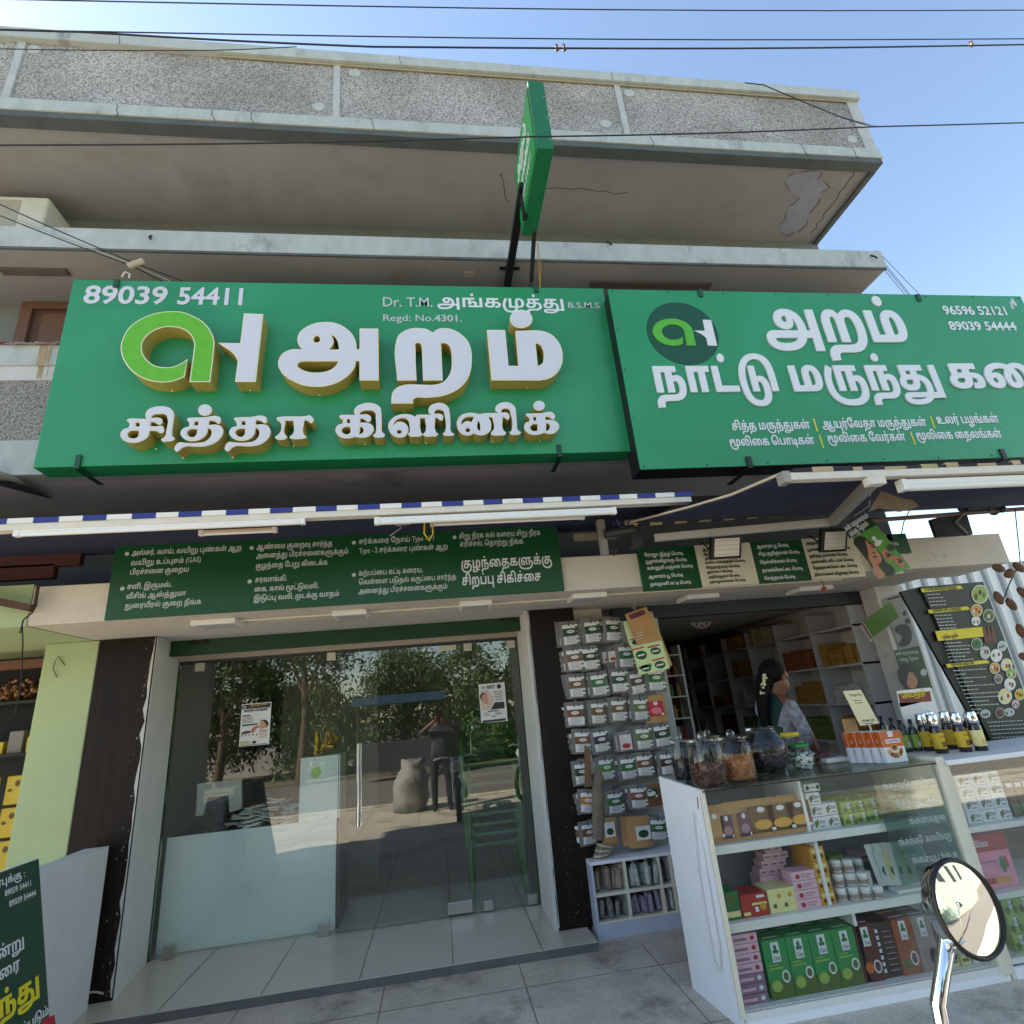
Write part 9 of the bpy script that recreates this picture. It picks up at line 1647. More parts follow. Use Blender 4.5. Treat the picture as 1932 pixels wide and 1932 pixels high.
# reflection at the counter's right end, built as a tinted sheet with reversed letters
ng = thing('glass_reflection', 'green reflection with mirrored white script, built as a tinted sheet in the counter glass', 'reflection', (2.7, 3.29, .6))
mg = glass_mat('reflection_tint', (196, 218, 210), .03, edge=.2)
MB().box((2.48, 3.2835, S2 + .06), (2.89, 3.285, ZC - .02)).build('reflection_sheet', mg, ng)
for k, s in enumerate(('மூலிகை பொடிகள்', 'சித்த மருந்துகள்', 'தைலங்கள்', 'மூலிகை வேர்கள்', 'உலர் பழங்கள்')):
    mb = MB(); write(mb, s, (2.87, 3.2832, ZC - .12 - .095 * k), .026, .34 - .05 * (k % 3), ux=(-1, 0, 0), uy=(0, 0, 1)); mb.build('text_line', M_SILV, ng)
# things on the counter top
M_JAR = glass_mat('clear_jar_glass', (246, 248, 246), .012, edge=.45)
def pieces(n, r, z0, z1, c, size, M, seed, bulge=None):
    rg = random.Random(seed); mb = MB()
    for k in range(n):
        a = rg.uniform(0, 6.283); z = z0 + (z1 - z0) * rg.random(); top = rg.random() < .3
        if top: z = z1 + rg.uniform(-.004, .008)
        rr_ = (bulge(z) if bulge else r) * (rg.random() ** .5 if top else rg.uniform(.86, .98)) - size[0] * .4
        mb.ball((0, 0, 0), size, 6, k % len(M), Matrix.Translation((c[0] + rr_ * math.cos(a), c[1] + rr_ * math.sin(a), c[2] + z)) @ Matrix.Rotation(rg.uniform(0, 6), 4, 'Z') @ Matrix.Rotation(rg.uniform(-1.3, 1.3), 4, 'X'))
    mb.lathe([(0, z0)] + [((bulge(z0 + (z1 - z0) * t / 6) if bulge else r) * .88, z0 + (z1 - z0) * t / 6) for t in range(7)] + [(0, z1)], c, 14)
    return mb
def jar(cx_, cb, ct, hw, lab, fillv, size, Ms, n, dy=.0, bowl=False, lid=None, name='glass_jar'):
    b = G(*js(cx_, cb), ZC); r = (P(*js(cx_ + hw, cb), b.y).x - P(*js(cx_ - hw, cb), b.y).x) / 2
    y = b.y + r * .9 + dy; c = (P(*js(cx_, cb), y).x, y, ZC + .0005)
    H = P(*js(cx_, ct), y).z - ZC; fz = P(*js(cx_, fillv), y).z - ZC
    t = thing(name, lab, 'jar', c, 'jars on the display counter')
    if bowl:
        prof = [(r * .55, 0), (r * .8, H * .1), (r, H * .42), (r * .95, H * .66), (r * .66, H * .88), (r * .62, H * .97), (r * .68, H)]
        bg_ = lambda z: r * (.58 + .42 * math.sin(min(1, max(0, z / H) * 1.25 + .12) * 1.57))
    else:
        prof = [(r * .9, 0), (r, H * .04), (r, H * .76), (r * .86, H * .86), (r * .8, H * .90), (r * .86, H * .93)]; bg_ = None
    MB().lathe([(0, .002)] + prof, c, 28).build('glass', M_JAR, t)
    pieces(n, r * .95, .008, fz, c, size, Ms, int(cx_), bg_).build('contents', Ms, t)['kind'] = 'stuff'
    if lid: MB().lathe([(r * .72, H * .88), (r * .74, H * .9), (r * .74, H * 1.0), (r * .7, H * 1.02), (0, H * 1.02)], c, 24).build('lid', lid, t)
    elif not bowl:
        MB().lathe([(r * .9, H * .93), (r * .92, H * .95), (r * .5, H * .985), (0, H * .99)], c, 24).ball((c[0], c[1], c[2] + H * 1.05), r * .24, 12).build('lid', M_JAR, t)
    return t, c, r, H
SEED = [mat('black_seed', (34, 36, 44), .5, var=.3, vs=90), mat('grey_seed', (60, 64, 74), .5)]
jar(375, 1628, 1275, 92, 'knob lidded glass jar of small black seeds, leftmost on the counter', 1435, (.006, .004, .004), SEED, 420)
NUT = [mat('dark_red_nut', (82, 42, 34), .5, var=.4, vs=40), mat('brown_red_nut', (112, 64, 48), .5, var=.4, vs=40)]
jar(612, 1600, 1235, 105, 'knob lidded glass jar standing behind the dark red and almond jars', 1500, (.014, .01, .008), NUT, 130, dy=.12)
jar(805, 1628, 1245, 138, 'knob lidded glass jar of almonds', 1420, (.013, .007, .005), [mat('almond_skin', (176, 112, 62), .6, var=.25, vs=60), mat('almond_pale', (196, 136, 84), .6, var=.2, vs=60)], 420)
jar(575, 1672, 1262, 142, 'dusty knob lidded glass jar of dark red dried fruit, front of the row', 1485, (.016, .012, .009), NUT, 170)
jar(1048, 1578, 1178, 178, 'round glass bowl jar of dark dried fruit pieces', 1330, (.02, .014, .01), [mat('black_fruit', (44, 34, 36), .5, var=.4, vs=40), mat('purple_fruit', (66, 48, 46), .5, var=.4, vs=40)], 240, bowl=True)
jar(1265, 1500, 1225, 92, 'plastic jar with a bright yellow lid and red brown contents', 1300, (.014, .01, .008), NUT, 110, lid=mat('yellow_lid', (222, 190, 30), .4), dy=.05)
jar(1330, 1537, 1315, 92, 'small bulging jar of white and green capsules with a green lid', 1400, (.014, .008, .008), [M_PLA, mat('capsule_green', (20, 110, 74), .35)], 150, lid=mat('green_lid', (30, 126, 60), .4), bowl=True)
# health mix boxes, QR card, small clutter
HM = [('r', 0, .5, 1, 1, OR_), ('r', .36, .82, .6, 1, WH), ('r', .16, .62, .86, .75, WH), ('t', 'Health Mix', .5, .655, .055, .6, RD), ('e', .5, .48, .17, .11, GO), ('e', .5, .48, .11, .08, BR)] + [('e', .5 + .3 * math.cos(a), .42 + .2 * math.sin(a), .06, .09, (RD, BR, GO, OLV)[k % 4]) for k, a in enumerate((-.3, -.75, -1.2, -1.57, -1.95, -2.4, -2.85))]
x1h = fx(690, 1600, 3.38, r9).x; x0h = fx(520, 1610, 3.38, r9).x
for k in range(5):
    o = pbox(x0h - .026 * k, x1h - .026 * k, ZC + .001, ZC + .178, 3.36 + .042 * k, .034, 'white and orange health mix box, %s from the front of the row' % ORD[k], WH, HM, grp='health mix boxes on the counter')
    xl = x0h - .026 * k - .001
    MB().quad((xl, 3.395 + .042 * k - .001, ZC + .09), (xl, 3.361 + .042 * k, ZC + .09), (xl, 3.361 + .042 * k, ZC + .178), (xl, 3.395 + .042 * k - .001, ZC + .178)).build('spine_band', OR_, o)
qc = [P(*r9(*p), 3.62) for p in ((185, 1055), (330, 1045), (478, 1315), (325, 1335))]
qr = thing('payment_card', 'cream payment card standing tilted on a holder behind the health mix boxes', 'card', tuple(qc[3]))
MB().prism(qc, (0, .004, 0)).build('card', CRM if False else mat('cream_card', (226, 218, 176), .5), qr)
ux_ = (qc[1] - qc[0]).normalized(); uy_ = (qc[0] - qc[3]).normalized()
for s, f, h in (('Google Pay', .84, .012), ('BHIM UPI', .1, .011)):
    mb = MB(); write(mb, s, qc[3].lerp(qc[0], f) + ux_ * .03 + Vector((0, -.001, 0)), h, .09, ux=ux_, uy=uy_); mb.build('text_line', M_INK, qr)
for f in (.7, .63, .04): 
    a = qc[3].lerp(qc[0], f) + ux_ * .04 + Vector((0, -.001, 0)); MB().quad(a, a + ux_ * .06, a + ux_ * .06 + uy_ * .004, a + uy_ * .004).build('print_line', M_INK, qr)
MB().box((qc[3].x - .005, 3.60, ZC), (qc[2].x + .02, 3.70, ZC + .004)).tube([(qc[2].x - .06, 3.63, ZC), ((qc[2] + qc[3]).x / 2, 3.626, qc[3].z)], .006, 6).build('holder', M_PLA, qr)
tag(MB().prism([P(*js(*p), 3.68) for p in ((1625, 1120), (1735, 1115), (1795, 1340), (1700, 1400))], (0, .006, 0)).build('kraft_envelope', M_KRAFT), 'kraft envelope leaning behind the payment card', 'envelope')
b = G(*js(1380, 1245), ZC); 
def bottle(c, lab, h, r, body, lab_m, cap, grp, capr=1.0, lm2=None, name='bottle', txt=None):
    t = thing(name, lab, 'bottle', c, grp)
    MB().lathe([(0, 0), (r * .96, 0), (r, h * .03), (r, h * .60), (r * .8, h * .70), (r * .42, h * .78), (r * .4, h * .86)], c, 18).build('glass', body, t)
    MB().lathe([(r * 1.012, h * .12), (r * 1.012, h * .52)], c, 18).build('label', lab_m, t)
    if capr > 1: MB().lathe([(r * .98, h * .70), (r * 1.0, h * .705), (r * .82, h * .98), (r * .76, h), (0, h)], c, 18).build('cap', cap, t)
    else: MB().lathe([(r * .46, h * .84), (r * .46, h * .98), (0, h)], c, 12).build('cap', cap, t)
    if lm2: MB().add([(c[0] + r * 1.02 * math.cos(a), c[1] + r * 1.02 * math.sin(a), c[2] + h * z) for z in (.16, .3) for a in (-1.9, -1.6, -1.3, -1.0)], [(k, k + 1, k + 5, k + 4) for k in range(3)]).build('label_picture', lm2, t)
    if txt:
        mb = MB(); write(mb, txt, (c[0], c[1] - r * 1.04, c[2] + h * .40), h * .035, r * 1.2, center=True); mb.build('label_name', RD, t)
DB = mat('dark_syrup_glass', (40, 18, 22), .08, spec=.7); YL_ = mat('yellow_bottle_label', (214, 178, 44), .45, var=.08, vs=20)
for k, (u, v) in enumerate(((325, 1630), (435, 1652), (545, 1612), (655, 1637), (400, 1600))):
    c = G(*rb8(u, v), ZC); H = .235
    bottle((P(*rb8(u, v), c.y + .03).x, c.y + .03, ZC), 'dark syrup bottle with steel cup cap and yellow label, %s' % ('leftmost of the front row', 'front and second from the left', 'rear between the two front ones', 'front and third from the left', 'rear left')[k], H, .036, DB, YL_, M_CHROME, 'syrup bottles on the counter', 1.2, BR, 'syrup_bottle', 'NANNARI')
c = G(*rb8(840, 1622), ZC)
bottle((c.x, c.y + .03, ZC), 'dark syrup bottle turned to show its cream label side, rightmost', .235, .036, DB, CRM, M_CHROME, 'syrup bottles on the counter', 1.2, YL_, 'syrup_bottle')
OIL = mat('olive_oil_glass', (54, 58, 44), .1, spec=.7)
for k, (u, v) in enumerate(((120, 1640), (215, 1632), (30, 1600), (-70, 1560), (160, 1590))):
    c = G(*rb8(u, v), ZC)
    bottle((P(*rb8(u, v), c.y + .03).x, c.y + .03, ZC), 'oil bottle with pale green label, %s' % ('front left of the pair', 'front right of the pair', 'behind the health mix boxes', 'far left behind the payment card', 'behind the front pair')[k], .205, .027, OIL, LG, M_BLACK, 'oil bottles with green labels', 1, WH, 'oil_bottle')
c = G(*js(1375, 1245), ZC)
bottle((c.x, 3.75, ZC), 'dark medicine bottle with white cap and yellow label near the shopkeeper', .2, .033, DB, YL_, M_PLA, None, 1)
tag(MB().ball((P(*js(1450, 1290), 3.7).x, 3.7, ZC + .035), (.075, .03, .035), 12).build('brown_pouch', mat('brown_leather', (92, 52, 40), .5)), 'small brown leather purse on the counter in front of the shopkeeper', 'purse')
tag(MB().box((2.45, 3.62, ZC), (2.62, 3.72, ZC + .03)).build('plastic_sheet', M_PLA, bevel=.01), 'crumpled white plastic sheet on the counter behind the green lidded jar', 'plastic sheet')
tag(MB().box((2.60, 3.52, ZC), (2.68, 3.56, ZC + .07)).build('lime_box', mat('lime_box', (120, 190, 30), .4), bevel=.004), 'small lime green box on the counter left of the health mix boxes', 'box')
pc_ = [P(*rb8(*p), 3.75) for p in ((5, 1068), (318, 1035), (358, 1140), (40, 1220))]
pl_ = tag(MB().prism(pc_, (0, .005, 0)).build('placard', M_PLA), 'printed placard with a maroon panel and yellow script behind the bottles', 'placard')
MB().add([pc_[0].lerp(pc_[2], f) * 0 + p + Vector((0, -.001, 0)) for p, f in ((P(*rb8(18, 1095), 3.75), 0), (P(*rb8(315, 1070), 3.75), 0), (P(*rb8(330, 1165), 3.75), 0), (P(*rb8(38, 1180), 3.75), 0))], [(0, 1, 2, 3)]).build('panel', dm('placard_maroon', (120, 34, 30)), pl_)
mb = MB(); write(mb, 'செம்பருத்தி', P(*rb8(60, 1140), 3.748), .026, .19, ux=(1, 0, .06)); mb.build('text_line', M_YEL, pl_)
MB().box((pc_[3].x, 3.75, ZC), (pc_[2].x, 3.76, pc_[2].z)).build('stand', M_PLA, pl_)
# second counter on the right
d2 = thing('display_counter', 'second white display counter with bottles on top, at the right edge', 'counter', (3.6, 3.5, -.05))
MB().box((2.96, 3.27, -.05), (2.985, 3.76, ZC - .02)).build('side_panel', M_EDGE, d2, .003)
MB().box((2.96, 3.24, ZC - .03), (4.6, 3.8, ZC - .001)).build('counter_top', M_LAMW, d2, .004)
for z in (.66, .325, .03): MB().box((2.986, 3.30, z - .03), (4.6, 3.76, z)).build('shelf', M_PLA, d2, .002)
MB().box((2.986, 3.76, -.05), (4.6, 3.78, ZC - .032)).build('back_panel', mat('brown_counter_back', (120, 96, 80), .6), d2)
MB().box((2.986, 3.27, -.05), (4.6, 3.29, .0)).build('base_board', M_LAMW, d2)
MB().box((2.986, 3.272, .035), (4.6, 3.277, ZC - .031)).build('front_glass', M_CGL, d2)
for c in range(3):
    for r in range(4): pbox(3.07 + c * .102, 3.168 + c * .102, .661 + r * .066, .725 + r * .066, 3.35, .06, 'white soap carton, %s column, %s layer of the tall stack in the second counter' % (ORD[c], ORD[r]), WH, SOAP, grp='white soap cartons in the second counter', name='soap_carton')
for k in range(3): pbox(3.40 + .06 * k, 3.455 + .06 * k, .661, .85, 3.36, .05, 'brown syrup carton, %s from the left beside the tall white soap stack' % ORD[k], BR, [('r', .1, .1, .9, .4, OLV), ('r', .1, .85, .9, .98, WH)])
BL_ = pbox(3.03, 3.28, .326, .60, 3.36, .12, 'pink sanitary pad pack with a red top and white script', dm('rose_pack', (226, 140, 160)), [('r', 0, .68, 1, 1, RD), ('t', 'Bliss', .3, .78, .1, .4, WH), ('e', .72, .42, .07, .16, GN), ('e', .82, .45, .05, .12, RD), ('t', 'Sanitary Pads', .35, .48, .035, .5, MV), ('r', .15, .1, .8, .2, GO), ('r', .15, .1, .4, .2, RD)])
for c in range(4):
    for r in range(3): pbox(3.1 + c * .092, 3.19 + c * .092, .031 + r * .085, .114 + r * .085, 3.34, .08, 'leafy green carton, %s column, %s layer in the second counter' % (ORD[c], ORD[r]), LG, LEAF, grp='leafy green cartons in the second counter')

# ---------------------------------------------------------------- menu board and clutter at the right
YE = 3.98
mu = thing('price_board', 'tall black green board with yellow headings and round product photos, right of the bottles', 'notice board', P(*rb8(560, 1000), YE)[:])
def qd(par, name, pts, M, dy=0.0): return flat(par, name, pts, M, YE - dy, rb8)
c = [P(*rb8(*p), YE + .004) for p in ((228, 100), (808, 52), (1340, 1480), (900, 1575))]
M_MEN = mat('board_black_green', (24, 36, 32), .4)
MB().prism(c, (0, .02, 0)).build('board', M_MEN, mu)
MB().prism([P(*rb8(*p), YE + .02) for p in ((40, 145), (226, 100), (870, 1560), (690, 1300))], (0, .02, 0)).build('side_board', mat('board_navy_black', (14, 16, 22), .5), mu)
for q in ([(230, 118), (600, 88), (622, 118), (240, 152)], [(295, 314), (665, 282), (690, 312), (308, 348)], [(362, 512), (800, 472), (815, 562), (392, 604)], [(464, 818), (845, 780), (870, 808), (478, 852)]): qd(mu, 'yellow_band', q, M_YEL, .001)
for s, x0_, y0_, x1_ in (('உடல் எடையை குறைக்க மருந்துகள்', 270, 138, 570), ('மூலிகை சோப் வகைகள்', 345, 335, 610), ('மூலிகை ஆயில்', 440, 585, 580), ('நேச்சுரல் ஹேர் டை', 515, 838, 735)):
    a, b_ = P(*rb8(x0_, y0_), YE - .002), P(*rb8(x1_, y0_ - 18), YE - .002); mb = MB()
    write(mb, s, a, .022, (b_ - a).length, ux=(b_ - a)); mb.build('heading', M_INK, mu)
mb = MB(); rm = random.Random(4)
def scrib(x, y, n):
    while n > 0:
        w = rm.uniform(14, 34); mb.quad(*[P(*rb8(*p), YE - .001) for p in ((x, y), (x + w, y - w * .06), (x + w + 2, y - 9 - w * .06), (x + 2, y - 9))]); x += w + 7; y -= (w + 7) * .06; n -= w + 7
for k in range(4): scrib(290 + 10 * k, 178 + 33 * k, (110, 125, 145, 130)[k])
for k in range(5): scrib(358 + 12 * k, 375 + 30 * k, 150)
for k in range(6): scrib(445 + 10 * k, 630 + 32 * k, (150, 220, 190, 200, 150, 230)[k])
for k in range(12): scrib(530 + 17 * k, 885 + 36 * k, (300, 90, 250, 120, 320, 140, 340, 280, 190, 260, 60, 110)[k])
for k in range(6): scrib(850 + 12 * k, 1365 + 36 * k, 330)
mb.build('small_print', M_SILV, mu)
for x, y, rx, ry, M in ((780, 170, 80, 88, LG), (748, 320, 56, 60, GO), (862, 368, 55, 60, OLV), (742, 416, 42, 46, M_PLA), (750, 632, 52, 56, GN), (828, 712, 48, 60, M_SILV), (932, 738, 56, 62, M_PLA), (985, 650, 44, 48, M_SILV), (1028, 825, 56, 60, CRM), (918, 855, 50, 54, GO), (1072, 905, 48, 52, LG), (950, 955, 40, 44, GY), (1058, 1005, 54, 60, M_PLA), (1012, 1118, 66, 74, CRM), (1150, 1100, 48, 54, YL_), (1110, 1190, 36, 40, PK), (965, 1272, 44, 48, BR), (1052, 1265, 50, 40, M_SILV), (830, 1280, 48, 40, M_SILV)):
    o = qd(mu, 'photo_disc', ellipse(x, y, rx, ry, 18), M_PLA, .001); qd(o, 'photo', ellipse(x, y, rx * .9, ry * .9, 18), M, .0016)
    for k in range(3): qd(o, 'product', ellipse(x + rx * (.45 * k - .45), y + ry * rm.uniform(-.2, .3), rx * .2, ry * rm.uniform(.2, .42), 8), (BR, DK, GN, WH, RD)[(k + x) % 5], .0022)
for k in range(3): qd(mu, 'bottle_photo', [(805 + 38 * k, 470), (830 + 38 * k, 468), (865 + 38 * k, 615), (825 + 38 * k, 620)], BR, .0018)
rs = random.Random(9)
for k, (u, v, a) in enumerate(((1884, 1072, .3), (1904, 1082, -.5), (1922, 1070, .8), (1884, 1128, 1.4), (1908, 1140, 1.1), (1930, 1118, .9), (1926, 1190, 1.5), (1935, 1240, .4))):
    c = P(u, v, 3.4)
    o = MB().ball((0, 0, 0), (.05, .022, .03), 10, 0, Matrix.Translation(c) @ Matrix.Rotation(a, 4, 'Y')).build('dried_pod', mat('dried_pod_brown', (112, 76, 54), .8, var=.35, vs=30, bump=.6, bs=60))
    tag(o, 'brown dried pod hanging at the right edge, %s from the top' % ORD[k], 'dried pod', 'dried pods hanging at the right edge')
tag(MB().tube([P(1890, 1140, 3.4), P(1905, 1100, 3.42), P(1925, 1060, 3.42), P(1915, 960, 3.6)], .004, 4).build('pod_string', M_BLACK), 'string holding the brown dried pods at the right edge', 'string')
sw = thing('sheet_fence', 'bright white corrugated metal sheet fence beyond the right end of the shop', 'fence', (7.5, 6.6, -.05))
MB().box((4.75, 6.6, -.05), (13, 6.63, 2.85)).build('sheet', mat('white_sheet_metal', (238, 238, 232), .5, .0, var=.04, vs=2), sw)
mb = MB()
for k in range(34): mb.prism([(4.8 + k * .24, 6.6, -.04), (4.82 + k * .24, 6.565, -.04), (4.87 + k * .24, 6.565, -.04), (4.89 + k * .24, 6.6, -.04)], (0, 0, 2.88))
mb.build('ribs', mat('grey_rib', (176, 178, 176), .5), sw)
c = P(*js(1482, 72), 4.05)
tag(MB().ball(c, .022, 10).tube([c, c + Vector((.005, 0, .05)), c + Vector((-.01, 0, .09))], .004, 5).build('red_pendant', mat('red_brown_pendant', (150, 66, 46), .6)), 'small red brown pendant hanging under the beam over the jars', 'pendant')

MB().box((4.15, 4.75, -.05), (4.45, 4.95, Z_SOF)).build('end_pier', M_WHITEW, bld)
r10 = REG(2050, 1400, 510, 1642)
wp = thing('pier_poster', 'dark green poster of a long haired woman on the shop end pier behind the bottles', 'poster', P(*r10(700, 1030), 4.74)[:])
for nm, q, M, dy in (('sheet', [(592, 730), (800, 690), (905, 1030), (690, 1060)], mat('poster_dark_green', (18, 58, 30), .4), 0), ('hair', CP("640,860 690,830 760,860 800,960 820,1040 700,1045"), M_INK, .001), ('face', CP("725,900 765,930 785,985 760,1030 715,1025 705,950"), mat('poster_skin', (204, 138, 112), .4), .0016), ('leaf_mark', ellipse(835, 905, 26, 30, 10), M_SILV, .001)): flat(wp, nm, q, M, 4.745 - dy, r10)
for k in range(2): line_on(wp, ('கண் கருவளையம்', 'மங்கு, தேமல்')[k], r10, (612, 645)[k], (768, 815)[k], (800, 800)[k], 22, 4.743, M_SILV, depth=.0004)
fl = thing('pier_flyer', 'grey black and white flyer above the dark green poster on the shop end pier', 'flyer', P(*r10(650, 700), 4.73)[:])
flat(fl, 'sheet', [(500, 320), (655, 265), (800, 690), (640, 715)], mat('grey_flyer', (150, 150, 146), .6, var=.1, vs=20), 4.742, r10)
for q in ([(540, 310), (640, 285), (644, 300), (545, 326)], ellipse(682, 430, 16, 22, 8), ellipse(705, 490, 24, 24, 9), CP("600,560 700,520 740,600 700,690 640,690 660,620")): flat(fl, 'print_block', q, M_INK, 4.7405, r10)
# ---------------------------------------------------------------- inside the medicine shop
ws = thing('wall_shelf', 'white pigeonhole shelving along the right wall inside the medicine shop', 'shelf', (4.15, 7, -.05))
ZL = (.15, .56, .94, 1.30, 1.66, 2.02)
M_SHW = mat('shelf_white', (186, 182, 186), .6)
for z in ZL: MB().box((3.98, 4.97, z - .02), (4.32, 8.88, z)).build('shelf_board', M_SHW, ws)
for k in range(7): MB().box((3.985, 4.97 + k * .65, -.04), (4.315, 4.99 + k * .65, 2.2)).build('upright', M_SHW, ws)
WARES = [mat('shop_goods_%s' % n, k, .6, var=.55, vs=30) for n, k in (('ochre', (168, 124, 58)), ('rust', (146, 84, 52)), ('moss', (116, 128, 70)), ('fir', (60, 92, 60)), ('ash', (196, 192, 184)), ('wine', (130, 50, 48)), ('sand', (180, 168, 130)), ('bark', (66, 46, 38)))]
for b in range(6):
    for l in range(6):
        if rs.random() < .12: continue
        M = rs.choice(WARES); n = rs.choice((3, 4, 5, 6)); w = .6 / n
        for k in range(n):
            y0 = 4.995 + b * .65 + k * w
            h = rs.uniform(.14, .24) if l else .2
            t = tag(MB().box((4.0 + rs.uniform(0, .06), y0, ZL[l] + .001), (4.28, y0 + w * .9, ZL[l] + h)).build('carton', M, bevel=.003, seg=1), '%s of %d cartons, %s shelf up, %s bay of the shop wall shelving' % (ORD[k], n, ORD[l], ORD[b]), 'box', 'cartons on the shop wall shelving')
bs_ = thing('wall_shelf', 'dark wooden shelving at the back of the medicine shop behind the rack', 'shelf', (2.4, 8.7, -.05))
for z in ZL: MB().box((1.3, 8.55, z - .02), (3.9, 8.88, z)).build('shelf_board', M_SHW, bs_)
for k in range(5): MB().box((1.3 + k * .64, 8.555, -.04), (1.32 + k * .64, 8.875, 2.2)).build('upright', M_SHW, bs_)
for b in range(4):
    for l in range(1, 6):
        for k in range(3):
            M = rs.choice(WARES)
            tag(MB().box((1.34 + b * .64 + k * .2, 8.58, ZL[l] + .001), (1.51 + b * .64 + k * .2, 8.8, ZL[l] + rs.uniform(.1, .26))).build('carton', M), '%s carton, %s shelf up, %s bay of the dark back shelving' % (ORD[k], ORD[l], ORD[b]), 'box', 'cartons on the back shelving')
ls = thing('wall_shelf', 'narrow white shelf of small bottles just behind the packet rack', 'shelf', (2.2, 5.6, 0))
for k in range(6): MB().box((2.02, 5.5, .9 + .2 * k), (2.42, 5.7, .912 + .2 * k)).build('shelf_board', M_SHW, ls)
MB().box((2.42, 5.5, -.05), (2.44, 5.7, 2.0)).box((2.0, 5.5, -.05), (2.02, 5.7, 2.0)).build('upright', M_SHW, ls)
for l in range(5):
    for k in range(5):
        x = 2.07 + .075 * k
        tag(MB().lathe([(.022, 0), (.024, .06), (.012, .09), (.012, .12), (0, .12)], (x, 5.56, .913 + .2 * l), 10).build('small_bottle', rs.choice(WARES)), 'small bottle, %s from the left on the %s narrow shelf up' % (ORD[k], ORD[l]), 'bottle', 'small bottles on the narrow shelf')
c = P(1320, 1160, 6.5)
ck = thing('wall_clock', 'round white wall clock high inside the medicine shop', 'clock', c[:])
MB().prism([c + Vector((.17 * math.cos(t * .3142), 0, .17 * math.sin(t * .3142))) for t in range(20)], (0, .03, 0)).build('dial', M_PLA, ck)
mb = MB()
for k in range(12): mb.disc(c + Vector((.13 * math.cos(k * .5236), -.002, .13 * math.sin(k * .5236))), .012, .02, n=6)
mb.box((c.x - .004, c.y - .004, c.z), (c.x + .004, c.y - .002, c.z + .09)).box((c.x, c.y - .004, c.z - .004), (c.x + .08, c.y - .002, c.z + .004)); mb.build('marks', M_INK, ck)
a, b = P(1232, 1166, 6.5), P(1290, 1140, 6.5)
yp = tag(MB().box((a.x, 6.5, a.z - .04), (b.x, 6.52, b.z)).build('yellow_poster', YL_), 'yellow poster high inside the shop beside the wall clock', 'poster')
# stack of hanging leaflets at the shop's right pier
r10 = REG(2050, 1400, 510, 1642)
for k in range(5):
    q = [P(*r10(x - 6 * k, y + 10 * k), 4.5 + .012 * k) for x, y in ((345, 490), (570, 335), (640, 460), (430, 620))]
    tag(MB().prism(q, (0, .003, 0)).build('leaflet', (dm('leaflet_green', (90, 130, 40)), M_PLA, BR, M_PLA, PK)[k]), 'tilted leaflet %s from the front of the bundle beside the price board' % ORD[k], 'leaflet', 'leaflets bundled beside the price board')

# ---------------------------------------------------------------- people
def figure(name, lab, loc, V_, E_, R_, pick, mats):
    me = bpy.data.meshes.new(name); me.from_pydata(V_, E_, []); o = bpy.data.objects.new(name, me); COL.objects.link(o)
    o.modifiers.new('skin', 'SKIN'); sub = o.modifiers.new('sub', 'SUBSURF'); sub.levels = sub.render_levels = 2
    for i, d in enumerate(me.skin_vertices[0].data):
        r = R_[i]; d.radius = r if isinstance(r, tuple) else (r, r); d.use_root = i == 0
    dg = bpy.context.evaluated_depsgraph_get()
    m2 = bpy.data.meshes.new_from_object(o.evaluated_get(dg)); o.modifiers.clear(); o.data = m2
    m2.materials.clear()
    for m in mats: m2.materials.append(m)
    for p in m2.polygons: p.use_smooth = True; p.material_index = pick(p.center)
    o.location = loc; WORLD[o.name] = Vector(loc)
    return tag(o, lab, 'person')
SKN = mat('brown_skin', (122, 78, 54), .5, var=.06, vs=12); HAIR = mat('black_hair', (16, 14, 15), .75, var=.3, vs=40, spec=.15)
hc = P(*js(1095, 775), 4.4)
gx, gy, gz = hc.x, 4.4, hc.z
L = lambda x, y, z: (x, y, z - gz)
# she faces right and looks down at the counter
GV = [(-.10, 0, .9 - gz), (-.12, 0, 1.1 - gz), (-.11, 0, gz - .26 - gz), (-.05, 0, -.15), (0, 0, -.07), (.02, 0, .03), (.0, 0, .09),
      (-.05, -.17, -.22), (-.0, -.22, -.44), (.10, -.12, -.54), (.14, -.06, -.55), (-.10, .17, -.22), (-.02, .2, -.44), (.10, .12, -.54), (.14, .06, -.55),
      (.085, 0, -.035), (-.10, -.08, .5 - gz), (-.10, -.09, .02 - gz), (-.10, .08, .5 - gz), (-.10, .09, .02 - gz), (.07, 0, -.085)]
GE = [(0, 1), (1, 2), (2, 3), (3, 4), (4, 5), (5, 6), (2, 7), (7, 8), (8, 9), (9, 10), (2, 11), (11, 12), (12, 13), (13, 14), (5, 15), (0, 16), (16, 17), (0, 18), (18, 19), (4, 20)]
GR = [.16, .15, (.14, .15), .05, .075, .085, .06, .065, .05, .035, .03, .065, .05, .035, .03, .02, .08, .05, .08, .05, .03]
def gpick(c):
    if c.z > -.19 and c.x > -.09: return 0
    if abs(c.y) > .13 and c.x > .03: return 0
    if abs(c.y) > .14: return 2
    return 1
girl = figure('person', 'woman in a dark green dress with grey patterned sleeves, head bowed over the counter', (gx, gy, gz), GV, GE, GR, gpick,
              [SKN, mat('dark_green_dress', (18, 52, 44), .8, var=.1, vs=8), mat('grey_patterned_sleeve', (150, 148, 156), .8, var=.7, vs=26, bump=.2)])
hb_ = MB().ball((gx - .03, gy, gz + .035), (.105, .098, .105), 16).ball((gx - .11, gy, gz - .03), (.07, .07, .08), 12)
hb_.tube([(gx - .13, gy - .02, gz - .04), (gx - .19, gy - .04, gz - .14), (gx - .22, gy - .06, gz - .30), (gx - .22, gy - .07, gz - .45)], [.05, .045, .035, .02], 10)
hb_.build('hair', HAIR, girl)
mb = MB()
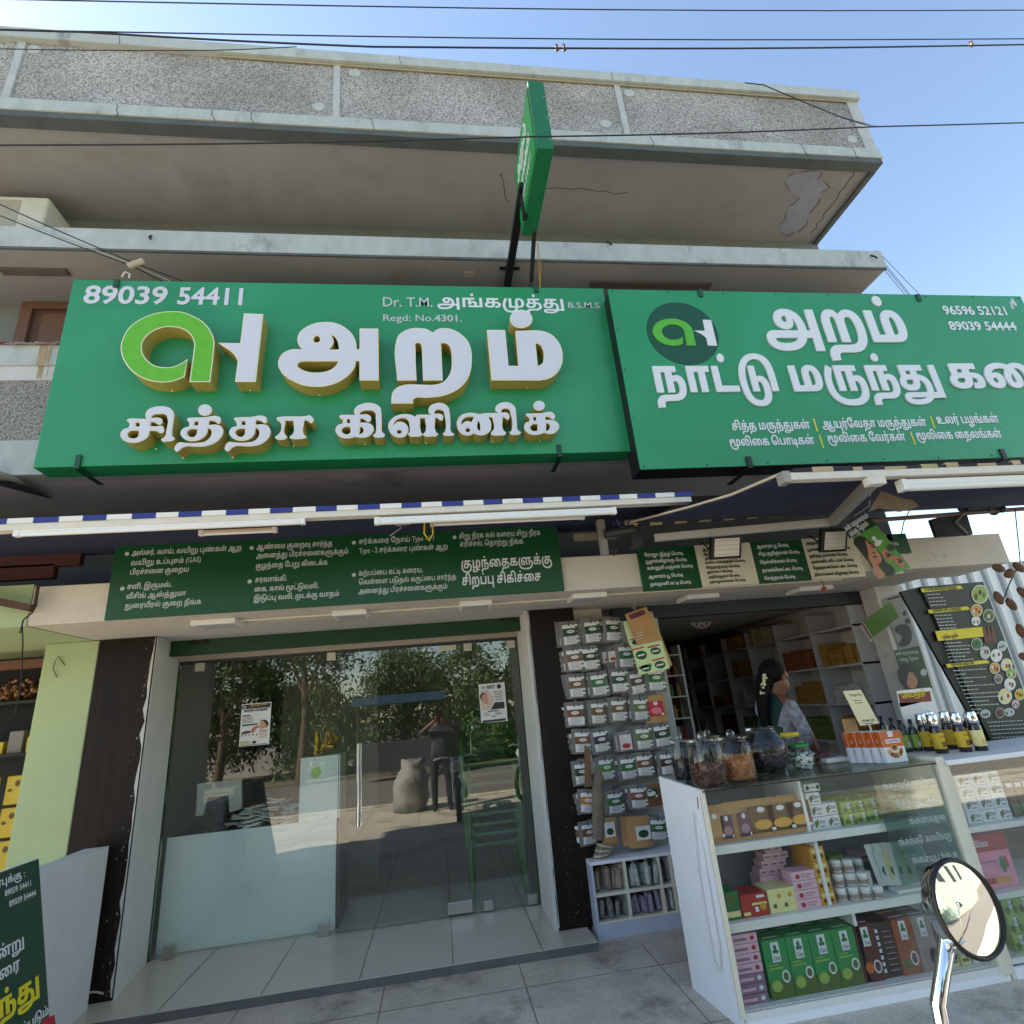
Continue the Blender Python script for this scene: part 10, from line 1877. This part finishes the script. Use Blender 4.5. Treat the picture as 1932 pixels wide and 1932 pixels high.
for k in range(46):
    t = k / 45; mb.ball((gx - .13 - .07 * t + rs.uniform(-.015, .015), gy - .06 + rs.uniform(-.02, .01), gz + .02 - .15 * t + rs.uniform(-.012, .012)), .009, 6)
mb.build('jasmine_garland', mat('jasmine_white', (226, 214, 176), .7), girl)
MB().ball((gx + .0, gy - .092, gz - .055), .008, 8).build('earring', mat('gold_earring', (206, 160, 70), .3, .9), girl)
MB().ball((gx + .01, gy - .082, gz - .015), (.014, .008, .026), 8).build('ear', SKN, girl)
MB().ball((gx + .078, gy - .034, gz + .0), (.007, .014, .006), 8).build('eye', HAIR, girl)
# the man taking the picture, seen only in the glass
PV = [(0, 0, .95), (0, 0, 1.15), (0, 0, 1.36), (0, .02, 1.45), (0, .03, 1.53), (0, .03, 1.64), (-.2, 0, 1.36), (-.36, .1, 1.3), (-.1, .24, 1.49), (-.05, .27, 1.53), (.2, 0, 1.36), (.36, .1, 1.3), (.1, .24, 1.49), (.05, .27, 1.53),
      (-.1, 0, .86), (-.12, .02, .48), (-.12, -.02, .06), (-.13, .1, .03), (.1, 0, .86), (.14, .02, .48), (.15, -.02, .06), (.16, .1, .03), (0, .13, 1.55)]
PE = [(0, 1), (1, 2), (2, 3), (3, 4), (4, 5), (2, 6), (6, 7), (7, 8), (8, 9), (2, 10), (10, 11), (11, 12), (12, 13), (0, 14), (14, 15), (15, 16), (16, 17), (0, 18), (18, 19), (19, 20), (20, 21), (4, 22)]
PR = [.15, .14, (.15, .12), .06, .09, .085, .07, .05, .035, .03, .07, .05, .035, .03, .1, .07, .05, .04, .1, .07, .05, .04, .02]
man = figure('person', 'man in a dark checked shirt holding up a phone, mirrored in the glass door', (-.02, -.42, -.06), PV, PE, PR,
             lambda c: 2 if c.z < .95 else (0 if c.z > 1.44 or c.y > .19 else 1), [SKN, mat('checked_shirt', (70, 74, 82), .8, var=.7, vs=22), mat('dark_trousers', (34, 36, 44), .8)])
MB().ball((-.02, -.42, 1.57), (.095, .1, .08), 12).build('hair', HAIR, man)
tag(MB().box((-.06, -.10, 1.44), (.02, -.09, 1.6)).build('phone', M_BLACK, bevel=.004), 'dark phone held up in both hands, mirrored in the glass door', 'phone')
mb = MB().lathe([(0, 0), (.3, .01), (.34, .2), (.31, .45), (.33, .55), (.25, .66), (.2, .74), (.24, .86), (.05, .8)], (0, 0, 0), 18)
mb.v = [(x * rs.uniform(.82, 1.1) - .62 + z * .12, y * rs.uniform(.8, 1.1) - .75, z * rs.uniform(.93, 1.04) - .05) for x, y, z in mb.v]
tag(mb.build('white_sack', mat('white_sack_plastic', (150, 150, 144), .6, var=.3, vs=9, bump=.8, bs=14)), 'full white plastic sack standing by the man, mirrored in the glass door', 'sack')

# ---------------------------------------------------------------- motorcycle whose mirror shows at the bottom right, street and trees behind
def motorcycle(lab, off):
    t = thing('motorcycle', lab, 'motorcycle', off, 'motorcycles parked in front of the shops')
    x, y, z = off; T = lambda a, b, c: (x + a, y + b, z + c)
    PT = mat('black_bike_paint', (24, 24, 28), .2, coat=.6)
    for b in (.66, -.62):
        w = MB().tube([T(0, b + .26 * math.cos(k * .3927), .3 + .26 * math.sin(k * .3927)) for k in range(17)], .04, 8, cap=False).build('wheel', M_BLACK, t)
        m = MB()
        for k in range(8): m.tube([T(0, b, .3), T(0, b + .24 * math.cos(k * .785), .3 + .24 * math.sin(k * .785))], .008, 5)
        m.build('rim', M_CHROME, w)
    for s in (-1, 1): MB().tube([T(.07 * s, .66, .3), T(.07 * s, .42, .92)], .018, 8).build('fork', M_CHROME, t)
    MB().tube([T(-.36, .26, .9), T(-.24, .34, .94), T(0, .42, .9), T(.24, .34, .94), T(.36, .26, .9)], .013, 8).build('handlebar', M_CHROME, t)
    h = MB().ball(T(0, .56, .8), (.09, .08, .09), 14).build('headlight', M_CHROME, t)
    MB().disc(T(0, .641, .8), .075, .075).build('lens', M_PLA, h)
    MB().ball(T(0, .12, .74), (.13, .27, .12), 14).build('fuel_tank', PT, t)
    MB().box(T(-.12, -.7, .68), T(.12, -.1, .76)).build('seat', M_BLACK, t, .03)
    MB().box(T(-.12, -.2, .26), T(.12, .25, .56)).build('engine', M_DGREY, t, .03)
    MB().tube([T(.14, .1, .3), T(.16, -.5, .3), T(.16, -.95, .36)], .04, 10).build('exhaust', M_CHROME, t)
    return t
YMI = .66
mc = P(1822, 1712, YMI); dep = (mc - Vector((0, 0, CAM_Z))).dot(_fw)
bx = (mc.x - .33, YMI - .30, -.05)
bk = motorcycle('black motorcycle whose chrome mirror rises at the bottom right of the photo', bx)
rad = 80 / F_PX * dep
nrm = ((Vector((0, 0, CAM_Z)) - mc).normalized() + CR * .78 - CU * .08).normalized()
Mm = Matrix.Translation(mc) @ nrm.to_track_quat('Z', 'Y').to_matrix().to_4x4()
mi = MB().lathe([(rad * .2, -.034), (rad * .62, -.028), (rad * .94, -.012), (rad, .002)], (0, 0, 0), 40, 0, Mm).lathe([(rad, .0), (rad * .975, .004), (rad * .95, .006), (rad * .9, .003)], (0, 0, 0), 40, 1, Mm).build('mirror', [M_CHROME, M_BLACK], bk)
MB().lathe([(rad * .915, .0025), (rad * .5, .0055), (0.0001, .0068)], (0, 0, 0), 40, 0, Mm).build('mirror_glass', mat('mirror_silver', (226, 228, 226), .0, 1.0), mi)
s0, s1 = P(1786, 1782, YMI + .01), P(1770, 1893, YMI + .005)
hbp = Vector((bx[0] + .26, bx[1] + .33, bx[2] + .95))
MB().tube([mc - nrm * .03, s0, s0.lerp(s1, .5), s1, s1 + (hbp - s1) * .15 + Vector((-.004, 0, -.03)), hbp], [.010, .0085, .0075, .0075, .0075, .0075], 14).build('mirror_stem', M_CHROME, bk)
b2 = copy_tree(bk); b2.location = (1.75, -.95, -.05); b2.rotation_euler = (0, 0, .5); tag(b2, 'second black motorcycle, mirrored in the right glass panel behind the green chairs')
def crown(seed, n, rx, rz):
    r = random.Random(seed); mb = MB()
    for _ in range(n):
        a, e = r.uniform(0, 6.283), r.uniform(-.6, 1.4); k = r.uniform(.45, 1)
        cc = Vector((rx * k * math.cos(a) * math.cos(e), rx * k * math.sin(a) * math.cos(e), rz * k * math.sin(e)))
        s = r.uniform(.25, .5)
        for _ in range(34):
            p = cc + Vector((r.gauss(0, s), r.gauss(0, s), r.gauss(0, s * .7))) * .6; u = Vector((r.uniform(-1, 1), r.uniform(-1, 1), r.uniform(-1, .3))).normalized(); v = u.orthogonal().normalized()
            l = r.uniform(.06, .12); mb.add([p, p + u * l + v * l * .4, p + u * l * 2, p + u * l - v * l * .4], [(0, 1, 2, 3)], r.randint(0, 1))
    o = mb.build('crown', [mat('leaf_green', (84, 112, 44), .6, var=.3, vs=1.5), mat('leaf_dark', (52, 80, 34), .6, var=.3, vs=1.5)], local=True)
    d = o.data; bpy.data.objects.remove(o); return d
CRW = [crown(1, 150, 1.9, 1.5), crown(2, 130, 1.6, 1.7)]
for k, (x, y, h, s, l) in enumerate(((-7.5, -11, 3.0, 1.0, 'leafy street tree, leftmost one mirrored in the clinic glass'), (-4.4, -9.2, 3.8, 1.15, 'tall leafy street tree mirrored left of the door seam'), (-1.3, -12.5, 2.6, .95, 'low leafy street tree mirrored in the middle of the door'), (1.2, -13, 2.7, 1.0, 'leafy street tree mirrored above the photographer'), (4.0, -8.5, 4.2, 1.2, 'tall dark street tree mirrored in the right glass panel'), (7.5, -14, 3, 1.2, 'far street tree right of the others'))):
    t = thing('street_tree', l, 'tree', (x, y, -.12), 'trees across the street')
    MB().tube([(x, y, -.12), (x + .1, y, h * .5), (x - .05, y, h)], [.17, .13, .08], 8).tube([(x + .05, y, h * .6), (x + .7, y + .2, h + .4)], [.07, .03], 6).tube([(x + .05, y, h * .65), (x - .7, y - .2, h + .5)], [.07, .03], 6).build('trunk', mat('tree_bark', (96, 82, 66), .9, var=.3, vs=9), t)
    o = bpy.data.objects.new('crown', CRW[k % 2]); COL.objects.link(o); o.parent = t; o.location = (0, 0, h + .4); o.scale = (s, s, s); o.rotation_euler = (0, 0, k * 1.3)
for k in range(11):
    t = thing('bush', 'leafy bush across the street mirrored in the clinic glass, %s from the left' % ORD[k], 'bush', (-10 + 1.9 * k, -11.5 - (k % 3) * .8, -.12), 'bushes across the street')
    o = bpy.data.objects.new('foliage', CRW[k % 2]); COL.objects.link(o); o.parent = t; o.location = (0, 0, 1.1 + .3 * (k % 3)); o.scale = (.95, .8, 1.0 + .15 * (k % 4)); o.rotation_euler = (0, 0, k * .9)
tag(MB().box((-14, -15.2, -.12), (14, -15, 1.1)).build('compound_wall', M_PALE), 'low pale compound wall across the street behind the trees', 'wall')
sb = thing('stall', 'blue sheet roofed stall across the street mirrored in the door', 'stall', (-1.2, -8, -.12))
MB().box((-2.6, -8.4, 2.0), (.2, -7.6, 2.25)).build('roof', mat('blue_stall_sheet', (44, 78, 104), .6), sb)
for sx in (-2.5, .1): MB().tube([(sx, -8, -.12), (sx, -8, 2.05)], .04, 6).build('post', M_DGREY, sb)
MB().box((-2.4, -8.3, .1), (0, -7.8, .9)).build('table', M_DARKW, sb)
fb = thing('street_building', 'pale green house across the street, mirrored in the chrome motorcycle mirror', 'building', (20, -15, -.12))
MB().box((11, -20, -.12), (30, -10.5, 6.5)).build('walls', mat('pale_green_house', (176, 192, 172), .8, var=.06, vs=2), fb)
MB().box((10.8, -20.2, 6.5), (30.2, -10.2, 6.9)).build('parapet', M_PALE, fb)
for k in range(3): MB().box((12.5 + 4 * k, -10.5, 3.6), (14 + 4 * k, -10.46, 5.0)).build('window', M_DGREY, fb)
tag(MB().tube([(3.2, -3.2, -.12), (3.2, -3.2, 8.5)], .1, 10).build('utility_pole', M_PLAS), 'grey concrete utility pole at the kerb, seen in the motorcycle mirror', 'pole')
